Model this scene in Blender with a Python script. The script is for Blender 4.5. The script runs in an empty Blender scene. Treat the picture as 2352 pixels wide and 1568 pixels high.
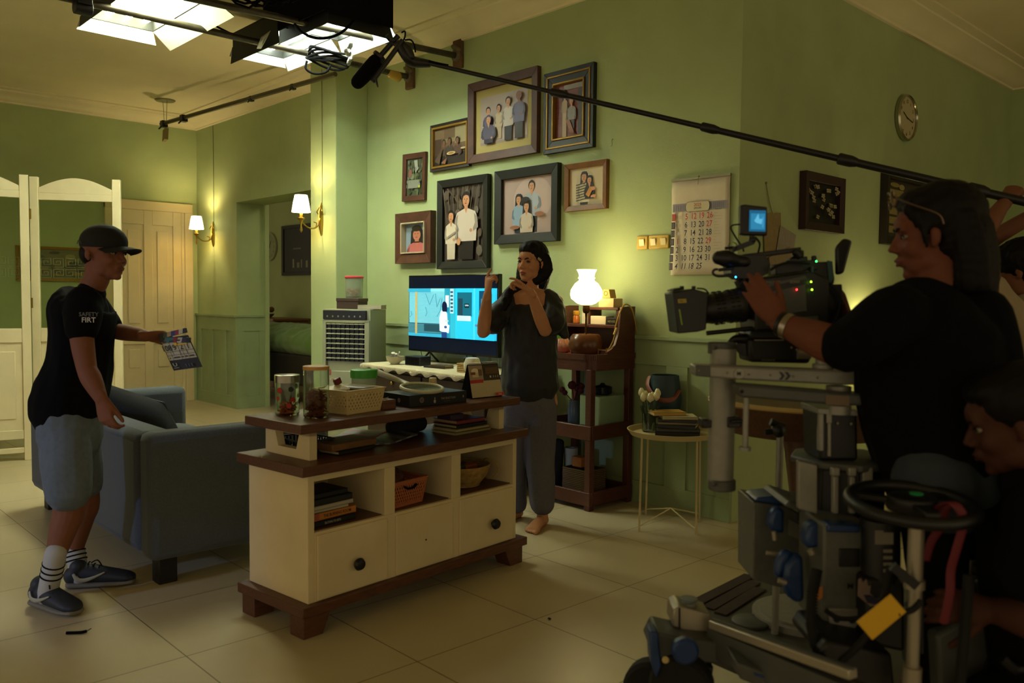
import bpy, math, random
from mathutils import Vector as V3, Matrix
random.seed(7)
# ------------------------------------------------------------ camera
F_PX, CX, CY, CAM_H = 1932.0, 1176.0, 784.0, 1.32
AX = V3((0.6845, -0.0447, 0.7276)); BY = V3((0.7289, 0.0291, -0.6839))
cam_rows = None
def _norm(a): return a / a.length
v1 = _norm(V3((-640 - CX, -(665 - CY), -F_PX))); v2 = V3((3240 - CX, -(703 - CY), -F_PX))
v2 = _norm(v2 - v1 * v1.dot(v2)); ax = -v1; az = ax.cross(v2)
MW = Matrix((ax, v2, az))                      # camera -> world rotation
CAM = V3((0, 0, CAM_H))
cd = bpy.data.cameras.new('camera'); cam = bpy.data.objects.new('camera', cd)
bpy.context.scene.collection.objects.link(cam)
cam.matrix_world = Matrix.Translation(CAM) @ MW.to_4x4()
cd.sensor_width = 36; cd.lens = F_PX / 2352 * 36; cd.clip_start = 0.05
cd.dof.use_dof = True; cd.dof.focus_distance = 5.2; cd.dof.aperture_fstop = 3.2
bpy.context.scene.camera = cam
sc = bpy.context.scene
sc.view_settings.view_transform = 'Standard'; sc.view_settings.look = 'None'
sc.view_settings.exposure = 1.0; sc.view_settings.gamma = 1; sc.view_settings.use_curve_mapping = False
w = bpy.data.worlds.new('world'); sc.world = w; w.use_nodes = True
w.node_tree.nodes['Background'].inputs[0].default_value = (1.0, 0.80, 0.48, 1)
w.node_tree.nodes['Background'].inputs[1].default_value = 0.33
def lamp(name, kind, loc, energy, color, size=0.1, target=None, spot=None):
    l = bpy.data.lights.new(name, kind); l.energy = energy; l.color = color
    if kind == 'AREA': l.size = size
    else: l.shadow_soft_size = size
    if spot: l.spot_size = spot; l.spot_blend = 0.6
    o = bpy.data.objects.new(name, l); sc.collection.objects.link(o); o.location = loc
    if target: o.rotation_euler = (V3(target) - V3(loc)).to_track_quat('-Z', 'Y').to_euler()
    return o
# a cool film lamp stands behind the photographer to the left and rakes the sofa back
lamp('cool_film_lamp', 'SPOT', (-3.6, -2.6, 1.5), 70, (0.32, 0.5, 1.0), 0.12, (-4.6, 1.4, 0.3), 0.75)
# ------------------------------------------------------------ geometry helpers
def ray(px, py): return MW @ V3((px - CX, -(py - CY), -F_PX))
def hit(px, py, n, c):
    d = ray(px, py); n = V3(n); return CAM + d * ((c - n.dot(CAM)) / n.dot(d))
def atz(px, py, z=0): return hit(px, py, (0, 0, 1), z)
def aty(px, py, y): return hit(px, py, (0, 1, 0), y)
def atx(px, py, x): return hit(px, py, (1, 0, 0), x)
def W(px, py, d): return CAM + ray(px, py) * (d / F_PX)      # point at depth d
R = V3((0.6845, 0.729, 0)).normalized(); VW = V3((-0.729, 0.6845, 0)).normalized(); UP = V3((0, 0, 1))
def srgb(c):
    if isinstance(c, str):
        c = c.lstrip('#'); c = [int(c[i:i+2], 16) / 255 for i in (0, 2, 4)]
    return [x / 12.92 if x <= 0.04045 else ((x + 0.055) / 1.055) ** 2.4 for x in c]
MATS = {}
def mat(name, color=(.5,.5,.5), rough=0.6, metal=0, emit=0, emit_color=None, noise=0.0, nscale=8, bump=0.0, bscale=60, trans=0, ior=1.45, sheen=0, wood=False, spec=0.5, sss=0, alpha=1, attr=False):
    if name in MATS: return MATS[name]
    m = bpy.data.materials.new(name); m.use_nodes = True; nt = m.node_tree; b = nt.nodes['Principled BSDF']
    col = (*srgb(color), 1)
    b.inputs['Base Color'].default_value = col; b.inputs['Roughness'].default_value = rough
    b.inputs['Metallic'].default_value = metal; b.inputs['Specular IOR Level'].default_value = spec
    b.inputs['IOR'].default_value = ior
    if sheen: b.inputs['Sheen Weight'].default_value = sheen
    if trans: b.inputs['Transmission Weight'].default_value = trans
    if alpha < 1: b.inputs['Alpha'].default_value = alpha
    if sss:
        b.inputs['Subsurface Weight'].default_value = sss; b.inputs['Subsurface Radius'].default_value = (.01, .004, .002); b.inputs['Subsurface Scale'].default_value = 1
    tc = nt.nodes.new('ShaderNodeTexCoord')
    if attr:
        a = nt.nodes.new('ShaderNodeAttribute'); a.attribute_name = 'print'
        nt.links.new(a.outputs['Color'], b.inputs['Base Color'])
        if emit: nt.links.new(a.outputs['Color'], b.inputs['Emission Color']); b.inputs['Emission Strength'].default_value = emit
    elif emit:
        b.inputs['Emission Color'].default_value = (*srgb(emit_color or color), 1); b.inputs['Emission Strength'].default_value = emit
    if noise:
        n = nt.nodes.new('ShaderNodeTexNoise'); n.inputs['Scale'].default_value = nscale; n.inputs['Detail'].default_value = 6
        if wood:
            mp = nt.nodes.new('ShaderNodeMapping'); mp.inputs['Scale'].default_value = (12, 1.2, 12)
            nt.links.new(tc.outputs['Object'], mp.inputs[0]); nt.links.new(mp.outputs[0], n.inputs['Vector'])
        else: nt.links.new(tc.outputs['Object'], n.inputs['Vector'])
        r = nt.nodes.new('ShaderNodeValToRGB'); c = srgb(color)
        r.color_ramp.elements[0].position = .3; r.color_ramp.elements[1].position = .7
        r.color_ramp.elements[0].color = (*[x * (1 - noise) for x in c], 1)
        r.color_ramp.elements[1].color = (*[min(1, x * (1 + noise)) for x in c], 1)
        nt.links.new(n.outputs['Fac'], r.inputs[0]); nt.links.new(r.outputs[0], b.inputs['Base Color'])
    if bump:
        n2 = nt.nodes.new('ShaderNodeTexNoise'); n2.inputs['Scale'].default_value = bscale; n2.inputs['Detail'].default_value = 3
        nt.links.new(tc.outputs['Object'], n2.inputs['Vector'])
        bp = nt.nodes.new('ShaderNodeBump'); bp.inputs['Strength'].default_value = bump; bp.inputs['Distance'].default_value = 0.01
        nt.links.new(n2.outputs['Fac'], bp.inputs['Height']); nt.links.new(bp.outputs[0], b.inputs['Normal'])
    MATS[name] = m; return m
COL = sc.collection; ORG = {}
def thing(name, label, cat, loc, group=None, kind=None):
    o = bpy.data.objects.new(name, None); COL.objects.link(o); o.empty_display_size = .05
    o.location = loc; ORG[o.name] = V3(loc); tag(o, label, cat, group, kind); return o
def tag(o, label=None, cat=None, group=None, kind=None):
    if label: o['label'] = label
    if cat: o['category'] = cat
    if group: o['group'] = group
    if kind: o['kind'] = kind
    return o
def frame(n):
    n = V3(n).normalized(); h = UP if abs(n.z) < .95 else V3((1, 0, 0)); a = h.cross(n).normalized(); return a, n.cross(a), n
class MB:
    def __init__(s, T=None): s.v = []; s.f = []; s.m = []; s.c = []; s.T = T; s.mi = 0; s.col = (1, 1, 1)
    def add(s, vs, fs, mi=None):
        k = len(s.v)
        for p in vs:
            p = V3(p); s.v.append(s.T @ p if s.T else p)
        for f in fs: s.f.append([i + k for i in f]); s.m.append(s.mi if mi is None else mi); s.c.append(s.col)
        return s
    def box(s, c0, c1, rot=None, mi=None):
        x0, y0, z0 = [min(a, b) for a, b in zip(c0, c1)]; x1, y1, z1 = [max(a, b) for a, b in zip(c0, c1)]
        vs = [(x0,y0,z0),(x1,y0,z0),(x1,y1,z0),(x0,y1,z0),(x0,y0,z1),(x1,y0,z1),(x1,y1,z1),(x0,y1,z1)]
        return s.add(vs, [(3,2,1,0),(4,5,6,7),(0,1,5,4),(1,2,6,5),(2,3,7,6),(3,0,4,7)], mi)
    def obox(s, c, ex, ey, ez, mi=None):            # centre and three half vectors
        c, ex, ey, ez = map(V3, (c, ex, ey, ez))
        if ex.cross(ey).dot(ez) < 0: ex = -ex
        vs = [c-ex-ey-ez, c+ex-ey-ez, c+ex+ey-ez, c-ex+ey-ez, c-ex-ey+ez, c+ex-ey+ez, c+ex+ey+ez, c-ex+ey+ez]
        return s.add(vs, [(3,2,1,0),(4,5,6,7),(0,1,5,4),(1,2,6,5),(2,3,7,6),(3,0,4,7)], mi)
    def bar(s, p0, p1, w, h, up=UP, mi=None):
        p0, p1 = V3(p0), V3(p1); d = p1 - p0; a = d.cross(V3(up)).normalized(); b = a.cross(d).normalized()
        return s.obox((p0 + p1) / 2, d / 2, a * w / 2, b * h / 2, mi)
    def loft(s, rings, mi=None, caps=True, close=False):
        n = len(rings[0]); vs = [p for r in rings for p in r]; fs = []
        m = len(rings)
        for i in range(m if close else m - 1):
            for j in range(n):
                a = i * n + j; b = i * n + (j + 1) % n; k = (i + 1) % m
                fs.append((a, b, k * n + (j + 1) % n, k * n + j))
        if caps and not close: fs.append(tuple(range(n))[::-1]); fs.append(tuple((m - 1) * n + j for j in range(n)))
        return s.add(vs, fs, mi)
    def tube(s, pts, r, seg=10, mi=None, close=False, caps=True):
        pts = [V3(p) for p in pts]; rings = []; a = None
        if 3 <= len(pts) <= 12 and not close and not isinstance(r, (list, tuple)):
            Q = []
            for i in range(len(pts) - 1):
                A, B, C_, D = pts[max(i-1,0)], pts[i], pts[i+1], pts[min(i+2,len(pts)-1)]
                for t in (0, .2, .4, .6, .8): Q.append(((2*B) + (C_-A)*t + (2*A-5*B+4*C_-D)*t*t + (3*B-A-3*C_+D)*t*t*t) * .5)
            pts = Q + [pts[-1]]
        for i, p in enumerate(pts):
            if close: t = pts[(i + 1) % len(pts)] - pts[i - 1]
            else: t = pts[min(i + 1, len(pts) - 1)] - pts[max(i - 1, 0)]
            t.normalize()
            if a is None: a = frame(t)[0]
            else:
                a = a - t * a.dot(t)
                a = a.normalized() if a.length > 1e-6 else frame(t)[0]
            b = t.cross(a); rr = r[i] if isinstance(r, (list, tuple)) else r
            rings.append([p + (a * math.cos(k * 2 * math.pi / seg) + b * math.sin(k * 2 * math.pi / seg)) * rr for k in range(seg)])
        return s.loft(rings, mi, caps, close)
    def cyl(s, p0, p1, r, seg=20, mi=None, r2=None): return s.tube([p0, p1], [r, r if r2 is None else r2], seg, mi)
    def lathe(s, prof, o, axis=(0, 0, 1), seg=28, mi=None, caps=True, sx=1, sy=1):
        a, b, n = frame(axis); o = V3(o)
        return s.loft([[o + n * z + (a * math.cos(k*2*math.pi/seg) * sx + b * math.sin(k*2*math.pi/seg) * sy) * max(r, 1e-4) for k in range(seg)] for r, z in prof], mi, caps)
    def ell(s, pts, lat=None, seg=16, mi=None, round_=True):   # pts: (P, rx, ry); closed limb with rounded caps
        P = [(V3(p[0]), p[1], p[2] if len(p) > 2 else p[1]) for p in pts]
        if len(P) > 2:                                         # smooth the run of points
            Q = []
            for i in range(len(P) - 1):
                a0, a1, a2, a3 = P[max(i-1,0)], P[i], P[i+1], P[min(i+2,len(P)-1)]
                for t in (0, .25, .5, .75):
                    h = lambda A, B, C_, D: ((2*B) + (C_-A)*t + (2*A-5*B+4*C_-D)*t*t + (3*B-A-3*C_+D)*t*t*t) * .5
                    Q.append((h(a0[0],a1[0],a2[0],a3[0]), h(a0[1],a1[1],a2[1],a3[1]), h(a0[2],a1[2],a2[2],a3[2])))
            Q.append(P[-1]); P = Q
        out = []; a = V3(lat) if lat is not None else None
        t0 = (P[1][0] - P[0][0]).normalized(); t1 = (P[-1][0] - P[-2][0]).normalized()
        full = []
        if round_:
            for k in (.97, .8, .45): q = min(P[0][1], P[0][2]); full.append((P[0][0] - t0 * q * k, math.sqrt(1-k*k)))
        n0 = len(full); seq = [(c, P[0][1]*f, P[0][2]*f, t0) for c, f in full]
        for i, p in enumerate(P):
            t = (P[min(i+1,len(P)-1)][0] - P[max(i-1,0)][0]).normalized(); seq.append((p[0], p[1], p[2], t))
        if round_:
            for k in (.45, .8, .97): q = min(P[-1][1], P[-1][2]); f = math.sqrt(1-k*k); seq.append((P[-1][0] + t1*q*k, P[-1][1]*f, P[-1][2]*f, t1))
        for c, rx, ry, t in seq:
            if a is None: a = frame(t)[0]
            aa = a - t * a.dot(t); aa = aa.normalized() if aa.length > 1e-3 else frame(t)[0]
            if lat is None: a = aa
            b = t.cross(aa)
            out.append([c + aa * math.cos(k*2*math.pi/seg) * rx + b * math.sin(k*2*math.pi/seg) * ry for k in range(seg)])
        return s.loft(out, mi)
    def ball(s, c, r, seg=16, mi=None, axes=None):
        c = V3(c); r = (r, r, r) if isinstance(r, (int, float)) else r
        X, Y, Z = axes or (V3((1,0,0)), V3((0,1,0)), V3((0,0,1)))
        rings = []; n = seg // 2
        for i in range(n + 1):
            th = math.pi * i / n; sr = max(math.sin(th), 1e-3)
            rings.append([c - Z * r[2] * math.cos(th) + X * r[0] * sr * math.cos(k*2*math.pi/seg) + Y * r[1] * sr * math.sin(k*2*math.pi/seg) for k in range(seg)])
        return s.loft(rings, mi)
    def prism(s, pts, ex, mi=None):                 # planar polygon extruded by ex
        pts = [V3(p) for p in pts]; ex = V3(ex); n = len(pts)
        nn = V3((0,0,0))
        for i in range(n): nn += pts[i].cross(pts[(i+1) % n])
        if nn.dot(ex) < 0: pts = pts[::-1]
        vs = pts + [p + ex for p in pts]
        return s.add(vs, [tuple(range(n))[::-1], tuple(range(n, 2*n))] + [(i, (i+1)%n, n+(i+1)%n, n+i) for i in range(n)], mi)
    def face(s, pts, mi=None): return s.add(pts, [tuple(range(len(pts)))], mi)
    def build(s, name, mats, parent=None, smooth=40, bevel=0, origin=None):
        me = bpy.data.meshes.new(name)
        if parent is not None: o0 = ORG[parent.name]
        elif origin is not None: o0 = V3(origin)
        else:
            xs = [p.x for p in s.v]; ys = [p.y for p in s.v]; zs = [p.z for p in s.v]
            o0 = V3(((min(xs)+max(xs))/2, (min(ys)+max(ys))/2, min(zs)))
        me.from_pydata([p - o0 for p in s.v], [], s.f); me.update()
        mats = mats if isinstance(mats, (list, tuple)) else [mats]
        for m in mats: me.materials.append(m)
        me.polygons.foreach_set('material_index', s.m)
        if any(c != (1, 1, 1) for c in s.c):
            at = me.color_attributes.new('print', 'FLOAT_COLOR', 'CORNER'); k = 0
            for p in me.polygons:
                c = s.c[p.index]
                for _ in p.loop_indices: at.data[k].color = (*c, 1); k += 1
        if smooth:
            me.polygons.foreach_set('use_smooth', [True] * len(me.polygons)); me.set_sharp_from_angle(angle=math.radians(smooth))
        o = bpy.data.objects.new(name, me); COL.objects.link(o)
        if parent is not None: o.parent = parent; ORG[o.name] = o0
        else: o.location = o0; ORG[o.name] = o0
        if bevel:
            b = o.modifiers.new('bevel', 'BEVEL'); b.width = bevel; b.segments = 2; b.limit_method = 'ANGLE'; b.angle_limit = math.radians(40)
        return o
def build_each(mb, name, mats, parent, **k):     # every separate piece becomes a part of its own
    n = len(mb.v); par = list(range(n))
    def fd(i):
        while par[i] != i: par[i] = par[par[i]]; i = par[i]
        return i
    for f in mb.f:
        for a in f[1:]: par[fd(a)] = fd(f[0])
    gr = {}
    for fi, f in enumerate(mb.f): gr.setdefault(fd(f[0]), []).append(fi)
    for fl in gr.values():
        q = MB(); mp = {}
        for fi in fl:
            for i in mb.f[fi]:
                if i not in mp: mp[i] = len(q.v); q.v.append(mb.v[i])
            q.f.append([mp[i] for i in mb.f[fi]]); q.m.append(mb.m[fi]); q.c.append(mb.c[fi])
        q.build(name, mats, parent, **k)
def struct(o): o['kind'] = 'structure'; return o
def single(o, label, cat, group=None): return tag(o, label, cat, group)
_tc = {}
def text_geo(s, font_shear=0):
    key = (s, font_shear)
    if key in _tc: return _tc[key]
    c = bpy.data.curves.new('t', 'FONT'); c.body = s; c.size = 1; c.resolution_u = 2; c.shear = font_shear; c.offset = 0.012
    o = bpy.data.objects.new('t', c); COL.objects.link(o); dg = bpy.context.evaluated_depsgraph_get(); dg.update()
    me = o.evaluated_get(dg).to_mesh(); vs = [v.co.copy() for v in me.vertices]; fs = [tuple(p.vertices) for p in me.polygons]
    o.evaluated_get(dg).to_mesh_clear(); bpy.data.objects.remove(o); bpy.data.curves.remove(c)
    _tc[key] = (vs, fs); return vs, fs
def text(mb, s, o, ux, uy, h, col=None, wx=1.0, center=True, shear=0, mi=None):   # h: cap height; ux, uy unit vectors
    vs, fs = text_geo(s, shear)
    if not vs: return
    k = h / .7; x0 = min(v.x for v in vs); x1 = max(v.x for v in vs); sh = (x0 + x1) / 2 if center else x0
    if col is not None: mb.col = tuple(srgb(col))
    o = V3(o); mb.add([o + V3(ux) * (v.x - sh) * k * wx + V3(uy) * v.y * k for v in vs], fs, mi)
def voxel(mb, size, smooth=3, factor=.5):           # union of closed shells -> one continuous surface
    me = bpy.data.meshes.new('tmp'); me.from_pydata([tuple(p) for p in mb.v], [], mb.f); me.update()
    o = bpy.data.objects.new('tmp', me); COL.objects.link(o)
    r = o.modifiers.new('r', 'REMESH'); r.mode = 'VOXEL'; r.voxel_size = size
    if smooth: q = o.modifiers.new('s', 'SMOOTH'); q.iterations = smooth; q.factor = factor
    dg = bpy.context.evaluated_depsgraph_get(); dg.update(); ev = o.evaluated_get(dg); m2 = ev.to_mesh()
    out = MB(); out.v = [v.co.copy() for v in m2.vertices]; out.f = [list(p.vertices) for p in m2.polygons]
    out.m = [0] * len(out.f); out.c = [(1, 1, 1)] * len(out.f)
    ev.to_mesh_clear(); bpy.data.objects.remove(o); bpy.data.meshes.remove(me); return out
from mathutils import noise as mnoise
def wrinkle(mb, amp, freq=9, stretch=(1, 1, .45), seed=0):
    me = bpy.data.meshes.new('t'); me.from_pydata(mb.v, [], mb.f); me.update()
    nn = [v.normal.copy() for v in me.vertices]; bpy.data.meshes.remove(me)
    for i, p in enumerate(mb.v):
        q = V3((p.x * stretch[0], p.y * stretch[1], p.z * stretch[2])) * freq + V3((seed, 0, 0))
        r = 1 - abs(mnoise.noise(q)) * 2.2
        mb.v[i] = p + nn[i] * amp * (r * .7 + mnoise.noise(q * 2.1) * .5)
    return mb
# ------------------------------------------------------------ materials of the room
M_wall = mat('green_wall_paint', '#9fae7c', .75, noise=.06, nscale=3, bump=.12, bscale=180)
M_wains = mat('green_panel_paint', '#8c9c72', .6, noise=.08, nscale=4, bump=.08, bscale=60)
M_ceil = mat('ceiling_paint', '#dad0aa', .85, noise=.05, nscale=1.5)
M_door = mat('door_paint', '#cfc198', .5, noise=.05, nscale=4)
M_white = mat('screen_paint', '#ddd3ad', .55, noise=.05, nscale=5)
M_brass = mat('brass', '#a08640', .3, metal=1)
M_black = mat('black_plastic', '#0d0e0f', .45)
M_blackm = mat('matt_black', '#080809', .9, spec=.1)
M_wire = mat('thin_wire', '#7c7a50', .7)
M_print = mat('printed_paper', rough=.5, attr=True)
M_redbrown = mat('red_brown_wood', '#55321f', .42, noise=.3, nscale=9, wood=True, bump=.05, bscale=30)
def floor_mat():
    m = mat('floor_tile', '#b3a070', .22, spec=.5); nt = m.node_tree; b = nt.nodes['Principled BSDF']
    tc = nt.nodes.new('ShaderNodeTexCoord'); br = nt.nodes.new('ShaderNodeTexBrick')
    br.offset = 0; br.inputs['Scale'].default_value = 1; br.inputs['Brick Width'].default_value = .6; br.inputs['Row Height'].default_value = .6
    br.inputs['Mortar Size'].default_value = .0028; br.inputs['Mortar Smooth'].default_value = .2
    br.inputs['Color1'].default_value = (*srgb('#cdbf9a'), 1); br.inputs['Color2'].default_value = (*srgb('#c5b68f'), 1); br.inputs['Mortar'].default_value = (*srgb('#7a6c4a'), 1)
    nt.links.new(tc.outputs['Object'], br.inputs['Vector'])
    n = nt.nodes.new('ShaderNodeTexNoise'); n.inputs['Scale'].default_value = 1.3; n.inputs['Detail'].default_value = 5; nt.links.new(tc.outputs['Object'], n.inputs['Vector'])
    mx = nt.nodes.new('ShaderNodeMix'); mx.data_type = 'RGBA'; mx.blend_type = 'MULTIPLY'; mx.inputs[0].default_value = .35
    nt.links.new(br.outputs['Color'], mx.inputs[6]); nt.links.new(n.outputs['Fac'], mx.inputs[7]); nt.links.new(mx.outputs[2], b.inputs['Base Color'])
    mr = nt.nodes.new('ShaderNodeMapRange'); mr.inputs[3].default_value = .24; mr.inputs[4].default_value = .42
    nt.links.new(n.outputs['Fac'], mr.inputs[0]); nt.links.new(mr.outputs[0], b.inputs['Roughness']); return m
XC, YT, XL, ZC, YF = -2.695, 4.33, -10.34, 3.45, 9.04
def sb(name, c0, c1, m, **k): return struct(MB().box(c0, c1).build(name, m, smooth=0, **k))
struct(MB().box((-14, -5, -.1), (5, 10, 0)).build('floor', floor_mat(), origin=(0, 0, 0)))
sb('ceiling', (-14, -5, ZC), (5, 10, ZC + .1), M_ceil)
# television wall with the opening into the next room
b = MB(); T_ = .36
b.box((XL, YT, 0), (-9.243, YT + T_, ZC)); b.box((-9.243, YT, 2.375), (-7.0, YT + T_, ZC)); b.box((-7.0, YT, 0), (XC, YT + T_, ZC))
struct(b.build('wall_television_side', M_wall, smooth=0))
sb('wall_clock_side', (XC - .3, YT + T_, 0), (XC, YF, ZC), M_wall)
sb('wall_far_right', (XC, YF, 0), (5, YF + .2, ZC), M_wall)
sb('wall_left', (XL - .2, -5, 0), (XL, YT + T_, ZC), M_wall)
sb('wall_next_room', (-14, 6.35, 0), (XC - .3, 6.5, ZC), M_wall)
sb('wall_next_room_left', (-14.1, YT + T_, 0), (-14, 6.35, ZC), M_wall)
# pillar beside the opening
sb('trim_pillar', (-7.0, 4.0, 0), (-6.56, YT, ZC), M_wall, bevel=.006)
# cornice
prof = [(0, 3.335), (.025, 3.335), (.03, 3.35), (.05, 3.355), (.09, 3.38), (.16, 3.41), (.22, 3.42), (.225, 3.432), (.30, 3.436), (.30, 3.45), (0, 3.45)]
path = [((XL, -5), (1, 0)), ((XL, YT), (1, -1)), ((XC, YT), (1, -1)), ((XC, YF), (1, -1)), ((5, YF), (0, -1))]
b = MB(); b.loft([[V3((p[0] + o[0] * d, p[1] + o[1] * d, z)) for d, z in prof] for p, o in path])
struct(b.build('trim_cornice', M_ceil, smooth=30))
# wainscot
def wains(name, axis, a0, a1, c, sgn, panels):        # axis 'x': runs along x at y=c, faces sgn*y
    b = MB()
    def bx(s0, s1, z0, z1, d0, d1):
        if axis == 'x': b.box((s0, c + sgn * d0, z0), (s1, c + sgn * d1, z1))
        else: b.box((c + sgn * d0, s0, z0), (c + sgn * d1, s1, z1))
    bx(a0, a1, 0, 1.06, 0, .012); bx(a0, a1, .90, 1.06, .012, .026); bx(a0, a1, 0, .14, .012, .026)
    e = a0
    for p in panels: bx(e, p[0], .14, .90, .012, .026); e = p[1]
    bx(e, a1, .14, .90, .012, .026); bx(a0, a1, 1.06, 1.085, 0, .04)
    return struct(b.build(name, M_wains, smooth=0, bevel=.002))
wains('trim_wainscot_television', 'x', -6.56, XC, YT, -1, [(-6.45 + i * .86, -5.75 + i * .86) for i in range(4)] + [(-3.01, -2.79)])
wains('trim_wainscot_opening_left', 'x', XL + .0, -9.243, YT, -1, [(-10.2, -9.98), (-9.86, -9.64), (-9.5, -9.36)])
wains('trim_wainscot_jamb', 'y', YT - .03, YT + T_, -9.243, 1, [(YT + .07, YT + .26)])
sb('trim_jamb_edge', (-9.243, YT + T_ - .03, 0), (-9.2, YT + T_ + .02, 2.375), M_wall)
# ------------------------------------------------------------ left wall: door
d = thing('door_1', 'cream panelled door with frame in the left wall behind the white folding screen', 'door', (XL, 3.75, 0), kind='structure')
b = MB(); b.box((XL, 3.24, 0), (XL + .04, 3.33, 2.41)); b.box((XL, 4.16, 0), (XL + .04, 4.26, 2.41)); b.box((XL, 3.24, 2.31), (XL + .045, 4.26, 2.42)); b.box((XL, 4.12, 0), (XL + .03, 4.16, 2.31))
b.build('door_frame', M_door, d, smooth=0, bevel=.006)
b = MB(); y0, y1 = 3.33, 4.12; x = XL
b.box((x, y0, .01), (x + .012, y1, 2.31))
for s0, s1 in ((y0, y0 + .1), (3.675, 3.775), (y1 - .1, y1)): b.box((x + .012, s0, .01), (x + .028, s1, 2.31))
for z0, z1 in ((.01, .16), (.72, .9), (2.14, 2.31)):
    for s0, s1 in ((y0 + .1, 3.675), (3.775, y1 - .1)): b.box((x + .012, s0, z0), (x + .028, s1, z1))
for s0, s1 in ((y0 + .16, 3.62), (3.83, y1 - .16)): b.box((x + .012, s0, .97), (x + .024, s1, 2.07)); b.box((x+.012, s0, .44), (x+.024, s1, .66))
b.build('door_leaf', M_door, d, smooth=0, bevel=.004)
b = MB(); b.ball((x + .07, 3.37, 1.09), .026); b.cyl((x + .02, 3.37, 1.09), (x + .06, 3.37, 1.09), .012); b.cyl((x + .028, 3.37, 1.09), (x + .034, 3.37, 1.09), .03); b.build('door_knob', mat('old_bronze', '#4a3a20', .4, metal=.8), d)
# ------------------------------------------------------------ prints and frames
SK, SK2, HR = '#b98560', '#8c5c3e', '#15100e'
class Print:
    def __init__(s, o, ux, n, w, h):
        s.o, s.ux, s.n, s.w, s.h = V3(o), V3(ux), V3(n), w, h; s.mb = MB(); s.k = 0; s.uy = UP
    def pt(s, x, y): return s.o + s.ux * (x * s.w) + s.uy * (y * s.h) + s.n * (s.k * .00035)
    def poly(s, pts, col): s.k += 1; s.mb.col = tuple(srgb(col)); s.mb.face([s.pt(*p) for p in pts])
    def rect(s, x0, y0, x1, y1, col): s.poly([(x0,y0),(x1,y0),(x1,y1),(x0,y1)], col)
    def ell(s, cx, cy, rx, ry, col, n=18): s.poly([(cx + rx*math.cos(i*2*math.pi/n), cy + ry*math.sin(i*2*math.pi/n)) for i in range(n)], col)
    def text(s, t, x, y, h, col, wx=1, shear=0, center=True): s.k += .5; text(s.mb, t, s.pt(x, y), s.ux, s.uy, h * s.h, col, wx, center, shear)
    def build(s, name, parent, m=None): return s.mb.build(name, m or M_print, parent, smooth=0)
def person2d(p, x, y, hr, shirt, pants=None, hair=HR, long_=False, skin=SK, body=(2.2, 5), asp=1.0, lean=0, legs=3.5):
    """x,y: head centre in unit space, hr: head height radius (unit of h)"""
    rx = hr * .8 * asp
    if long_: p.poly([(x - rx*1.3, y + hr*.6), (x - rx*.8, y + hr*1.2), (x + rx*.8, y + hr*1.2), (x + rx*1.3, y + hr*.6), (x + rx*1.5, y - hr*2.2), (x - rx*1.5, y - hr*2.2)], hair)
    yb = y - hr * body[1]; sw = rx * body[0]
    if pants: p.poly([(x - sw*.75 + lean, yb + hr*.4), (x + sw*.75 + lean, yb + hr*.4), (x + sw*.7 + lean, max(.02, yb - hr*legs)), (x - sw*.7 + lean, max(.02, yb - hr*legs))], pants)
    p.rect(x - rx*.45, y - hr*1.6, x + rx*.45, y - hr*.5, skin)
    p.poly([(x - rx*.5, y - hr*1.25), (x + rx*.5, y - hr*1.25), (x + sw*.9, y - hr*1.75), (x + sw*1.1, y - hr*2.6), (x + sw + lean, max(.02, yb)), (x - sw + lean, max(.02, yb)), (x - sw*1.1, y - hr*2.6), (x - sw*.9, y - hr*1.75)], shirt)
    p.poly([(x - rx*.4, y - hr*1.25), (x + rx*.4, y - hr*1.25), (x, y - hr*2)], skin)
    sh = tuple(max(0, int(int(shirt[i:i+2], 16) * .72)) for i in (1, 3, 5)); sh = '#%02x%02x%02x' % sh
    for k in (-1, 1): p.poly([(x + k*sw*.8, y - hr*2.0), (x + k*sw*1.12, y - hr*2.6), (x + k*sw*1.2, y - hr*4.1), (x + k*sw*.75, y - hr*4.6), (x + k*sw*.7, y - hr*4.2), (x + k*sw*.9, y - hr*3.4)], sh)
    p.ell(x + sw*.5, y - hr*4.45, rx*.35, hr*.28, skin, 10)
    p.ell(x, y + hr*.2, rx*1.15, hr*1.05, hair); p.ell(x, y - hr*.08, rx*.86, hr*.95, skin)
    p.poly([(x + rx*.98*math.cos(a), y + hr*.2 + hr*1.0*math.sin(a)) for a in [math.pi*k/10 for k in range(11)]] + [(x - rx*.55, y + hr*.62), (x, y + hr*.72), (x + rx*.6, y + hr*.6)], hair)
    p.poly([(x + rx*.1, y + hr*.1), (x + rx*.2, y - hr*.28), (x - rx*.05, y - hr*.28)], '#8a5a40' if skin == SK else skin)
    if long_: p.poly([(x - rx*.95, y + hr*.5), (x, y + hr*1.15), (x + rx*.95, y + hr*.5), (x, y + hr*.62)], hair)
    p.ell(x - rx*.33, y + hr*.12, rx*.13, hr*.06, '#241511', 8); p.ell(x + rx*.33, y + hr*.12, rx*.13, hr*.06, '#241511', 8)
    p.ell(x, y - hr*.5, rx*.3, hr*.07, '#7a3a30', 8)
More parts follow.
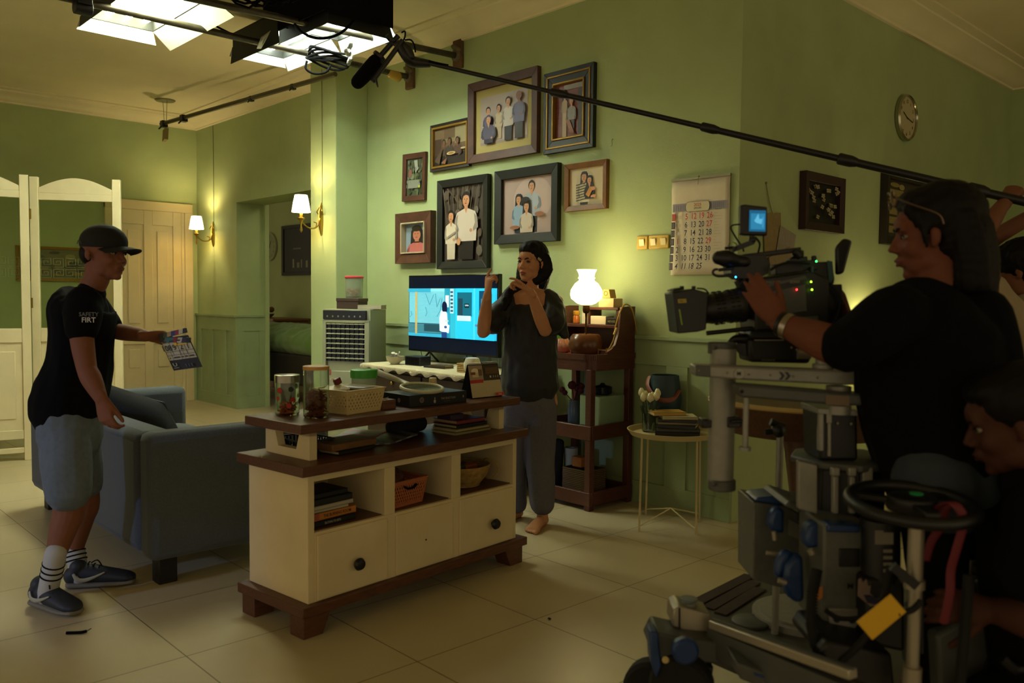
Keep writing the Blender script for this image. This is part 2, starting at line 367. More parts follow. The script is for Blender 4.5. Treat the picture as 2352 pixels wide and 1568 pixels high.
def picture(nm, label, p0, ux, n, w, h, bw, mats, depth=.03, matw=0, matc='#c9bd8e', inner=None, tilt=0, group=None, draw=None, cat='picture'):
    """p0: lower left outer corner on the wall; bars mitred; inner: extra beads [(offset, width, material)]"""
    p0, ux, n = V3(p0), V3(ux), V3(n)
    t = thing(nm, label, cat, p0 + ux * w / 2, group)
    def ring(a0, a1, d0, d1, m, name):
        b = MB()
        o = [(a0, a0), (w - a0, a0), (w - a0, h - a0), (a0, h - a0)]; i_ = [(a1, a1), (w - a1, a1), (w - a1, h - a1), (a1, h - a1)]
        P = lambda q, d: p0 + ux * q[0] + UP * q[1] + n * d
        for k in range(4):
            j = (k + 1) % 4
            b.loft([[P(o[k], 0), P(i_[k], 0), P(i_[k], d1), P(o[k], d0)], [P(o[j], 0), P(i_[j], 0), P(i_[j], d1), P(o[j], d0)]])
        return b.build(name, m, t, smooth=0, bevel=.002)
    ring(0, bw, depth, depth * .8, mats, 'frame')
    for a0, a1, m in (inner or []): ring(a0, a1, depth + .004, depth + .004, m, 'bead')
    e = bw
    if matw: MB().add([p0 + ux*a + UP*b_ + n*.008 for a, b_ in ((e,e),(w-e,e),(w-e,h-e),(e,h-e))], [(0,1,2,3)]).build('mount', mat('mount_' + nm, matc, .8), t, smooth=0); e += matw
    p = Print(p0 + ux * e + UP * e + n * .0095, ux, n, w - 2*e, h - 2*e); draw(p); p.build('photo', t)
    if tilt: t.rotation_euler = (0, tilt, 0) if abs(n.y) > .5 else (tilt, 0, 0)
    return t
UX, NY = (1, 0, 0), (0, -1, 0)
M_f1 = mat('frame_red_brown', '#48281a', .5, noise=.25, nscale=12); M_f2 = mat('frame_black', '#10140f', .5); M_f3 = mat('frame_light_brown', '#6b4519', .5, noise=.2, nscale=15)
M_gold = mat('frame_gold', '#8a6a24', .45, metal=.5); M_f4 = mat('frame_dark', '#1c120c', .5)
G = 'family photographs on the television wall'
def leaf_bg(p, cols, n, s, seed=1):
    r = random.Random(seed)
    for i in range(n): x, y = r.random()*.86+.07, r.random()*.86+.07; p.ell(x, y, s * r.uniform(.5, 1.3), s * r.uniform(.5, 1.3), r.choice(cols), 7)
def d_garden(p):
    p.rect(0, 0, 1, 1, '#3c4632'); leaf_bg(p, ['#2c3826', '#55603f', '#6f7a62', '#4a503c'], 40, .09, 2)
    p.poly([(.5,.95),(.6,.6),(.75,.7),(.7,.95)], '#8f968c'); p.ell(.28, .6, .12, .12, '#7a5148'); p.rect(.15, .2, .9, .42, '#7c8074'); leaf_bg(p, ['#777a70', '#53584a'], 14, .05, 5); p.rect(.82, .2, .92, .26, '#a8b020')
def d_dinner(p):
    p.rect(0, 0, 1, 1, '#5e4a30'); p.rect(.62, .55, .98, 1, '#8f8360'); p.rect(0, .72, .3, .95, '#6d5a3e'); p.rect(.3, .6, .62, .7, '#7a6a4c'); p.rect(0, 0, 1, .3, '#241b14'); p.rect(.0, .3, .22, .72, '#3c2a1c')
    for x, y, c in ((.3, .6, '#4a3a2c'), (.48, .62, '#3a3028'), (.72, .6, '#4a3226')): person2d(p, x, y, .08, c, asp=.75, body=(2.3, 4.2), skin='#6e4c34')
    p.poly([(.05,.15),(.3,.5),(.2,.05)], '#4c3c30'); p.poly([(.25,.08),(.42,.2),(.38,.04)], '#7a5438'); p.ell(.55, .3, .13, .045, '#b5a06c'); p.ell(.55, .3, .08, .025, '#8b6a34'); p.ell(.9, .38, .07, .025, '#a89a78')
def d_fam(p):
    p.rect(0, 0, 1, 1, '#9a8b80'); p.rect(0, 0, 1, .06, '#8a7b70')
    person2d(p, .17, .70, .072, '#54506a', '#3a3446', asp=.78, long_=False, body=(2.2, 6)); person2d(p, .41, .71, .07, '#b3a386', '#a8987c', asp=.72, body=(1.9, 5.4))
    person2d(p, .62, .80, .08, '#b0a69a', '#191516', asp=.78, body=(2.1, 6.2), legs=5.5); person2d(p, .85, .85, .082, '#5d5874', '#1f1715', asp=.78, body=(2.2, 6.3), legs=5.5, skin='#7a4d38', hair='#7a4d38')
    person2d(p, .22, .5, .085, '#4a465c', '#2c2838', asp=.78, body=(2.6, 4.6), legs=2.2, hair='#4a465c')
def d_bw(p):
    p.rect(0, 0, 1, 1, '#6e3328')
    for i in range(9): p.rect(0, .1 * i + .08, .8, .1 * i + .087, '#4f241e')
    p.rect(.78, 0, 1, 1, '#3a3330'); p.rect(.3, .88, .95, .97, '#8d8a84')
    person2d(p, .33, .8, .075, '#a28c6a', '#b09a78', asp=.95, long_=True, body=(1.7, 4.5), legs=6); person2d(p, .58, .66, .075, '#82807c', '#1a1817', asp=.95, body=(2.5, 4.6), hair='#8c8478', legs=2.4); p.poly([(.4,.35),(.55,.3),(.7,.06),(.55,.08)], '#8a5a3a')
def d_child(p):
    p.rect(0, 0, 1, 1, '#7f93a0'); person2d(p, .5, .62, .19, '#b0605c', asp=1.25, long_=True, body=(2.0, 4), skin='#b07056'); p.ell(.5, .82, .2, .1, HR); p.rect(.36, .36, .64, .39, '#2a1a1c')
def d_couple(p):
    p.rect(0, 0, 1, 1, '#3f352c'); leaf_bg(p, ['#4a4036', '#5b5246', '#332a22', '#6a6156', '#4d3f30'], 60, .06, 4)
    for i in range(9): p.poly([(.1+.09*i, .5), (.115+.09*i, .5), (.02+.14*i % 1 * .9, .98), (.0+.14*i % 1 * .9, .98)], '#57493a')
    person2d(p, .6, .8, .09, '#c4b7a8', '#1c1714', asp=1.3, body=(2.6, 6), legs=3); person2d(p, .24, .6, .07, '#c9bca6', '#bfb29c', asp=1.3, body=(1.9, 5.2), legs=3)
    p.ell(.44, .26, .05, .05, SK); p.poly([(.15,.33),(.36,.4),(.36,.37),(.15,.3)], '#8a7f70')
def d_three(p):
    p.rect(0, 0, 1, 1, '#a08a82'); p.ell(.6, .6, .38, .4, '#ae9890', 24)
    person2d(p, .58, .83, .088, '#9aa3ad', '#26282a', asp=.82, body=(2.7, 6)); person2d(p, .33, .62, .08, '#7d97ad', '#22303c', asp=.82, long_=True, body=(2.2, 6)); person2d(p, .5, .48, .085, '#b8aa98', asp=.82, long_=True, body=(2.2, 6))
    p.ell(.27, .12, .1, .035, SK2); p.ell(.76, .33, .09, .04, SK2); p.ell(.48, .6, .09, .05, HR)
def d_hug(p):
    p.rect(0, 0, 1, 1, '#b3a687'); person2d(p, .42, .76, .12, '#cfc6a8', '#1a1816', asp=.85, long_=True, body=(1.9, 5.6))
    for i in range(7): p.poly([(.2, .12 + i*.07), (.52, .17 + i*.07), (.52, .195 + i*.07), (.2, .145 + i*.07)], '#1d1c1a')
    person2d(p, .6, .66, .1, '#1a1713', asp=.85, long_=True, body=(1.9, 5)); p.poly([(.5,.28),(.62,.48),(.74,.46),(.6,.2)], '#b0772e'); p.ell(.72, .42, .07, .05, SK); p.ell(.74, .22, .06, .04, SK)
def tvpic(nm, label, x0, z0, x1, z1, **k): return picture(nm, label, (x0, YT - .001, z0), UX, NY, x1 - x0, z1 - z0, group=G, **k)
tvpic('framed_photo', 'small narrow brown frame with a dim garden photo, hung slightly crooked at the left', -5.985, 2.13, -5.665, 2.53, bw=.045, mats=M_f1, tilt=.03, draw=d_garden)
tvpic('framed_photo', 'dark gold-edged frame with a photo of people eating at a table', -5.59, 2.345, -5.09, 2.725, bw=.035, mats=M_f4, inner=[(.024, .04, M_gold)], draw=d_dinner)
tvpic('framed_photo', 'large brown frame with wide cream mount and a studio photo of five people', -5.10, 2.36, -4.33, 2.975, bw=.065, mats=M_f1, matw=.06, matc='#a3945a', depth=.04, draw=d_fam)
tvpic('framed_photo', 'tall black frame with gold lines and a photo of two people before bricks', -4.27, 2.336, -3.80, 2.9, bw=.095, mats=M_f2, inner=[(.03, .042, M_gold), (.085, .097, M_gold)], depth=.035, draw=d_bw)
tvpic('framed_photo', 'brown wooden frame with a portrait of a child in pink, just above the television', -6.04, 1.6, -5.54, 2.03, bw=.085, mats=M_f1, inner=[(.083, .095, mat('pale_slip', '#a79c80', .6))], depth=.06, draw=d_child)
tvpic('framed_photo', 'tall black frame with a couple in white clothes under trees', -5.475, 1.545, -4.855, 2.262, bw=.06, mats=M_f2, depth=.045, draw=d_couple)
tvpic('framed_photo', 'wide black frame with a studio photo of a man, a woman and a girl', -4.775, 1.72, -4.115, 2.267, bw=.068, mats=M_f2, depth=.045, draw=d_three)
tvpic('framed_photo', 'light brown square frame with two women hugging, one in a striped top', -4.06, 1.917, -3.677, 2.243, bw=.036, mats=M_f3, depth=.035, draw=d_hug)
b = MB(); b.tube([(-3.651, YT, 2.37), (-3.65, YT - .015, 2.365), (-3.65, YT - .012, 2.33), (-3.665, YT - .008, 2.325)], .002, 6); single(b.build('wall_hook', M_wire), 'tiny bent wire hook in the green wall right of the photos', 'hook')
# left wall picture seen through the folding screen
def d_left(p): p.rect(0, 0, 1, 1, '#6d6c48'); leaf_bg(p, ['#5a5a3a', '#8a8558', '#4c4a34', '#7b6a3a'], 26, .09, 9)
picture('gold_framed_picture', 'wide gold-framed picture on the left wall seen through the folding screen glass', (XL + .001, 2.33, 1.45), (0, 1, 0), (1, 0, 0), .75, .38, .03, M_gold, draw=d_left)
# right (clock) wall
NX, UY = (1, 0, 0), (0, 1, 0)
def d_flow(p):
    p.rect(0, 0, 1, 1, '#17120e'); r = random.Random(3)
    for i in range(24):
        x, y = r.uniform(.1, .9), r.uniform(.12, .9); a = r.uniform(0, 6)
        p.rect(x - .004, y - .1, x + .004, y, '#2c3420')
        for k in range(4): p.ell(x + .035*math.cos(a + k*1.57), y + .035*math.sin(a + k*1.57), .028, .024, '#9c9272', 8)
        p.ell(x, y, .015, .012, '#7a5a22', 8)
picture('flower_picture', 'dark red-brown frame with many small white flowers on black', (XC + .001, 5.03, 1.772), UY, NX, .54, .37, .055, mat('frame_maroon', '#2e1414', .5), depth=.05, draw=d_flow)
def d_f2(p):
    p.rect(0, 0, 1, 1, '#3a3222')
    for i in range(5): p.rect(.04, .08 + i*.16, .4, .2 + i*.16, '#8f8048'); p.rect(.5, .08 + i*.16, .9, .2 + i*.16, '#7a6d40')
    p.ell(.2, .92, .1, .04, '#8f8048'); p.ell(.35, .9, .06, .05, '#a09058')
picture('shelf_picture', 'tall dark frame with pale shelf-like shapes, partly behind the head of the operator', (XC + .001, 6.22, 1.74), UY, NX, .95, .545, .06, M_f4, depth=.06, draw=d_f2)
# wall clock
def clock(nm, label, c, ux, n, r, rim, face, hands):
    c, ux, n = V3(c), V3(ux), V3(n); t = thing(nm, label, 'clock', c - UP * r)
    prof = [(r*.8, 0), (r, .005), (r*1.0, .03), (r*.93, .042), (r*.9, .03), (r*.9, .02)]
    MB().lathe(prof, c, n, 48, caps=False).build('rim', rim, t); b = MB(); b.lathe([(r*.9, .018), (r*.9, .022)], c, n, 40); b.build('dial', face, t)
    b = MB(); uy = n.cross(ux)
    if uy.z < 0: uy = -uy
    for k in range(1, 13):
        a = math.pi/2 - k * math.pi/6; text(b, str(k), c + ux*math.cos(a)*r*.7 + uy*(math.sin(a)*r*.7 - r*.07) + n*.0235, ux, uy, r*.14)
    b.build('numerals', M_black, t, smooth=0); b = MB()
    for a, l in hands: dd = ux*math.cos(a) + uy*math.sin(a); b.bar(c + n*.026 - dd*r*.1, c + n*.026 + dd*r*l, r*.035, .002, n)
    b.build('hands', M_black, t, smooth=0); return t
clock('wall_clock', 'round white wall clock with chrome rim high on the right wall', (XC, 6.6, 2.71), UY, NX, .175, mat('chrome', '#a9a792', .2, metal=1), mat('clock_dial', '#b9ad86', .4), [(2.7, .45), (-.2, .62)])
# papers clipped to the wall behind the small monitor
gp = 'papers hanging from a string on the clock wall'
for i, (y0, z0, ww, hh, c, tl, lb) in enumerate([(4.60, 1.58, .2, .27, '#8c7a52', .1, 'buff paper sheet hanging on the clock wall, behind the small monitor'), (4.74, 1.5, .2, .26, '#8f8778', -.25, 'grey slanting paper sheet on the clock wall right of the buff sheet'), (4.66, 1.42, .26, .2, '#8a7c60', .3, 'lowest brownish paper on the clock wall just over the film camera handle')]):
    b = MB(); b.obox((XC + .012 + i*.008, y0 + ww/2, z0 + hh/2), V3((0, math.cos(tl), math.sin(tl)))*ww/2, (.0015, 0, 0), V3((0, -math.sin(tl), math.cos(tl)))*hh/2); single(b.build('paper_sheet', mat('paper%d' % i, c, .85, noise=.1, nscale=30)), lb, 'paper', gp)
b = MB(); b.tube([(XC+.006, 4.62, 2.02), (XC+.01, 4.66, 1.9), (XC+.012, 4.74, 1.78)], .0025, 6); b.ball((XC+.006, 4.62, 2.025), .008, 8); single(b.build('hanging_string', M_wire), 'thin string hanging from a nail on the clock wall above the papers', 'string')
# wall calendar
CP0 = V3((-3.16, YT - .012, 1.468)); cw, ch = .412, .582
t = thing('wall_calendar', 'white paper wall calendar for January 2025 hanging on the green wall near the corner', 'calendar', CP0 + V3((cw/2, 0, 0)))
b = MB(); n = 12
rows = [[CP0 + V3((cw*i/n, .002 - (.006*math.sin(j*1.3) + .002*math.sin(i*.8))*(1 if j < 3 else 0), ch*(1 - j/10) )) for i in range(n+1)] for j in range(11)]
vs = [p for r in rows for p in r]; b.add(vs, [(j*(n+1)+i, (j+1)*(n+1)+i, (j+1)*(n+1)+i+1, j*(n+1)+i+1) for j in range(10) for i in range(n)])
o = b.build('sheet', mat('calendar_paper', '#cfc5ac', .7, noise=.04, nscale=12), t, smooth=60); so = o.modifiers.new('s', 'SOLIDIFY'); so.thickness = .001
b = MB(); b.box(CP0 + V3((-.004, -.006, ch - .006)), CP0 + V3((cw + .004, .006, ch + .008))); b.build('header_strip', mat('tin_strip', '#8c8a70', .4, metal=.6), t)
b = MB(); b.tube([CP0 + V3((cw*.47, -.006, ch)), CP0 + V3((cw*.48, -.012, ch-.02)), CP0 + V3((cw*.475, -.012, ch-.04))], .0015, 6); b.ball(CP0 + V3((cw*.48, -.006, ch+.008)), .006, 8); b.build('hanging_hook', M_wire, t)
p = Print(CP0 + V3((0, -.0005, 0)), UX, NY, cw, ch)
RED, NVY = '#b3302c', '#1c1d3a'
p.rect(.02, .665, .97, .75, '#8f8a93'); r = random.Random(1)
for i in range(7):
    for s in (0.05, .7): p.rect(s + i*.033, .675, s + i*.033 + .008, .735, '#6d6873')
pts = [(.3 + .035*math.cos(a), .708 + .048*math.sin(a)) for a in [math.pi/2 + math.pi*k/10 for k in range(11)]] + [(.64 + .035*math.cos(a), .708 + .048*math.sin(a)) for a in [-math.pi/2 + math.pi*k/10 for k in range(11)]]
p.poly([((x-.47)*1.03+.47, (y-.708)*1.06+.708) for x, y in pts], '#3a352c'); p.poly(pts, '#c9bf9c')
p.text('2025', .47, .712, .03, RED, 1.1); p.text('JANUARI', .47, .683, .02, '#3a3020', .8)
for i in range(7):
    y = .60 - i * .0865; p.rect(.02, y - .028, .085, y + .045, RED if i == 0 else NVY)
    for k in range(2): p.rect(.03 + .027*k, y - .02, .036 + .027*k, y + .038, '#a89a80')
    for j in range(5):
        dnum = 5 + i + 7 * (j - 1)
        if dnum < 1 or dnum > 31:
            if j == 0: p.rect(.14, y - .01, .19, y + .025, '#bdb298')
            continue
        red = i == 0 or dnum in (1, 27, 29)
        p.text(str(dnum), [.15, .285, .42, .555, .69][j], y - .019, .060, RED if red else NVY, .82, .25 if i == 6 else 0)
        p.rect([.15, .285, .42, .555, .69][j] - .03, y - .031, [.15, .285, .42, .555, .69][j] + .03, y - .028, '#8d8470')
for k in range(18): p.rect(.8, .62 - k*.03, .8 + .12*r.random() + .03, .623 - k*.03, '#a79d86')
p.rect(.82, .655, .93, .66, '#4a4636'); p.build('printed_dates', t)
# switches
M_sw = mat('ivory_switch', '#c9a94e', .35); M_sw2 = mat('ivory_rocker', '#d8c98c', .3)
for x0, x1, rk, lb in ((-3.432, -3.342, 1, 'single ivory light switch, left of the double switch'), (-3.336, -3.178, 2, 'double ivory light switch plate beside the wall calendar')):
    t = thing('light_switch', lb, 'switch', ((x0+x1)/2, YT, 1.635)); b = MB(); b.box((x0, YT - .014, 1.635), (x1, YT, 1.722)); b.build('plate', M_sw, t, bevel=.008)
    for k in range(rk):
        c = x0 + (x1 - x0) * (k + .5) / rk; b = MB(); b.add([(c-.02, YT-.015, 1.658), (c+.02, YT-.015, 1.658), (c+.02, YT-.024, 1.7), (c-.02, YT-.024, 1.7), (c-.02, YT-.012, 1.7), (c+.02, YT-.012, 1.7)], [(0,1,2,3), (3,2,5,4), (0,3,4), (1,5,2)]); b.build('rocker', M_sw2, t, smooth=0)
# sconces
M_shade = mat('lit_fabric_shade', '#fff0c8', .8, emit=4.5, emit_color='#ffe6b0')
def sconce(label, base, energy):
    base = V3(base); n = V3((0, -1, 0)); t = thing('wall_sconce', label, 'wall lamp', base)
    b = MB(); b.lathe([(.004, -.14), (.012, -.12), (.018, -.09), (.03, -.04), (.034, 0), (.026, .05), (.03, .07), (.014, .11), (.018, .125), (.004, .16)], base + n*.012, UP, 16, sy=.5); b.ball(base + n*.03, (.02, .012, .03))
    b.tube([base + n*.012 + V3((-.03, 0, .05)), base + n*.03 + V3((-.045, 0, .08)), base + n*.02 + V3((-.02, 0, .12))], .006, 6); b.tube([base + n*.012 + V3((.03, 0, .05)), base + n*.03 + V3((.045, 0, .08)), base + n*.02 + V3((.02, 0, .12))], .006, 6)
    b.build('backplate', M_brass, t)
    b = MB(); P = [base + n*.02 + V3((0,0,-.02)), base + n*.07 + V3((0,0,-.07)), base + n*.14 + V3((0,0,-.075)), base + n*.2 + V3((0,0,-.03)), base + n*.215 + V3((0,0,.03))]; b.tube(P, .007, 8); b.tube([base + n*.07 + V3((0,0,-.07)), base + n*.06 + V3((0,0,-.03)), base + n*.09 + V3((0,0,-.02))], .005, 6)
    b.lathe([(.004, -.12), (.012, -.1), (.006, -.06), (.012, -.02), (.034, 0), (.036, .008), (.016, .012), (.014, .05)], base + n*.215 + UP*.0, UP, 16); b.build('arm', M_brass, t)
    c = base + n * .215 + UP * .06
    MB().lathe([(.082, 0), (.076, .04), (.066, .1), (.055, .15)], c, UP, 28, caps=False).build('lamp_shade', M_shade, t)
    MB().ball(c + UP*.05, (.012, .012, .03), 12).build('bulb', mat('warm_bulb', '#ffe0a0', .5, emit=30, emit_color='#ffcf80'), t)
    b = MB(); b.tube([base + n*.004 + UP*.15, base + n*.004 + UP*.7 + V3((.004,0,0)), (base.x - .003, base.y - .004, ZC - .1)], .003, 6); b.build('wire', M_wire, t)
    l = lamp('sconce_bulb', 'POINT', c + UP * .11, energy, (1, .78, .42), .02); l.parent = t; l.location = c + UP * .11 - base
    return t
sconce('brass sconce with white lit shade on the green wall left of the opening', (-9.846, YT, 2.03), 8)
sconce('brass sconce with white lit shade on the front of the green pillar', (-6.79, 4.0, 2.0), 6.5)
# low wall lamp behind the camera rig
t = thing('wall_lamp', 'small lit wall lamp on the clock wall hidden behind the camera operator', 'wall lamp', (XC, 5.9, .93)); b = MB(); b.cyl((XC, 5.9, .95), (XC + .03, 5.9, .95), .04); b.bar((XC + .03, 5.9, .95), (XC + .12, 5.9, .98), .012, .012); b.build('bracket', M_brass, t)
MB().lathe([(.05, 0), (.045, .06), (.035, .1)], (XC + .12, 5.9, .98), UP, 20, caps=False).build('lamp_shade', mat('small_lit_shade', '#ffe8b0', .8, emit=5, emit_color='#ffdf9a'), t)
l = lamp('low_wall_bulb', 'POINT', (0, 0, 0), 7, (1, .8, .42), .02); l.parent = t; l.location = (.12, 0, .13)
# ------------------------------------------------------------ next room
clock('wall_clock', 'pale round clock on the far wall of the next room', (-12.35, 6.35, 2.08), UX, NY, .22, mat('pale_rim', '#a8aa94', .4), mat('clock_dial2', '#8e9a78', .5), [(1, .5), (2.4, .6)])
def d_board(p): p.rect(0, 0, 1, 1, '#171a16'); p.rect(.3, .52, .55, .55, '#5d6452'); p.rect(.28, .1, .33, .3, '#7c8468'); p.rect(.42, .1, .5, .22, '#6b735c'); p.rect(.55, .1, .58, .28, '#7c8468'); p.rect(.7, .1, .76, .25, '#7c8468')
picture('blackboard', 'black board with pale marks on the far wall of the next room', (-11.95, 6.349, 1.62), UX, NY, 1.05, .76, .05, M_f2, draw=d_board, cat='board')
def d_blue(p): p.rect(0, 0, 1, 1, '#20304a'); p.rect(.2, .1, .8, .5, '#38506a')
picture('blue_picture', 'small pale-framed blue picture under the blackboard in the next room', (-11.0, 6.349, .95), UX, NY, .4, .55, .04, mat('frame_white', '#b5b59a', .5), draw=d_blue)
t = thing('chest_of_drawers', 'brown wooden chest of drawers in the next room beyond the opening', 'chest of drawers', (-11.55, 6.0, 0)); b = MB(); b.box((-12.0, 5.75, 0), (-11.1, 6.3, .95)); b.box((-12.03, 5.72, .95), (-11.07, 6.32, .98)); b.build('body', mat('mid_brown_wood', '#7a5228', .45, noise=.2, wood=True), t, bevel=.004)
for k in range(3): b = MB(); b.box((-11.95, 5.735, .68 - k*.26), (-11.15, 5.75, .9 - k*.26)); dr = b.build('drawer', MATS['mid_brown_wood'], t, bevel=.003); b = MB(); b.ball((-11.55, 5.72, .79 - k*.26), .02, 10); b.build('knob', M_brass, dr)
b = MB(); r = random.Random(4)
for k in range(7): b.ball((-11.75 + r.uniform(-.14, .14), 5.95 + r.uniform(-.08, .08), 1.03 + r.uniform(0, .09)), r.uniform(.04, .07), 10)
b.lathe([(.08, .98), (.12, 1.02), (.13, 1.04)], (-11.75, 5.95, 0)); single(b.build('fruit_bowl', mat('dried_fruit', '#6d4a2c', .6)), 'small bowl heaped with brown things on the chest of drawers', 'bowl')
t = thing('green_bed', 'bed with a rumpled green cover in the next room', 'bed', (-10.2, 5.4, 0)); b = MB(); b.box((-11.2, 4.95, .25), (-8.6, 5.7, .62)); mb = voxel(MB().ell([((-11.1, 5.3, .72), .4, .2), ((-10, 5.3, .76), .42, .2), ((-8.7, 5.3, .74), .4, .2)], (0, 1, 0)), .03, 3); wrinkle(mb, .02, 6); mb.build('cover', mat('green_cloth', '#5d7a38', .9, sheen=.3), t); b.build('mattress', mat('dark_bed', '#2a241c', .8), t, bevel=.03)
b = MB()
for px_ in (-11.15, -8.65):
    for py_ in (5.0, 5.65): b.box((px_-.04, py_-.04, 0), (px_+.04, py_+.04, .25))
b.build('legs', M_f4, t)
lamp('next_room_lamp', 'POINT', (-8.4, 5.5, 2.9), 7, (1, .85, .55), .2)
# patterned ceiling rod near the left corner
t = thing('ceiling_light_bar', 'thin dark pipe with clamps hung on wires under the ceiling near the left corner', 'pipe', (-8, 3.75, 3.2))
A, B_ = V3((-9.56, 3.61, 3.2)), V3((-6.4, 3.9, 3.2)); B_.z = 3.22
b = MB(); b.cyl(A, B_, .022, 12); b.build('pipe', mat('dull_steel', '#5c5640', .45, metal=.7), t)
for f, nm in ((.02, 'clamp'), (.16, 'clamp'), (.58, 'clamp'), (.8, 'clamp')):
    c = A.lerp(B_, f); b = MB(); s = .9 if f < .2 else .6; b.box(c - V3((.04, .035, .05))*s, c + V3((.04, .035, .03))*s); b.cyl(c + V3((0, -.02, -.03))*s, c + V3((.02, -.07, -.08))*s, .01*s, 8); b.build(nm, M_black, t, bevel=.006)
c = A.lerp(B_, .03); b = MB()
for dx in (-.03, .03): b.tube([c + V3((dx, 0, .02)), c + V3((dx*2, 0, ZC - 3.2))], .003, 6)
b.lathe([(.11, 0), (.1, -.012)], (c.x, c.y, ZC - .001)); b.build('hanging_wires', M_wire, t)
c2 = A.lerp(B_, .97); b = MB(); b.tube([c2, (c2.x, c2.y, ZC)], .004, 6); b.build('hanging_wires', M_wire, t)
b = MB(); b.obox(c + V3((0, 0, -.13)), (.035, 0, .01), (0, .02, 0), (.01, 0, .06)); b.tube([c + V3((0, 0, -.03)), c + V3((0, 0, -.08))], .002, 6); b.build('tag', mat('paper_tag', '#8a7a48', .8), t)
# ------------------------------------------------------------ folding screen
M_glass = mat('clear_glass', '#e6efe0', .02, trans=1, ior=1.45); M_pane = mat('screen_glass', '#dfe8d0', .03, trans=1, ior=1.02)
M_etch = mat('etched_glass', '#8d9468', .6)
def panel_screen(parent, A, B, z1, zb=.17):
    A, B = V3(A), V3(B); u = (B - A); w_ = u.length; u.normalize(); n = V3((-u.y, u.x, 0)); T = Matrix(((u.x, n.x, 0, A.x), (u.y, n.y, 0, A.y), (0, 0, 1, 0), (0, 0, 0, 1)))
    b = MB(T); p = .062
    b.box((0, -.02, 0), (p, .02, z1)); b.box((w_ - p, -.02, 0), (w_, .02, z1)); b.box((p, -.016, 2.055), (w_ - p, .016, 2.11)); b.box((p, -.016, .93), (w_ - p, .016, 1.04)); b.box((p, -.016, zb), (w_ - p, .016, zb + .07)); b.box((p, -.016, .06), (w_ - p, .016, .1))
    arch = [(p, 2.11)] + [(p + (w_ - 2*p) * i / 16, 2.15 + (z1 - 2.15) * math.sin(math.pi * i / 16)) for i in range(17)] + [(w_ - p, 2.11)]
    b.prism([(x, -.014, z) for x, z in arch], (0, .028, 0)); b.box((p, -.006, zb + .06), (w_ - p, .006, .95))
    b.box((p + .05, -.012, zb + .16), (w_ - p - .05, .012, .86))
    o = b.build('screen_panel', M_white, parent, smooth=30, bevel=.003)
    b = MB(T); b.box((p - .005, -.003, 1.03), (w_ - p + .005, .003, 2.06)); b.build('glass_pane', M_pane, o, smooth=0)
    b = MB(T); n_ = 6; s = (w_ - 2*p) / n_
    for r_ in range(2):
        for i in range(n_):
            x0, z0 = p + i*s + s*.1, 1.44 + r_*.085; q = s*.8; h = .07; fl = (i + r_) % 2
            pts = [(0, 0), (1, 0), (1, 1), (0, 1), (0, .3), (.7, .3), (.7, .7), (.3, .7), (.3, .5)]
            for a_, c_ in zip(pts, pts[1:]):
                f = lambda t: V3((x0 + (1 - t[0] if fl else t[0]) * q, -.0045, z0 + t[1] * h))
                b.bar(f(a_), f(c_), .001, .004, (0, 1, 0))
    b.build('etched_key_band', M_etch, o, smooth=0); return o
t = thing('folding_screen', 'white folding room screen with arched tops and etched glass at the left edge', 'room divider', W(80, 1045, 6.7) * 1)
wl = lambda px, d: (lambda p: V3((p.x, p.y, 0)))(W(px, 700, d))
panel_screen(t, wl(74, 6.7), wl(281, 6.85), 2.235); panel_screen(t, wl(-170, 6.25), wl(70, 6.62), 2.235)
b = MB(); 
for z in (.5, 1.2, 1.9): b.cyl(wl(72, 6.66) + UP*z, wl(72, 6.66) + UP*(z+.08), .012, 8)
b.build('hinges', M_brass, t)
# ------------------------------------------------------------ sofa
M_sofa = mat('grey_blue_fabric', '#464c51', .95, noise=.12, nscale=120, bump=.25, bscale=350, sheen=.15)
M_cush = mat('dark_cushion_fabric', '#1e2122', .95, noise=.15, nscale=150, bump=.2, bscale=300)
t = thing('sofa', 'grey-blue fabric sofa seen from behind, standing beside the cream console', 'sofa', (-4.76, 1.85, 0))
x0, x1, y0, y1 = -5.75, -3.77, 1.35, 2.27
MB().box((x0 + .0, y0, .13), (x1 - .14, y0 + .19, .69)).build('backrest', M_sofa, t, bevel=.045)
MB().box((x1 - .15, y0 + .005, .12), (x1, y1, .70)).build('armrest', M_sofa, t, bevel=.04)
MB().box((x0 - .01, y0 + .02, .12), (x0 + .15, y1, .70)).build('armrest', M_sofa, t, bevel=.04)
MB().box((x0 + .1, y0 + .1, .13), (x1 - .1, y1 - .03, .30)).build('seat_base', M_sofa, t, bevel=.02)
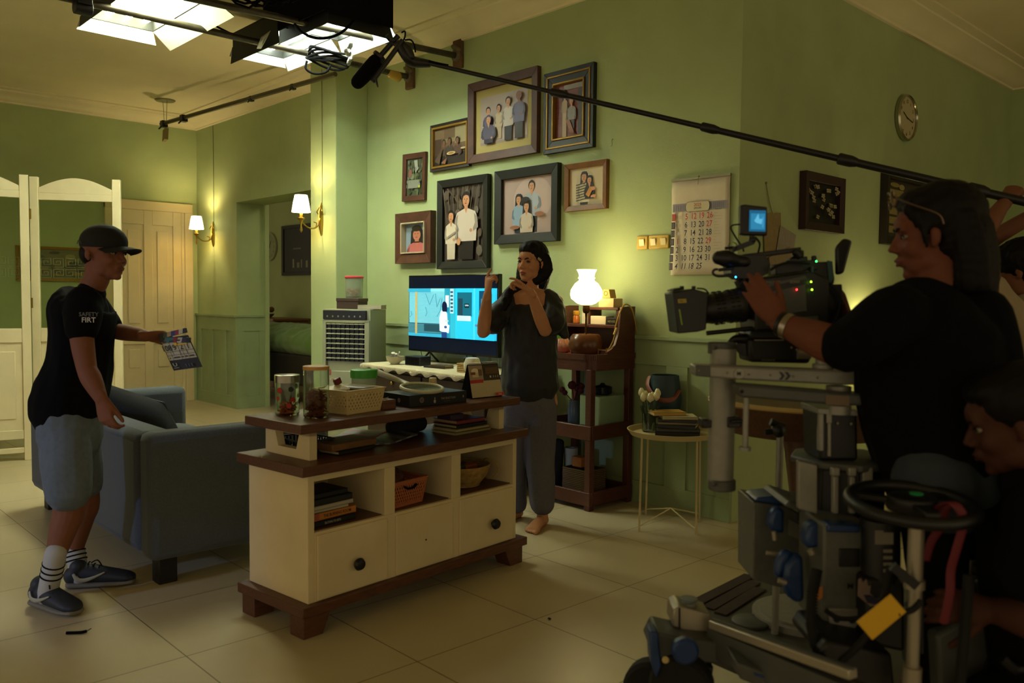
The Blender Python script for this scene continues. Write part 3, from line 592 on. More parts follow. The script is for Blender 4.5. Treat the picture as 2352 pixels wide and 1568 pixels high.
def pillow(c, ex, ey, ez, p=3.0, n=28):
    """a stuffed cushion: ex, ey half sides, ez half thickness"""
    c, ex, ey, ez = map(V3, (c, ex, ey, ez)); b = MB(); rings = []
    for s in (1, -1):
        vs = []; 
        for i in range(n + 1):
            for j in range(n + 1):
                a, q = -1 + 2*i/n, -1 + 2*j/n; hgt = max(0, (1 - abs(a)**p)) ** .5 * max(0, (1 - abs(q)**p)) ** .5
                k = 1 - .07 * (1 - q*q) * abs(a)**2; k2 = 1 - .07 * (1 - a*a) * abs(q)**2
                vs.append(c + ex*a*k2 + ey*q*k + ez*s*(hgt))
        fs = [(i*(n+1)+j, (i+1)*(n+1)+j, (i+1)*(n+1)+j+1, i*(n+1)+j+1) for i in range(n) for j in range(n)]
        b.add(vs, fs if s > 0 else [f[::-1] for f in fs])
    edge = []
    for i in range(n): a = -1 + 2*i/n; edge.append(c + ex*a*.94 if False else c + ex*a*(1) + ey*-1*(1 - .07*(1-a*a)))
    for i in range(n): a = -1 + 2*i/n; edge.append(c + ey*a + ex*(1 - .07*(1-a*a)))
    for i in range(n): a = 1 - 2*i/n; edge.append(c + ex*a + ey*(1 - .07*(1-a*a)))
    for i in range(n): a = 1 - 2*i/n; edge.append(c + ey*a - ex*(1 - .07*(1-a*a)))
    return b, edge
for i, xc in enumerate((-5.18, -4.34)):
    b, e = pillow((xc, 1.93, .385), (.415, 0, 0), (0, .33, 0), (0, 0, .1), p=8); b.build('seat_cushion', M_sofa, t)
for px_, py_ in ((x0 + .06, y0 + .06), (x1 - .14, y0 + .06), (x0 + .06, y1 - .12), (x1 - .14, y1 - .12)): b = MB(); b.box((px_, py_, 0), (px_ + .085, py_ + .085, .125)); b.build('leg', M_black, t, bevel=.005)
t = thing('throw_cushion', 'dark grey square cushion with piping leaning inside the grey-blue sofa', 'cushion', (-4.5, 1.78, .45))
b, e = pillow(W(378, 925, 4.72) - R*.095 - UP*.089 - VW*.04, R*.19 - UP*.062, -R*.095 + UP*.151 + VW*.04, VW*.07 + UP*.0); b.build('cushion_cover', M_cush, t); b = MB(); b.tube(e, .006, 6, close=True); b.build('piping', M_black, t)
# ------------------------------------------------------------ console
C0 = V3((-2.83, 1.58, 0)); e1 = V3((-.1045, .9945, 0)); e2 = V3((-.9945, -.1045, 0))
TC = Matrix(((e1.x, e2.x, 0, C0.x), (e1.y, e2.y, 0, C0.y), (0, 0, 1, 0), (0, 0, 0, 1)))
def cl(u, v, z=0): return TC @ V3((u, v, z))
M_cream = mat('cream_paint', '#d6c59a', .55, noise=.06, nscale=6, bump=.03, bscale=80)
t = thing('console_cabinet', 'cream console with red-brown tops, three open niches and a raised shelf', 'cabinet', cl(.66, .23))
b = MB(TC)
b.box((.075, .42, .125), (1.255, .44, .60)); b.box((.045, .03, .125), (.075, .44, .63)); b.box((1.255, .03, .125), (1.28, .44, .63))
b.box((.075, .03, .6), (1.255, .44, .63)); b.box((.43, .03, .4), (.487, .42, .6)); b.box((.827, .03, .4), (.885, .42, .6)); b.box((.075, .03, .125), (1.255, .05, .4)); b.box((.075, .05, .385), (1.255, .42, .399))
b.build('body', M_cream, t, smooth=0, bevel=.002)
b = MB(TC)
for a, c in ((.075, .43), (.487, .827), (.885, 1.255)): b.box((a, .05, .399), (c, .41, .403))
b.build('niche_floor', M_redbrown, t, smooth=0)
MB(TC).box((0, 0, .63), (1.335, .46, .67)).build('table_top', M_redbrown, t, bevel=.003)
MB(TC).box((0, 0, .085), (1.335, .46, .125)).build('base_board', M_redbrown, t, bevel=.003)
for u, v in ((.01, .01), (1.19, .01), (.01, .35), (1.19, .35)):
    s = 1 if u < .5 else -1; b = MB(TC); x_ = u + (0 if s > 0 else .12)
    b.prism([(x_, v, .085), (x_ + s*.13, v, .085), (x_ + s*.09, v, 0), (x_, v, 0)], (0, .09, 0)); b.build('leg', M_redbrown, t, smooth=0, bevel=.003)
for a, c, k in ((.085, .44, 1), (.49, .83, 0), (.875, 1.25, 1)):
    b = MB(TC); b.box((a, .022, .13), (c, .031, .388)); dr = b.build('drawer', M_cream, t, smooth=0, bevel=.003)
    if k: b = MB(TC); u = .272 if a < .4 else 1.097; b.lathe([(.009, 0), (.009, .01), (.022, .014), (.026, .024), (.02, .036), (.004, .04)], (u, .022, .237), (0, -1, 0)); b.build('knob', M_black, dr)
    else: b = MB(TC); b.lathe([(.004, 0), (.004, .003)], ((a+c)/2, .022, .25), (0, -1, 0), 10); b.build('screw_hole', M_redbrown, dr)
b = MB(TC); b.box((.03, .055, .785), (1.335, .445, .822)); b.build('raised_shelf', M_redbrown, t, bevel=.003)
for u in (.1, 1.22):
    b = MB(TC); v0, v1_ = .095, .40
    b.box((u, v0, .67), (u + .035, v1_, .705)); b.box((u, v0, .705), (u + .035, v0 + .07, .785)); b.box((u, v1_ - .07, .705), (u + .035, v1_, .785)); b.box((u, v0, .765), (u + .035, v1_, .785)); b.prism([(u, v0+.07, .705), (u, v0+.09, .705), (u, v0+.07, .765)], (.035, 0, 0)); b.prism([(u, v1_-.07, .705), (u, v1_-.09, .705), (u, v1_-.07, .765)], (.035, 0, 0))
    b.build('shelf_support', M_cream, t, smooth=0)
ZS = .8225
def jar(nm, label, u, v, z, r, h, lidm, lidh, fill, fillm, lid_r=None, glass=None):
    t = thing(nm, label, 'jar', cl(u, v, z)); c = (u, v, z); lid_r = lid_r or r * 1.03
    MB(TC).lathe([(r*.9, 0), (r, .008), (r, h - .01), (r*.97, h), (r*.94, h), (r*.965, h-.012), (r*.965, .012), (r*.9, .006), (.001, .006)], c, caps=False).build('glass', glass or M_glass, t)
    MB(TC).lathe([(lid_r, h - lidh*.3), (lid_r, h + lidh*.7), (lid_r*.96, h + lidh*.75), (.001, h + lidh*.75)], c, caps=False, seg=36).build('lid', lidm, t)
    return t, c
def sticks(parent, c, r, h, n, m, L, w_, nm='contents', T=TC, seed=1):
    rr = random.Random(seed); b = MB(T)
    for i in range(n):
        a, q = rr.uniform(0, 6.28), math.sqrt(rr.random()) * (r - L*.5); z = rr.uniform(L*.25, h); d = V3((rr.uniform(-1, 1), rr.uniform(-1, 1), rr.uniform(-.5, .5))).normalized() * L/2
        p = V3((c[0] + q*math.cos(a), c[1] + q*math.sin(a), c[2] + z)); b.tube([p - d, p, p + d], [w_*.6, w_, w_*.6], 6)
    o = b.build(nm, m, parent); o['kind'] = 'stuff'; return o
M_steel = mat('brushed_steel', '#8f8c80', .25, metal=1)
t, c = jar('snack_jar', 'short glass jar with steel lid and painted roses, leftmost on the raised shelf', .165, .34, ZS, .05, .145, M_steel, .03, 0, None)
sticks(t, c, .045, .05, 70, mat('orange_crackers', '#b5561c', .6), .028, .004); b = MB(TC); rr = random.Random(2)
for i in range(11):
    a = rr.uniform(3.2, 6.4); z = ZS + rr.uniform(.03, .12); p = V3((.165 + .0508*math.cos(a), .34 + .0508*math.sin(a), z)); n = V3((math.cos(a), math.sin(a), 0)); q = n.cross(UP); s = rr.uniform(.007, .014)
    MB(TC).face([p + q*s*math.cos(k*.628)*(1 + .12*(k % 2)) + UP*s*math.sin(k*.628)*(1 + .12*(k % 2)) for k in range(10)]).build('painted_rose', [mat('rose_white', '#9fae8a', .6), mat('rose_red', '#a02c20', .6), mat('leaf_dark', '#20301c', .6)][i % 3], t, smooth=0)
M_plas = mat('frosted_plastic', '#dfe6d8', .25, trans=.85, ior=1.2)
t, c = jar('pasta_jar', 'tall clear jar with wooden lid, half full of reddish snack sticks', .205, .195, ZS, .052, .20, mat('bamboo_lid', '#b98c48', .5), .014, 0, None)
sticks(t, c, .05, .105, 230, mat('reddish_sticks', '#7c3418', .7), .034, .0033, seed=5)
t, c = jar('green_lid_jar', 'clear plastic jar with bright green screw lid behind the cream basket', .60, .375, ZS, .056, .135, mat('green_lid', '#3c9c28', .35), .036, 0, None, lid_r=.062, glass=M_plas)
sticks(t, c, .05, .07, 90, mat('dark_crumbs', '#1f1a18', .8), .02, .005, seed=8)
# cream basket
def lattice_basket(nm, label, T, L, Wd, H, m, taper=.86, pitch=.02, holes=False):
    t = thing(nm, label, 'basket', T @ V3((L/2, Wd/2, 0))); b = MB(T)
    cn = [V3((0, 0)).to_3d(), V3((L, 0, 0)), V3((L, Wd, 0)), V3((0, Wd, 0))]; ce = V3((L/2, Wd/2, 0))
    P = lambda k, f, z: (lambda tp, bt: bt.lerp(tp, z / H) + UP*0)(cn[k % 4].lerp(cn[(k+1) % 4], f) + V3((0, 0, H)), (ce + (cn[k % 4].lerp(cn[(k+1) % 4], f) - ce) * taper))
    b.add([P(0,0,.002), P(1,0,.002), P(2,0,.002), P(3,0,.002), P(0,0,0), P(1,0,0), P(2,0,0), P(3,0,0)], [(0,1,2,3), (7,6,5,4)])
    for k in range(4):
        Lk = (cn[(k+1) % 4] - cn[k]).length; nn = max(3, int(Lk / pitch))
        for z0, z1 in ((0, H*.12), (H*.86, H)):
            b.bar((P(k,0,z0)+P(k,0,z1))/2, (P(k,1,z0)+P(k,1,z1))/2, .003, z1-z0)
        for f in (0, 1): b.bar(P(k, f, 0), P(k, f, H), .008, .004, (P(k,1,0)-P(k,0,0)).cross(UP))
        side = (P(k,1,0)-P(k,0,0)).cross(UP)
        for i in range(-3, nn + 1):
            for s in (0, 1):
                f0, f1 = i / nn, (i + 3) / nn; z0, z1 = H*.1, H*.88
                if f0 < 0: z0 += (z1 - z0) * (-f0) / (f1 - f0); f0 = 0
                if f1 > 1: z1 -= (z1 - z0) * (f1 - 1) / (f1 - f0); f1 = 1
                a_, c_ = (P(k, f0, z0), P(k, f1, z1)) if s else (P(k, 1 - f0, z0), P(k, 1 - f1, z1))
                b.bar(a_, c_, pitch*.42, .0022, side)
    b.build('woven_wall', m, t, smooth=0); b = MB(T)
    for k in range(4): b.bar(P(k, -.03 if k % 2 else -.02, H), P(k, 1.03, H), .014, .004)
    b.build('rim', m, t, bevel=.001); return t
def sub(T, u, v, z, ang): return T @ Matrix.Translation((u, v, z)) @ Matrix.Rotation(ang, 4, 'Z')
t = lattice_basket('plastic_basket', 'cream plastic basket with slotted sides on the raised shelf', sub(TC, .32, .14, ZS, .12), .225, .2, .1, mat('cream_plastic', '#c9b480', .4))
b = MB(sub(TC, .32, .14, ZS, .12)); b.lathe([(.05, .085), (.055, .10), (.04, .107), (.02, .112), (.012, .116)], (.06, .12, 0)); tl = b.build('pot_cover', mat('pale_lid', '#c6bf9c', .4)); single(tl, 'small pale round cover with dark red knob lying in the cream basket', 'lid')
b = MB(sub(TC, .32, .14, ZS, .12)); b.obox((.062, .12, .13), V3((.016, 0, .006)), (0, .008, 0), (-.006, 0, .013)); ORG.setdefault(tl.name, V3((0,0,0))); b.build('knob', mat('dark_red_plastic', '#5a101c', .5), tl, bevel=.003)
b = MB(sub(TC, .32, .14, ZS, .12)); b.box((.12, .02, .07), (.2, .18, .104)); single(b.build('metal_box', mat('grey_tin', '#6c655c', .4, metal=.4), bevel=.012), 'grey rounded tin lying in the cream basket', 'tin')
def boxy(nm, label, cat, T, c0, c1, m, group=None, bevel=.002, extra=None):
    t = thing(nm, label, cat, T @ V3(((c0[0]+c1[0])/2, (c0[1]+c1[1])/2, c0[2])), group); b = MB(T); b.box(c0, c1); b.build('box', m, t, bevel=bevel)
    if extra: extra(t, T)
    return t
T = sub(TC, .535, .17, ZS, -.05)
def ex_wood(t, T): b = MB(T); b.box((.02, .02, .041), (.045, .045, .043)); b.tube([(.03, .03, .043), (.05, .02, .05)], .002, 6); b.build('brass_inlay', M_brass, t); b = MB(T); b.box((-.001, -.001, .026), (.076, .076, .0275)); b.build('lid_seam', M_black, t)
boxy('small_wooden_box', 'tiny square brown wooden box before the black board game box', 'box', T, (0, 0, 0), (.075, .075, .041), mat('small_box_wood', '#5d3a22', .5, noise=.2, wood=True), extra=ex_wood)
T = sub(TC, .665, .135, ZS, -.09)
def ex_game(t, T):
    p = Print(T @ V3((0, -.0006, 0)), T.to_3x3() @ V3((1, 0, 0)), T.to_3x3() @ V3((0, -1, 0)), .335, .055)
    p.ell(.2, .55, .036, .22, '#8a7a72'); p.ell(.2, .55, .03, .18, '#51464a'); p.text('THE SELECTION', .66, .45, .17, '#8d8478', .9); p.rect(.58, .28, .7, .3, '#6e665c'); p.ell(.42, .35, .022, .17, '#9a948a', 6); p.ell(.42, .6, .01, .1, '#9a948a', 6); p.ell(.93, .55, .012, .12, '#8a8278', 6)
    p.build('printed_side', t); p = Print(T @ V3((-.0006, 0, 0)), T.to_3x3() @ V3((0, 1, 0)), T.to_3x3() @ V3((-1, 0, 0)), .2, .055); p.ell(.4, .5, .05, .2, '#7a6c78'); p.build('printed_side', t)
boxy('board_game_box', 'flat black printed game box under the insect racket on the raised shelf', 'box', T, (0, 0, 0), (.335, .205, .055), mat('black_card', '#0c0c0e', .5), extra=ex_game)
# insect racket
t = thing('insect_racket', 'pale electric insect racket lying on the black game box', 'racket', cl(.8, .22, ZS + .056)); zc = ZS + .075
M_rk = mat('pale_plastic', '#b3b092', .4)
ce = V3((.80, .20, zc)); ring = [ce + V3((.105*math.cos(a), .085*math.sin(a), .012*math.sin(a))) for a in [k*math.pi/24 for k in range(48)]]
b = MB(TC); b.tube(ring, .0085, 8, close=True); b.build('frame', M_rk, t)
b = MB(TC); b.ell([(ce + V3((0, .09, .01)), .022, .009), (ce + V3((0, .14, .02)), .012, .01), (ce + V3((-.01, .2, .035)), .014, .013), (ce + V3((-.03, .30, .06)), .016, .015)], (1, 0, 0)); b.build('handle', M_rk, t)
b = MB(TC)
for k in range(-12, 13):
    x_ = k*.008; y_ = .085*math.sqrt(max(0, 1 - (x_/.105)**2)); b.tube([ce + V3((x_, -y_, -.01*y_/.085)), ce + V3((x_, y_, .01*y_/.085))], .0006, 4)
for k in range(-7, 8):
    y_ = k*.011; x_ = .105*math.sqrt(max(0, 1 - (y_/.085)**2)); b.tube([ce + V3((-x_, y_, .012*y_/.085+.001)), ce + V3((x_, y_, .012*y_/.085+.001))], .0012, 4)
b.build('wire_mesh', mat('mesh_metal', '#83907a', .4, metal=.6), t)
t = thing('small_bottle', 'small white bottle with cream cap on the black game box beside the racket', 'bottle', cl(.955, .30, ZS + .056)); MB(TC).lathe([(.02, 0), (.024, .004), (.024, .018), (.019, .024), (.017, .026)], (.955, .29, ZS + .056)).build('body', mat('white_bottle', '#b7b59c', .4), t); MB(TC).lathe([(.017, .024), (.019, .026), (.018, .048), (.015, .05)], (.955, .29, ZS + .056)).build('cap', mat('cream_cap', '#c4b07c', .5), t)
# desk calendar
T = sub(TC, 1.105, .17, ZS, -.1); Ld = .2; Hd = .165
t = thing('desk_calendar', 'standing desk calendar with a food photo and red strip on the raised shelf', 'calendar', T @ V3((Ld/2, .03, 0)))
b = MB(T); b.prism([(0, 0, 0), (0, .09, 0), (0, .04, Hd)], (Ld, 0, 0)); b.build('black_stand', M_blackm, t, smooth=0)
P0 = T @ V3((0, -.002, .004)); ux = (T.to_3x3() @ V3((1, 0, 0))); uyv = (T.to_3x3() @ V3((0, .04, Hd))).normalized(); nn = ux.cross(uyv)
p = Print(P0 + nn*.001, ux, nn, Ld, Hd*.98); p.uy = uyv
p.rect(0, 0, 1, 1, '#b9ab86'); p.rect(0, .5, 1, 1, '#3c3024'); p.rect(.0, .52, .45, 1, '#9c8a70'); p.ell(.2, .8, .12, .1, '#e0cfae'); p.rect(.1, .62, .3, .76, '#c9b492'); p.rect(.3, .66, .42, .86, '#6a5138'); p.rect(.05, .7, .2, .78, '#7a3f28'); p.rect(.52, .7, .95, .9, '#5a4222'); p.rect(.0, .44, .42, .54, '#b02a28'); p.rect(.65, .58, .7, .64, '#c0b79a')
for i in range(3): p.rect(.76 + i*.07, .58, .79 + i*.07, .64, '#9a8a66')
for j in range(4):
    for i in range(7): p.rect(.08 + i*.12, .12 + j*.07, .1 + i*.12, .125 + j*.07, '#8b7d5e')
p.rect(.72, .0, 1, .09, '#b8322c'); p.text('2025', .86, .02, .05, '#d9b9a0'); p.build('printed_page', t)
b = MB(T)
for i in range(26): x_ = .01 + i*(Ld-.02)/25; b.tube([(x_, .036 + .008*math.cos(a), Hd + .008*math.sin(a)) for a in [k*math.pi/4 for k in range(8)]], .0009, 4, close=True)
b.build('wire_binding', M_steel, t)
# things on the console top
gb = 'books and magazines on the console top'
def book(T, c0, c1, m, label, group=None, nm='book', spine='-y', pages=True, text_=None, tcol='#c9c2a8', extra=None):
    t = thing(nm, label, 'magazine' if nm == 'magazine' else 'book', T @ V3(((c0[0]+c1[0])/2, (c0[1]+c1[1])/2, c0[2])), group); b = MB(T); x0, y0, z0 = c0; x1, y1, z1 = c1; th = min(.003, (z1 - z0) * .18)
    b.box((x0, y0, z0), (x1, y1, z0 + th)); b.box((x0, y0, z1 - th), (x1, y1, z1))
    if spine == '-y': b.box((x0, y0, z0), (x1, y0 + .003, z1))
    elif spine == 'x': b.box((x1 - .003, y0, z0), (x1, y1, z1))
    elif spine == 'y': b.box((x0, y1 - .003, z0), (x1, y1, z1))
    b.build('cover', m, t, smooth=0)
    MB(T).box((x0 + .004, y0 + .004, z0 + th), (x1 - .004, y1 - .004, z1 - th)).build('pages', mat('book_pages', '#b0a078', .85, noise=.1, nscale=200), t, smooth=0)
    if text_:
        b = MB(T); text(b, text_, V3(((x0+x1)/2 + (.022 if 'ROOM' in text_ else 0), y0 - .0008, z0 + (z1 - z0)*.28)), V3((1, 0, 0)), UP, (z1 - z0)*.42, tcol, .8); b.build('spine_title', M_print, t, smooth=0)
    return t
M_bk = lambda n, c: mat('book_' + n, c, .5)
T = sub(TC, .24, .09, .67, .12)
book(T, (0, 0, .002), (.21, .14, .018), M_bk('black', '#14120f'), 'black book lying under the brown wooden board on the console top', gb)
T = sub(TC, .215, .10, .6885, .07); b = MB(T); b.box((0, 0, 0), (.245, .15, .028)); single(b.build('wooden_board', mat('brown_board', '#6d4a25', .5, noise=.2, wood=True), bevel=.003), 'flat brown wooden board or book on top of the black book, front of the console', 'board')
t = thing('black_tray', 'black slotted plastic tray behind the left shelf support', 'tray', cl(.2, .3, .67)); T = sub(TC, .145, .2, .671, 0); b = MB(T); b.box((0, 0, 0), (.15, .2, .006))
for k in range(9): x_ = k*.0178; b.box((x_, 0, .006), (x_ + .006, .006, .05)); b.box((x_, .194, .006), (x_ + .006, .2, .05))
for k in range(12): y_ = k*.0176; b.box((0, y_, .006), (.006, y_ + .006, .05)); b.box((.144, y_, .006), (.15, y_ + .006, .05))
b.box((-.004, -.004, .05), (.154, .0, .056)); b.box((-.004, .2, .05), (.154, .204, .056)); b.box((-.004, 0, .05), (0, .2, .056)); b.box((.15, 0, .05), (.154, .2, .056)); b.build('tray', M_black, t, smooth=0)
b = MB(sub(TC, .17, .22, .68, 0)); b.ell([((0, .02, .02), .025), ((.06, .05, .035), .03), ((.1, .12, .03), .028)]); mb = wrinkle(voxel(b, .008, 2), .004, 30); single(mb.build('black_pouch', mat('black_cloth', '#101010', .9)), 'crumpled black pouch stuffed in the black tray on the console', 'pouch')
def magazine(T, L, Wd, z, cols, label, curl=.02):
    b = MB(T); n = 10; vs = []; 
    for i in range(n + 1):
        for j in (0, 1): x_ = L*i/n; vs += [(x_, j*Wd, z + curl*(i/n)**3 + .004*math.sin(i*.9)), (x_, j*Wd, z + .007 + curl*(i/n)**3 + .004*math.sin(i*.9))]
    fs = []
    for i in range(n): a = i*4; fs += [(a+1, a+5, a+7, a+3), (a, a+2, a+6, a+4), (a, a+4, a+5, a+1), (a+2, a+3, a+7, a+6)]
    fs += [(0, 1, 3, 2), (n*4, n*4+2, n*4+3, n*4+1)]
    for k, f in enumerate(fs): b.col = tuple(srgb(cols[(k // 4 * 2 + (k % 4)) % len(cols)])); b.add([vs[i] for i in f], [(0, 1, 2, 3)])
    o = b.build('magazine', M_print, smooth=0); return single(o, label, 'magazine', gb)
magazine(sub(TC, .42, .17, .671, -.1), .3, .2, 0, ['#3c3a3e', '#4a4a50', '#6a6a66', '#3a3638'], 'lowest curled grey magazine in the middle of the console top')
magazine(sub(TC, .39, .2, .685, .25), .26, .19, 0, ['#7e3438', '#35363f', '#5a5a60', '#8a6a60'], 'magazine with a red cover patch lying on the curled grey magazine', .012)
T = sub(TC, .92, .1, .67, .02)
for i, (c, h, w_, lb) in enumerate([('#8a8158', .012, .25, 'lowest pale book of the pile at the right end of the console top'), ('#a09668', .012, .235, 'second lowest pale book in the pile at the right of the console top'), ('#16121a', .016, .215, 'black book in the middle of the pile at the right end of the console top'), ('#7c2a30', .018, .2, 'red book topmost of the pile at the right end of the console top')]):
    z0 = .001 + sum([.012, .012, .016, .018][:i]) + i*.0008; book(T, (.25 - w_, .012*i, z0), (.25, .012*i + .16, z0 + h), M_bk('p%d' % i, c), lb, gb)
b = MB(T); b.box((.03, .06, .064), (.12, .15, .09)); t_ = b.build('tissue_box', mat('purple_card', '#3a2a44', .6), bevel=.002); single(t_, 'small dark tissue pack on the right pile of books', 'tissue pack'); ORG[t_.name] = V3(t_.location)
b = MB(T); b.add([(.07, .1, .09), (.1, .09, .091), (.095, .12, .09), (.088, .1, .117)], [(0,1,3), (1,2,3), (2,0,3)]); b.build('tissue', mat('white_tissue', '#b5b2a8', .9), t_, smooth=0)
b = MB(sub(TC, .72, .2, .671, 0)); b.ell([((0, .1, .04), .04, .045), ((.08, .12, .05), .05, .05), ((.17, .12, .04), .04, .04)]); mb = wrinkle(voxel(b, .008, 2), .006, 22); single(mb.build('dark_bag', mat('dark_bag_cloth', '#141619', .9)), 'dark crumpled bag under the raised shelf behind the magazines', 'bag')
# niche 1: books
gn = 'books in the left niche of the console'
zz = .404; T = sub(TC, .085, .075, 0, 0)
for i, (c, h, w_, m_, tx, tc_, lb) in enumerate([('#0f0f11', .022, .225, 0, 'BLOWN TO BITS', '#a7a08c', 'black book lowest in the left niche of the console'), ('#b8742c', .03, .24, 0, 'THE BURNING ROOM', '#120d0a', 'orange-yellow book with black title in the left niche'), ('#b0aa92', .012, .2, 0, None, None, 'thin white book in the left niche, just above the orange book'), ('#a7a08c', .018, .22, 0, None, None, 'pale thick book in the left niche, above the thin white one'), ('#14161a', .024, .215, 0, None, None, 'dark grey book in the left niche, second from the top'), ('#101214', .02, .2, 0, None, None, 'black book topmost in the left niche of the console')]):
    book(sub(TC, .085, .075 + .006*(i % 3), 0, .03*(i % 2)), (0, 0, zz), (w_, .16, zz + h), M_bk('n%d' % i, c), lb, gn, text_=tx, tcol=tc_); zz += h + .0006
    if i == 1:
        b = MB(sub(TC, .085, .0805, 0, .03)); b.box((0, -.0012, zz - h - .0006), (.05, .0005, zz - .0012))
        o = b.build('pink_label', [mat('salmon', '#a0523c', .6)], None, smooth=0); o.parent = [q for q in bpy.data.objects if q.get('label', '').startswith('orange-yellow book')][0]; o.location = o.location - o.parent.location
# niche 2: orange plastic basket
t = lattice_basket('plastic_basket', 'salmon plastic basket with handle hole in the middle niche of the console', sub(TC, .50, .06, .404, .06), .21, .24, .115, mat('salmon_plastic', '#a8603c', .5), pitch=.014)
b = MB(sub(TC, .50, .06, .404, .06)); b.ell([((.07, -.004, .09), .009, .004), ((.085, -.004, .08), .009, .004), ((.105, -.004, .078), .009, .004), ((.125, -.004, .08), .009, .004), ((.14, -.004, .09), .009, .004)], (0, 1, 0)); b.build('handle_hole', M_blackm, t)
b = MB(sub(TC, .50, .06, .404, .06)); b.ell([((.04, .07, .09), .035), ((.1, .1, .1), .045), ((.15, .15, .1), .04)]); mb = wrinkle(voxel(b, .007, 2), .008, 30); single(mb.build('clear_plastic_bag', mat('crinkled_plastic', '#5a3430', .2)), 'crinkled dark plastic bag filling the salmon basket', 'bag')
# niche 3: round woven basket
t = thing('woven_basket', 'round straw basket with a loose handle in the right niche of the console', 'basket', cl(1.06, .19, .404)); M_straw = mat('straw', '#9a7c42', .8, noise=.3, nscale=40)
b = MB(TC)
for k in range(13):
    a = k / 12; rr_ = .085 + .055 * math.sin(a * 1.5); b.tube([(1.06 + rr_*1.02*math.cos(q), .195 + rr_*.95*math.sin(q), .411 + .092*a) for q in [i*math.pi/20 for i in range(40)]], .0048, 6, close=True)
b.lathe([(.001, 0), (.09, .0), (.09, .004), (.001, .004)], (1.06, .195, .406)); b.build('coiled_wall', M_straw, t)
b = MB(TC); b.tube([V3((1.19 + .012*math.cos(a*2), .13 + .05*math.cos(a), .475 + .05*math.sin(a))) for a in [i*math.pi/14 for i in range(28)]], .0035, 6, close=True); b.build('handle', M_straw, t)
for i, (c, p, s, lb) in enumerate([('#8a4a1c', (1.08, .16, .497), (.04, .016, .012), 'orange packet'), ('#2f4a30', (1.03, .18, .5), (.03, .03, .012), 'dark green packet'), ('#5d4a6a', (.99, .17, .497), (.02, .03, .012), 'purple packet'), ('#7a6a50', (1.11, .2, .5), (.025, .03, .012), 'brownish packet')]):
    b = MB(TC); b.obox(p, (s[0], .004*i, 0), (0, s[1], .004), (0, 0, s[2])); single(b.build('snack_packet', mat('packet%d' % i, c, .4), bevel=.004), lb + ' lying in the round straw basket', 'packet', 'packets in the straw basket')
b = MB(); b.ell([(cl(.8, .3, .02), .03, .02), (cl(.9, .32, .025), .035, .025), (cl(.97, .3, .02), .02, .02)]); single(wrinkle(voxel(b, .008), .004, 30).build('dark_slipper', M_blackm), 'dark slipper-like thing on the floor under the console', 'slipper')
# ------------------------------------------------------------ air cooler
a = math.radians(30); K = V3((-5.80, 3.847, 0)); f1 = V3((math.cos(a), math.sin(a), 0)); f2 = V3((-math.sin(a), math.cos(a), 0)); o0 = K - f1*.43
TA = Matrix(((f1.x, f2.x, 0, o0.x), (f1.y, f2.y, 0, o0.y), (0, 0, 1, 0), (0, 0, 0, 1)))
M_ac = mat('grey_green_plastic', '#8e9174', .4); M_acd = mat('cooler_dark', '#14171a', .35)
t = thing('air_cooler', 'tall grey air cooler with dark louvre grille and control strip beside the television desk', 'air cooler', TA @ V3((.215, .15, 0)))
b = MB(TA); b.box((0, .02, .05), (.43, .32, 1.21)); b.box((0, 0, .03), (.43, .02, .42)); b.box((0, 0, .42), (.43, .02, .70)); b.box((0, 0, .70), (.035, .02, 1.12)); b.box((.385, 0, .70), (.43, .02, 1.12)); b.box((0, 0, 1.095), (.43, .02, 1.12)); b.build('housing', M_ac, t, bevel=.006)
b = MB(TA); b.box((.008, -.004, 1.125), (.40, .02, 1.20)); b.build('control_strip', M_acd, t, bevel=.003)
b = MB(TA)
for k in range(7): b.lathe([(.006, 0), (.008, .001), (.005, .002)], (.05 + k*.05, -.0045, 1.15), (0, -1, 0), 12)
b.build('buttons', mat('button_grey', '#77786a', .4), t)
b = MB(TA); b.box((.03, .012, .78), (.39, .018, 1.1)); 
for k in range(9): b.box((.035 + k*.042, .002, .78), (.038 + k*.042, .014, 1.1))
b.build('grille_back', M_acd, t, smooth=0)
for k in range(8): b = MB(TA); z = .80 + k*.0405; b.add([(.03, -.002, z), (.39, -.002, z), (.39, .012, z+.006), (.03, .012, z+.006), (.03, -.002, z+.004), (.39, -.002, z+.004), (.39, .012, z+.010), (.03, .012, z+.010)], [(0,1,5,4), (4,5,6,7), (1,2,6,5), (3,0,4,7), (0,3,2,1)]); b.build('louvre', M_ac, t, smooth=0)
p = Print(TA @ V3((.05, -.001, .62)), f1, -f2, .12, .09); p.rect(0, .45, .28, 1, '#8c4a34'); p.rect(.2, 0, .95, .2, '#b8a878'); p.rect(.28, .07, .85, .13, '#5a4a30'); p.build('stickers', t)
T = TA @ Matrix.Translation((.09, .08, 1.212)); boxy('brown_box', 'flat dark brown box on the air cooler under the biscuit jar', 'box', T, (0, 0, 0), (.20, .17, .085), mat('brown_card', '#3c2a1e', .6), extra=lambda t, T: MB(T).box((-.004, -.004, .062), (.204, .174, .088)).build('lid', mat('brown_card', '#3c2a1e'), t, bevel=.002))
t = thing('biscuit_jar', 'clear plastic jar with pink lid half full of round biscuits on the brown box', 'jar', T @ V3((.12, .085, .089))); c = (.12, .085, .089)
MB(T).lathe([(.068, 0), (.072, .01), (.074, .16), (.07, .17), (.067, .17), (.071, .155), (.069, .012), (.001, .006)], c, caps=False).build('plastic_body', M_plas, t); MB(T).lathe([(.078, .166), (.08, .17), (.08, .18), (.07, .186), (.001, .186)], c, caps=False).build('lid', mat('pink_lid', '#c23c48', .4), t)
rr = random.Random(6); b = MB(T)
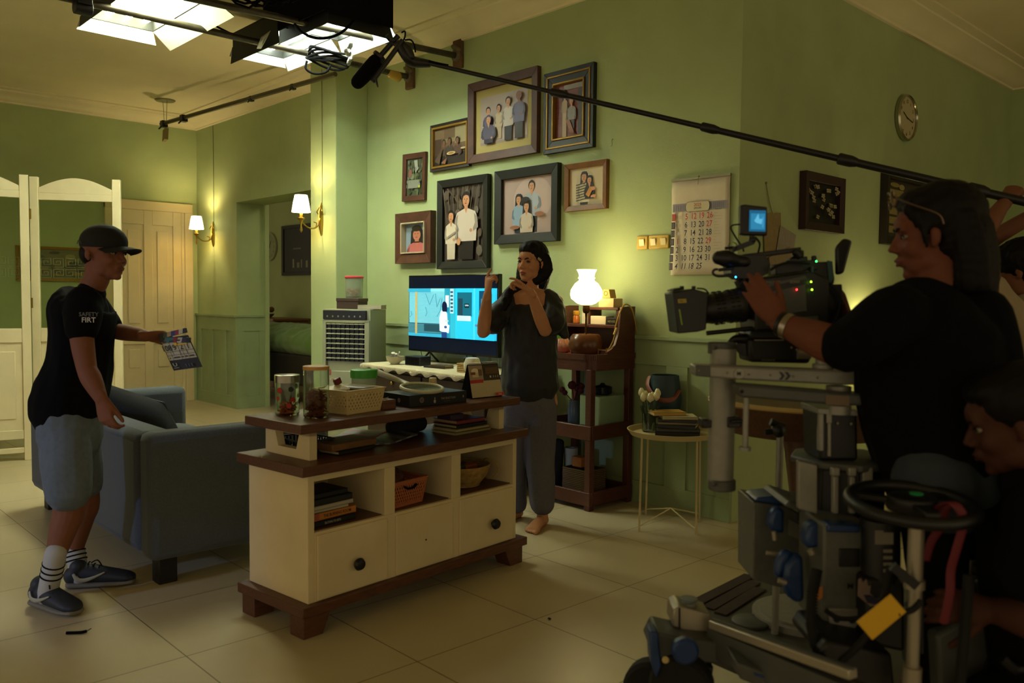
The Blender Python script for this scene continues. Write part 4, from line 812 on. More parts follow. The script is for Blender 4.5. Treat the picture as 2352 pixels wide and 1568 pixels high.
for k in range(26): q = rr.uniform(0, .048); an = rr.uniform(0, 6.28); b.ball((c[0] + q*math.cos(an), c[1] + q*math.sin(an), c[2] + .02 + (k/26)*.055), (.02, .018, .014), 10)
b.build('biscuits', mat('biscuit', '#b98648', .7, noise=.15, nscale=40), t)
T = TA @ Matrix.Translation((.30, .05, 1.211)) @ Matrix.Rotation(.15, 4, 'Z'); book(T, (0, 0, 0), (.2, .16, .035), mat('pale_cover', '#a9a488', .6), 'thick pale book with curled cover on the air cooler beside the brown box')
# ------------------------------------------------------------ television desk
t = thing('television_desk', 'dark brown wooden desk with drawers carrying the television', 'desk', (-4.9, 3.97, 0)); M_dk = mat('dark_walnut', '#33231a', .45, noise=.25, nscale=8, wood=True)
MB().box((-5.6, 3.64, .755), (-4.1, 4.30, .79)).build('desk_top', M_dk, t, bevel=.004); b = MB(); b.box((-5.56, 3.68, .05), (-4.14, 4.28, .755)); b.build('body', M_dk, t, bevel=.003)
for i in range(2):
    for z0, z1 in ((.60, .74), (.1, .58)): b = MB(); b.box((-5.54 + i*.7, 3.66, z0), (-4.86 + i*.7, 3.68, z1)); dr = b.build('drawer' if z0 > .5 else 'door', M_dk, t, bevel=.005); b = MB(); b.ball((-5.2 + i*.7, 3.65, (z0+z1)/2), .014, 10); b.build('knob', M_brass, dr)
# lace runner
n = 60; b = MB(); lace = []
for i in range(n + 1):
    x_ = -5.6 + 1.4*i/n; s = .012*math.sin(i*.9) + .01*abs(math.sin(i*.45)); lace.append([(x_, 4.2, .7925), (x_, 3.9, .793), (x_, 3.66, .793), (x_, 3.634 - s*.3, .787), (x_, 3.628 - s*.4, .765 - s)])
b.add([p for r_ in lace for p in r_], [(i*5+j, (i+1)*5+j, (i+1)*5+j+1, i*5+j+1) for i in range(n) for j in range(4)])
o = b.build('lace_runner', mat('lace', '#c6bc98', .9, bump=.6, bscale=120)); so = o.modifiers.new('s', 'SOLIDIFY'); so.thickness = .003; single(o, 'off-white lace runner with scalloped edge on the television desk', 'cloth')
# television
t = thing('television', 'large flat television on the desk showing a person by a blue door and shutter', 'television', (-5.06, 4.12, .793)); M_tv = mat('tv_black', '#0b0c10', .2)
X0, X1, Z0, Z1 = -5.605, -4.515, .878, 1.490
MB().box((X0, 4.1, Z0), (X1, 4.14, Z1)).build('case', M_tv, t, bevel=.004)
for x_ in (-5.35, -4.8): b = MB(); b.tube([(x_, 4.12, Z0), (x_ - .03, 4.05, .797)], .008, 8); b.tube([(x_, 4.12, Z0), (x_ + .03, 4.19, .797)], .008, 8); b.build('stand_leg', M_tv, t)
M_scr = mat('tv_picture', rough=.4, attr=True, emit=.6, spec=.1)
p = Print((X0 + .012, 4.0995, Z0 + .016), UX, NY, X1 - X0 - .024, Z1 - Z0 - .028)
def sy(y_): return .185 + y_ * .655           # letterboxed picture 0..1
def R_(x0_, y0_, x1_, y1_, c): p.rect(x0_, sy(y0_), x1_, sy(y1_), c)
p.rect(0, 0, 1, 1, '#080d18'); R_(0, 0, 1, 1, '#2f9fb0'); R_(0, 0, .45, 1, '#6fb3bd')
for i in range(26): R_(0, .22 + i*.028, .45, .229 + i*.028, '#3f8796')
R_(0, .0, .45, .07, '#2c8fae'); R_(0, .07, .44, .28, '#2a5560')
for i in range(6): R_(0, .09 + i*.03, .45, .098 + i*.03, '#4a97a6')
R_(.2, .12, .4, .26, '#1c3c46'); R_(.09, .05, .115, .94, '#a08c50'); R_(0, .93, .28, 1, '#2a8aa8')
for pts in ([(.0,.36),(.05,.44),(.04,.52)], [(.22,.9),(.27,.66),(.32,.88)], [(.22,.42),(.24,.5),(.22,.62)], [(.34,.9),(.36,.62),(.4,.8)], [(.36,.42),(.4,.55),(.42,.8)]):
    for a_, c_ in zip(pts, pts[1:]): dx, dy = c_[0]-a_[0], c_[1]-a_[1]; p.poly([(a_[0]-.004, sy(a_[1])), (a_[0]+.004, sy(a_[1])), (c_[0]+.004, sy(c_[1])), (c_[0]-.004, sy(c_[1]))], '#3b7a88')
R_(.45, 0, .52, 1, '#1f7f98'); R_(.46, .62, .5, .86, '#b9dfe4'); R_(.52, 0, .58, .99, '#2796ae'); R_(.515, .5, .555, .99, '#9cc9d0')
for i in range(6): R_(.52, .53 + i*.075, .55, .57 + i*.075, '#2a4a5c')
R_(.58, 0, 1, 1, '#22a6d2'); R_(.6, .45, .76, .92, '#0f5468'); R_(.61, .47, .66, .8, '#1a3440'); R_(.68, .62, .73, .7, '#071822'); p.text('OPEN', .705, sy(.65), .02, '#bfe3e8'); R_(.6, .36, .75, .46, '#bfe6ee')
for i in range(4): R_(.61, .375 + i*.02, .73, .38 + i*.02, '#5c9cb0')
R_(.78, 0, .8, 1, '#3ab0d8'); R_(.84, .3, .97, .95, '#0a3a58'); R_(.86, .6, .9, .8, '#3a6a80'); R_(.8, .26, 1, .3, '#4a6a88'); p.poly([(.84, sy(.05)), (.86, sy(.05)), (.86, sy(.16)), (1, sy(.12)), (1, sy(.17)), (.84, sy(.2))], '#5a6a80')
p.poly([(.405, sy(.14)), (.47, sy(.1)), (.5, sy(.2)), (.49, sy(.5)), (.46, sy(.56)), (.42, sy(.55)), (.4, sy(.4))], '#bde3ea'); p.ell(.46, sy(.64), .03, .065, '#0b1530'); R_(.433, .53, .49, .66, '#0b1530'); p.poly([(.41, sy(.14)), (.51, sy(.1)), (.52, sy(.26)), (.42, sy(.32))], '#d6eaf0'); p.ell(.475, sy(.22), .018, .02, '#3a4a70', 8); p.poly([(.42, sy(.3)), (.43, sy(.55)), (.438, sy(.55)), (.43, sy(.3))], '#e8f4f6'); R_(.43, 0, .49, .12, '#17386a'); R_(.47, .33, .51, .36, '#a5b0a0')
p.build('screen_picture', t, M_scr)
b = MB(); b.tube([(-4.95, 4.16, .9), (-5.0, 4.22, .83), (-4.95, 4.15, .797), (-4.8, 4.0, .8)], .004, 6); b.tube([(-5.6, 4.18, 1.0), (-5.63, 4.25, .85), (-5.6, 4.3, .6)], .003, 6); build_each(b, 'cable', M_blackm, t)
# things on the desk
def cx(px, py, y): p_ = aty(px, py, y); return p_.x
t = thing('bowl', 'cream bowl with rolled white things on the television desk', 'bowl', (-5.33, 3.77, .797)); MB().lathe([(.03, 0), (.035, .008), (.06, .03), (.07, .062), (.067, .062), (.055, .03), (.001, .014)], (-5.33, 3.77, .797), caps=False).build('bowl', mat('cream_ceramic', '#b5ad8a', .35), t); b = MB(); b.lathe([(.064, .05), (.064, .056)], (-5.33, 3.77, .797)); b.build('contents', M_blackm, t)
b = MB(); b.tube([(-5.35, 3.77, .855), (-5.34, 3.76, .885)], .016, 8); b.tube([(-5.32, 3.77, .855), (-5.30, 3.76, .88)], .01, 8); b.tube([(-5.30, 3.77, .855), (-5.27, 3.77, .895)], .006, 6); single(b.build('paper_roll', mat('tissue_paper', '#c9c4ac', .8)), 'white rolled papers standing in the cream bowl', 'paper')
T = Matrix.Translation((-5.24, 3.8, .796)) @ Matrix.Rotation(.1, 4, 'Z')
def ex_b(t, T):
    b = MB(T)
    for k in range(14): b.box((.01 + k*.011, -.002, .006), (.015 + k*.011, 0, .062))
    b.build('ribs', M_blackm, t, smooth=0)
boxy('black_box', 'ribbed black box on the lace runner left of the television stand', 'box', T, (0, 0, 0), (.17, .11, .07), M_black, extra=ex_b)
T = Matrix.Translation((-4.98, 3.78, .796)) @ Matrix.Rotation(.1, 4, 'Z'); book(T, (0, 0, 0), (.22, .1, .012), M_bk('d1', '#1c1915'), 'dark thin book on the lace runner before the television'); book(T, (.07, .0, .0126), (.22, .1, .026), M_bk('d2', '#4b3a1c'), 'brown thin book lying on the dark thin book before the television')
t = thing('remote_control', 'small black device on the stack of wicker coasters', 'device', (-4.50, 3.8, .87)); b = MB(); b.box((-4.53, 3.78, .862), (-4.46, 3.83, .9)); b.build('body', M_black, t, bevel=.012)
for k in range(5): b = MB(); b.tube([(-4.5 + .07*math.cos(a), 3.8 + .07*math.sin(a), .802 + k*.0125) for a in [i*math.pi/12 for i in range(24)]], .006, 6, close=True); b.lathe([(.001, 0), (.066, 0), (.066, .004), (.001, .004)], (-4.5, 3.8, .8 + k*.0125)); single(b.build('wicker_coaster', M_straw), ['lowest', 'second lowest', 'middle', 'second topmost', 'topmost'][k] + ' round wicker coaster of the stack at the right end of the television desk', 'coaster', 'stack of wicker coasters')
b = MB(); b.lathe([(.03, 0), (.055, .03), (.06, .07), (.045, .11), (.03, .115)], (-4.33, 3.70, .796)); single(b.build('white_pot', mat('white_ceramic', '#b9b59e', .35)), 'rounded white pot on the desk just behind the desk calendar', 'pot')
# ------------------------------------------------------------ writing cart
M_cw = mat('cart_wood', '#4d281b', .4, noise=.25, nscale=9, wood=True, bump=.04, bscale=30)
XA, XB, YA, YB = -3.92, -3.41, 3.87, 4.29
t = thing('shelf_cart', 'dark red-brown wooden shelf cart with raised back carrying the lit lamp', 'shelf', (-3.66, 4.08, 0))
def tray(z0, z1, nm, ya=YA):
    b = MB(); b.box((XA + .02, ya + .02, z0), (XB - .02, YB - .01, z0 + .02)); b.box((XA, ya, z0), (XB, ya + .022, z1)); b.box((XA, ya + .022, z0), (XA + .022, YB, z1)); b.box((XB - .022, ya + .022, z0), (XB, YB, z1)); b.box((XA + .022, YB - .02, z0), (XB - .022, YB, z1)); b.build(nm, M_cw, t, bevel=.004)
tray(.03, .115, 'base_tray'); tray(.44, .53, 'middle_tray')
b = MB(); rad = .06; cs = [(XA, YB), (XA, YA + rad)] + [(XA + rad - rad*math.cos(a), YA + rad - rad*math.sin(a)) for a in [k*math.pi/16 for k in range(9)]] + [(XB - rad + rad*math.sin(a), YA + rad - rad*math.cos(a)) for a in [k*math.pi/16 for k in range(9)]] + [(XB, YB)]
b.prism([(x_, y_, .87) for x_, y_ in cs], (0, 0, .07))
for (x0_, y0_), (x1_, y1_) in zip(cs, cs[1:]): b.bar((x0_, y0_, .955), (x1_, y1_, .955), .016, .035)
b.build('top_tray', M_cw, t, smooth=30)
for x_, y_ in ((XA, YA), (XB - .05, YA), (XA, YB - .05), (XB - .05, YB - .05)): b = MB(); b.box((x_ + .003, y_ + .003, 0), (x_ + .047, y_ + .047, .88)); b.build('post', M_cw, t, bevel=.003)
for x_ in (XA, XB - .02):
    b = MB(); pr = [(4.02, .94), (4.02, .985), (4.06, 1.0), (4.10, 1.03), (4.13, 1.10), (4.14, 1.18), (4.145, 1.24), (4.16, 1.265), (4.20, 1.27), (4.29, 1.27), (4.29, .94)]
    b.prism([(x_, y_, z_) for y_, z_ in pr], (.02, 0, 0)); b.build('side_panel', M_cw, t, smooth=30, bevel=.002)
MB().box((XA + .02, 4.275, .94), (XB - .02, 4.29, 1.14)).build('back_panel', M_cw, t); MB().box((XA + .02, 4.13, 1.13), (XB - .02, 4.29, 1.15)).build('upper_shelf', M_cw, t, bevel=.002)
b = MB(); b.box((-3.70, 4.14, 1.245), (XB - .02, 4.29, 1.262)); b.box((-3.70, 4.16, 1.15), (-3.685, 4.28, 1.245)); b.box((XB-.045, 4.15, 1.15), (XB - .02, 4.28, 1.245)); b.build('top_shelf', M_cw, t, bevel=.002)
ZT = .942
# table lamp
L0 = V3((-3.60, 4.03, ZT)); t = thing('table_lamp', 'lit oil-lamp style table lamp with white glass shade and round brown base', 'lamp', L0)
MB().lathe([(.06, 0), (.085, .01), (.108, .05), (.112, .085), (.10, .13), (.085, .148), (.05, .15), (.001, .15)], L0, seg=40, caps=False).build('base', mat('lamp_base_wood', '#5e381c', .25), t)
b = MB(); b.lathe([(.012, .15), (.008, .16), (.006, .25), (.008, .28), (.02, .285), (.024, .30), (.022, .325), (.026, .33)], L0, caps=False); b.tube([L0 + V3((0, 0, .2)), L0 + V3((.03, -.01, .2))], .004, 6); b.build('stem', mat('dark_brass', '#4e3416', .35, metal=.9), t)
M_globe = mat('lit_glass_shade', '#fff6d8', .5, emit=4.5, emit_color='#ffe9a8')
MB().lathe([(.034, .335), (.06, .345), (.098, .375), (.104, .40), (.10, .43), (.075, .47), (.05, .49), (.048, .50), (.056, .505), (.048, .515), (.052, .535), (.064, .56), (.06, .56)], L0, seg=40, caps=False).build('glass_shade', M_globe, t)
l = lamp('lamp_bulb', 'POINT', (0, 0, .60), 1.7, (1, .82, .42), .06); l.parent = t; l.location = (0, 0, .62)
b = MB(); b.tube([L0 + V3((.1, .03, .01)), (-3.45, 4.05, .97), (-3.42, 4.09, 1.06), (-3.415, 4.1, 1.14), (-3.41, 4.13, 1.22), (-3.40, 4.17, 1.282), (-3.38, 4.22, 1.25), (-3.385, 4.28, 1.1)], .0045, 6); b.build('power_cable', mat('yellow_cable', '#a8873c', .5), t)
b = MB(); b.obox((-3.412, 4.095, 1.115), (.005, .005, .022), (.009, -.006, 0), (.003, .004, 0)); b.build('cable_switch', mat('switch_cream', '#c9b274', .4), t, bevel=.002)
def cbox(nm, label, x0_, x1_, y0_, y1_, z0_, z1_, m, extra=None, cat='box', group=None):
    return boxy(nm, label, cat, Matrix.Translation((x0_, y0_, z0_)), (0, 0, 0), (x1_ - x0_, y1_ - y0_, z1_ - z0_), m, group, extra=extra)
gx = 'small boxes on the shelf cart'
cbox('small_box', 'cream box on the top shelf of the cart, under the wedge-shaped block', -3.60, -3.475, 4.15, 4.24, 1.2625, 1.32, mat('cream_box', '#c2a470', .6), group=gx)
t = thing('wedge_block', 'small tan wedge-shaped block with a round mark on the cream box', 'block', (-3.54, 4.19, 1.321)); b = MB(); b.prism([(-3.575, 4.155, 1.321), (-3.505, 4.155, 1.321), (-3.52, 4.155, 1.378), (-3.57, 4.155, 1.378)], (0, .06, 0)); b.build('block', mat('tan_block', '#a8823c', .6), t, bevel=.003); b = MB(); b.tube([(-3.545 + .014*math.cos(a), 4.1545, 1.352 + .014*math.sin(a)) for a in [i*math.pi/8 for i in range(16)]], .0015, 4, close=True); b.build('round_mark', M_f1, t)
cbox('small_box', 'white box with a grey mark beside the lamp stem on the upper shelf', -3.66, -3.53, 4.14, 4.22, 1.151, 1.205, mat('white_card', '#c9bfa4', .6), group=gx)
def ex_m(t, T): p = Print(T @ V3((0, -.0006, 0)), UX, NY, .125, .05); p.text('MENSIE', .5, .35, .3, '#8d8468'); p.build('printed_name', t)
cbox('small_box', 'flat black box with pale letters at the right end of the upper shelf', -3.525, -3.44, 4.14, 4.22, 1.151, 1.195, mat('black_card', '#0c0c0e'), extra=lambda t, T: (lambda p: (p.text('MENSIE', .5, .35, .3, '#8d8468'), p.build('printed_name', t)))(Print(T @ V3((0, -.0006, 0)), UX, NY, .085, .044)), group=gx)
t = thing('small_bottle', 'small orange glass bottle with yellow cap on the upper shelf of the cart', 'bottle', (-3.83, 4.19, 1.15)); MB().lathe([(.02, 0), (.024, .004), (.024, .045), (.016, .055)], (-3.83, 4.19, 1.1505)).build('body', mat('amber_liquid', '#a85a1c', .2), t); MB().lathe([(.02, .055), (.022, .058), (.022, .082), (.018, .085)], (-3.83, 4.19, 1.1505)).build('cap', mat('yellow_cap', '#c08a24', .4), t)
b = MB(); b.box((-3.745, 4.15, 1.1505), (-3.715, 4.23, 1.245)); single(b.build('white_booklet', MATS['white_card'], bevel=.002), 'white upright booklet between the orange bottle and the lamp stem', 'booklet')
t = thing('glass_votive', 'round pinkish swirled glass candle holder on the cart left of the lamp base', 'candle holder', (-3.79, 4.02, ZT)); b = MB(); rings = []
for z_, r_ in ((.0, .03), (.01, .042), (.035, .052), (.06, .05), (.08, .038), (.09, .035)):
    rings.append([V3((-3.79 + r_*(1 + .05*math.cos(8*a + z_*40))*math.cos(a), 4.02 + r_*(1 + .05*math.cos(8*a + z_*40))*math.sin(a), ZT + .022 + z_)) for a in [k*math.pi/32 for k in range(64)]])
b.loft(rings); b.build('swirled_glass', mat('pink_glass', '#b07c68', .15, spec=.8), t)
cbox('flat_packet', 'flat reddish packet under the pinkish candle holder', -3.86, -3.70, 3.93, 4.1, ZT, ZT + .02, mat('red_packet', '#8a3c30', .5), cat='packet')
b = MB(); b.box((-3.49, 4.02, ZT), (-3.42, 4.10, ZT + .008))
for x_, y_ in ((-3.49, 4.02), (-3.425, 4.02), (-3.49, 4.095), (-3.425, 4.095)): b.box((x_, y_, ZT), (x_ + .006, y_ + .006, ZT + .06))
b.box((-3.49, 4.095, ZT + .045), (-3.42, 4.10, ZT + .06)); b.box((-3.49, 4.02, ZT + .05), (-3.42, 4.025, ZT + .056)); single(b.build('wooden_holder', mat('light_holder_wood', '#8a6428', .5), bevel=.001), 'small open wooden holder right of the lamp base', 'holder')
b = MB(); b.box((-3.905, 3.95, ZT), (-3.872, 4.09, ZT + .14)); single(b.build('green_box', mat('green_card', '#4d8a3c', .5), bevel=.002), 'upright green box just behind the elbow of the woman', 'box')
# middle tray
b = MB(); b.box((-3.62, 4.0, .462), (-3.45, 4.25, .70)); single(b.build('storage_box', mat('pale_green_box', '#8ba287', .45, bump=.02), bevel=.008), 'pale green storage box on the middle tray of the cart', 'box')
b = MB(); b.lathe([(.04, 0), (.06, .01), (.062, .05), (.055, .055), (.02, .062), (.01, .075)], (-3.53, 4.12, .7015)); single(b.build('dark_pot', mat('dark_glaze', '#14161c', .15)), 'small dark shiny pot on the pale green storage box', 'pot')
t = thing('flower_vase', 'pale vase with dark red flowers on the middle tray of the cart', 'vase', (-3.74, 4.08, .4605)); MB().lathe([(.03, 0), (.04, .02), (.042, .12), (.03, .18), (.034, .19)], (-3.74, 4.08, .4605)).build('vase_body', mat('grey_blue_glass', '#5d6a72', .2), t); b = MB(); rr = random.Random(2)
for k in range(9): p_ = V3((-3.74 + rr.uniform(-.06, .06), 4.08 + rr.uniform(-.06, .06), .68 + rr.uniform(-.02, .1))); b.ball(p_, rr.uniform(.018, .03), 8); b.tube([(-3.74, 4.08, .63), p_], .003, 5)
b.build('flowers', mat('dark_red_petal', '#4a1620', .8), t)
for i, (x_, y_, s_, c_, lb) in enumerate([(-3.83, 3.95, (.09, .1, .03), '#a39a84', 'white crinkled packet'), (-3.74, 3.96, (.11, .09, .05), '#14171a', 'black packet with a pale edge'), (-3.64, 3.94, (.07, .08, .045), '#6a4c3c', 'pinkish brown packet'), (-3.52, 3.94, (.1, .05, .06), '#121214', 'black box-like packet')]):
    b = MB(); b.box((x_ - s_[0]/2, y_ - s_[1]/2 + .0, .462), (x_ + s_[0]/2, y_ + s_[1]/2, .462 + s_[2])); single(b.build('packet', mat('cart_packet%d' % i, c_, .45), bevel=.01), lb + ' at the front of the middle tray of the cart', 'packet', 'packets on the middle tray')
# bottom tray
t = thing('wicker_basket', 'small dark wicker basket on the bottom tray of the cart', 'basket', (-3.58, 4.05, .051)); b = MB()
for k in range(16): b.tube([(-3.6 + sx_, 4.03 + sy_, .058 + k*.0112) for sx_, sy_ in [(-.1, -.09), (.1, -.09), (.105, -.085), (.105, .085), (.1, .09), (-.1, .09), (-.105, .085), (-.105, -.085)]], .006, 5, close=True)
b.box((-3.7, 3.945, .053), (-3.5, 4.115, .058)); b.build('woven_wall', mat('dark_wicker', '#54422a', .8), t)
b = MB(); b.box((-3.66, 3.98, .235), (-3.58, 4.04, .30)); single(b.build('orange_box', mat('orange_card', '#8a5422', .6), bevel=.003), 'orange-brown box standing on the dark wicker basket', 'box'); b = MB(); b.box((-3.67, 3.97, .06), (-3.57, 4.05, .234)); b.build('packed_cloth', M_blackm, t)
t = thing('paper_roll', 'upright roll of pale paper on the bottom tray of the cart', 'roll', (-3.76, 4.02, .051)); MB().lathe([(.045, 0), (.045, .28), (.02, .28), (.02, .0)], (-3.76, 4.08, .051)).build('roll', mat('pale_roll', '#8f938a', .7), t)
b = MB(); b.ell([((-3.83, 3.98, .08), .05, .05), ((-3.83, 4.0, .2), .045, .06), ((-3.82, 4.02, .36), .03, .04)]); single(wrinkle(voxel(b, .01, 2), .008, 18).build('black_bag', mat('black_cloth', '#101010')), 'black soft bag standing at the left of the bottom tray', 'bag')
b = MB(); b.box((-3.6, 3.9, .053), (-3.46, 3.935, .075)); single(b.build('wooden_stick_pack', mat('light_holder_wood', '#8a6428'), bevel=.002), 'flat tan thing lying at the front of the bottom tray', 'packet')
# ------------------------------------------------------------ round side table
M_tb = mat('cream_metal', '#b7a878', .4)
tc = V3((-2.90, 4.01, 0)); t = thing('side_table', 'round cream metal tray table with four thin legs before the green panels', 'table', tc); ZB = .545
MB().lathe([(.001, ZB - .008), (.235, ZB - .008), (.255, ZB + .018), (.262, ZB + .018), (.24, ZB - .014), (.001, ZB - .014)], tc, seg=56, caps=False).build('tray_top', M_tb, t)
legs = [V3((-2.936, 3.763, 0)), V3((-2.681, 3.95, 0)), V3((-3.15, 4.10, 0)), V3((-2.87, 4.26, 0))]
for q in legs: b = MB(); b.cyl(q, V3((q.x, q.y, ZB - .01)).lerp(V3((tc.x, tc.y, ZB - .01)), .04), .0065, 10); b.build('leg', M_tb, t)
b = MB(); cc = V3((-2.9, 4.01, .10)); 
for q in legs: b.cyl(q + UP*.03, cc, .004, 8)
b.build('cross_brace', M_tb, t)
t = thing('tulip_vase', 'glass of white tulips standing on the round side table', 'flowers', (-3.06, 3.97, ZB)); v0 = V3((-3.035, 3.965, ZB - .007))
MB().lathe([(.035, 0), (.04, .006), (.042, .11), (.04, .11), (.037, .01), (.001, .008)], v0, caps=False).build('glass', M_glass, t); b = MB(); rr = random.Random(9); heads = []
for k in range(7):
    a = k*.9; q = v0 + V3((.05*math.cos(a), .045*math.sin(a), .19 + .015*math.sin(k*2))); heads.append(q); b.tube([v0 + V3((.01*math.cos(a), .01*math.sin(a), .02)), v0.lerp(q, .6) + V3((0, 0, .01)), q], .004, 6)
    lp = v0 + V3((.055*math.cos(a + .4), .05*math.sin(a + .4), .15)); b.ell([(v0 + UP*.03, .004, .002), (v0.lerp(lp, .5), .016, .002), (lp, .004, .002)], (math.sin(a), -math.cos(a), 0), 8)
b.build('stems', mat('tulip_green', '#2c3c1c', .6), t)
for q in heads: 
    b = MB()
    for k in range(5): a = k*1.256; d_ = V3((math.cos(a), math.sin(a), 0)); b.ell([(q, .006, .003), (q + d_*.014 + UP*.015, .014, .004), (q + d_*.013 + UP*.034, .012, .003), (q + d_*.006 + UP*.05, .003, .002)], d_.cross(UP), 8)
    b.build('tulip_head', mat('tulip_white', '#cfc89c', .6), t)
zz = ZB - .0065; specs = [('#17181c', .024, .25, .0, 'black book lowest in the pile on the round side table'), ('#3a3733', .018, .24, .1, 'dark grey book second from the bottom on the round side table'), ('#1a1c22', .022, .22, -.12, 'black book in the middle of the pile on the round side table'), ('#6d6650', .014, .23, .05, 'olive book above the black ones on the round side table'), ('#2a2926', .014, .21, -.05, 'thin dark book under the two pale ones on the side table'), ('#a0966e', .016, .2, .2, 'pale cream book topmost but one on the round side table')]
for i, (c, h, w_, an, lb) in enumerate(specs):
    T = Matrix.Translation((-2.88, 4.0, zz)) @ Matrix.Rotation(.6 + an, 4, 'Z'); book(T, (-w_/2 + .02, -.08, 0), (w_/2 + .02, .08, h), M_bk('t%d' % i, c), lb, 'books piled on the round side table'); zz += h + .0006
T = Matrix.Translation((-2.92, 3.99, zz)) @ Matrix.Rotation(.95, 4, 'Z'); book(T, (-.1, -.06, 0), (.09, .07, .02), M_bk('tt', '#a8863a'), 'yellowish open-edged book on top of the pile on the side table', 'books piled on the round side table')
b = MB(); b.obox((-3.1, 4.09, ZB + .006), (.05, .02, 0), (-.02, .04, 0), (0, 0, .01)); single(b.build('black_case', M_black, bevel=.004), 'small black case at the left rim of the side table', 'case')
# tall stool hidden behind holds the teal pot
t = thing('wall_bracket', 'small dark wall bracket behind the side table carrying the teal pot', 'bracket', (-3.09, 4.25, .60)); b = MB(); b.box((-3.2, 4.12, .60), (-2.99, 4.29, .62)); b.build('bracket_top', M_f4, t)
b = MB(); b.prism([(-3.1, 4.29, .6), (-3.1, 4.29, .5), (-3.1, 4.16, .6)], (.02, 0, 0)); b.build('brace', M_f4, t)
t = thing('teal_pot', 'dark teal tapering pot with a slanting pink leather strap behind the side table', 'pot', (-3.09, 4.19, .62)); pc = V3((-3.09, 4.185, .622))
MB().lathe([(.085, 0), (.095, .01), (.105, .09), (.085, .235), (.078, .235), (.09, .09), (.08, .02), (.001, .015)], pc, seg=32, caps=False).build('pot_body', mat('teal_ceramic', '#1f3438', .5), t)
b = MB(); pts = [pc + V3((-.075, -.055, .225)), pc + V3((-.06, -.095, .18)), pc + V3((-.01, -.115, .13)), pc + V3((.05, -.105, .095)), pc + V3((.1, -.05, .10)), pc + V3((.11, .0, .15))]
b.ell([(q, .0025, .014) for q in pts], (0, -1, 0), 8); b.build('strap', mat('pink_leather', '#7c4434', .5), t)
# floor bits
b = MB(); p0 = atz(152, 1453, .006); b.tube([p0, p0 + V3((.03, .04, 0)), p0 + V3((.045, .06, .004))], .006, 6); b.tube([p0 + V3((.045, .06, .004)), p0 + V3((.07, .07, .02))], .0015, 5); single(b.build('cable_scrap', M_blackm), 'short black scrap of cable lying on the floor at the lower left', 'scrap')
b = MB(); p0 = atz(1262, 1420, .004); b.ball(p0, (.009, .006, .004), 8); single(b.build('crumb', M_f4), 'tiny dark crumb on the bare floor between console and dolly', 'crumb')
# ------------------------------------------------------------ overhead pipes and film lights
M_pipe = mat('worn_steel_pipe', '#4f4a3e', .4, metal=.8, noise=.2, nscale=20)
def pipe(A, dirpx, label, zb):
    A = V3(A); B_ = V3(dirpx); t = thing('overhead_pipe', label, 'pipe', A.lerp(B_, .5)); MB().cyl(A, B_, .024, 16).build('tube', M_pipe, t)
    b = MB(); b.box((A.x - .055, YT - .03, A.z - .10), (A.x + .055, YT, A.z + .13)); b.build('wooden_block', mat('block_wood', '#5a4224', .8, noise=.3, nscale=14), t, bevel=.008); b = MB(); b.cyl((A.x, YT - .05, A.z), (A.x, YT - .02, A.z), .045, 14); b.ell([((A.x - .02, YT - .04, A.z + .07), .03, .02), ((A.x + .03, YT - .04, A.z + .04), .03, .02)]); b.build('foam_wrap', mat('foam', '#6a6048', .9), t); return t
PA = pipe((-5.89, YT, 3.177), (-5.63, .2, 3.10), 'long steel pipe nearer the left corner carrying the film lights', 0)
PB = pipe((-5.25, YT, 3.226), (-5.42, .2, 3.14), 'long steel pipe on the right carrying the film lights', 0)
b = MB(); b.cyl((-5.66, 1.62, 3.07), (-5.66, 1.72, 3.07), .045, 12); b.box((-5.72, 1.63, 3.08), (-5.6, 1.71, 3.13)); b.build('pipe_clamp', M_black, PA, bevel=.004)
b = MB(); b.ell([(V3((-5.87, 4.1, 3.16)), .035, .03), (V3((-5.87, 4.18, 3.15)), .03, .04)]); b.build('yellow_tape', mat('yellow_tape', '#a8842c', .5), PA)
M_lit = mat('lit_film_tubes', '#ffffff', .5, emit=46, emit_color='#e6efe0'); M_litw = mat('lit_film_tubes_warm', '#ffffff', .5, emit=46, emit_color='#f0f2cc')
M_refl = mat('white_reflector', '#c9ccc0', .5); M_flap = mat('barn_door', '#1a1c18', .6)
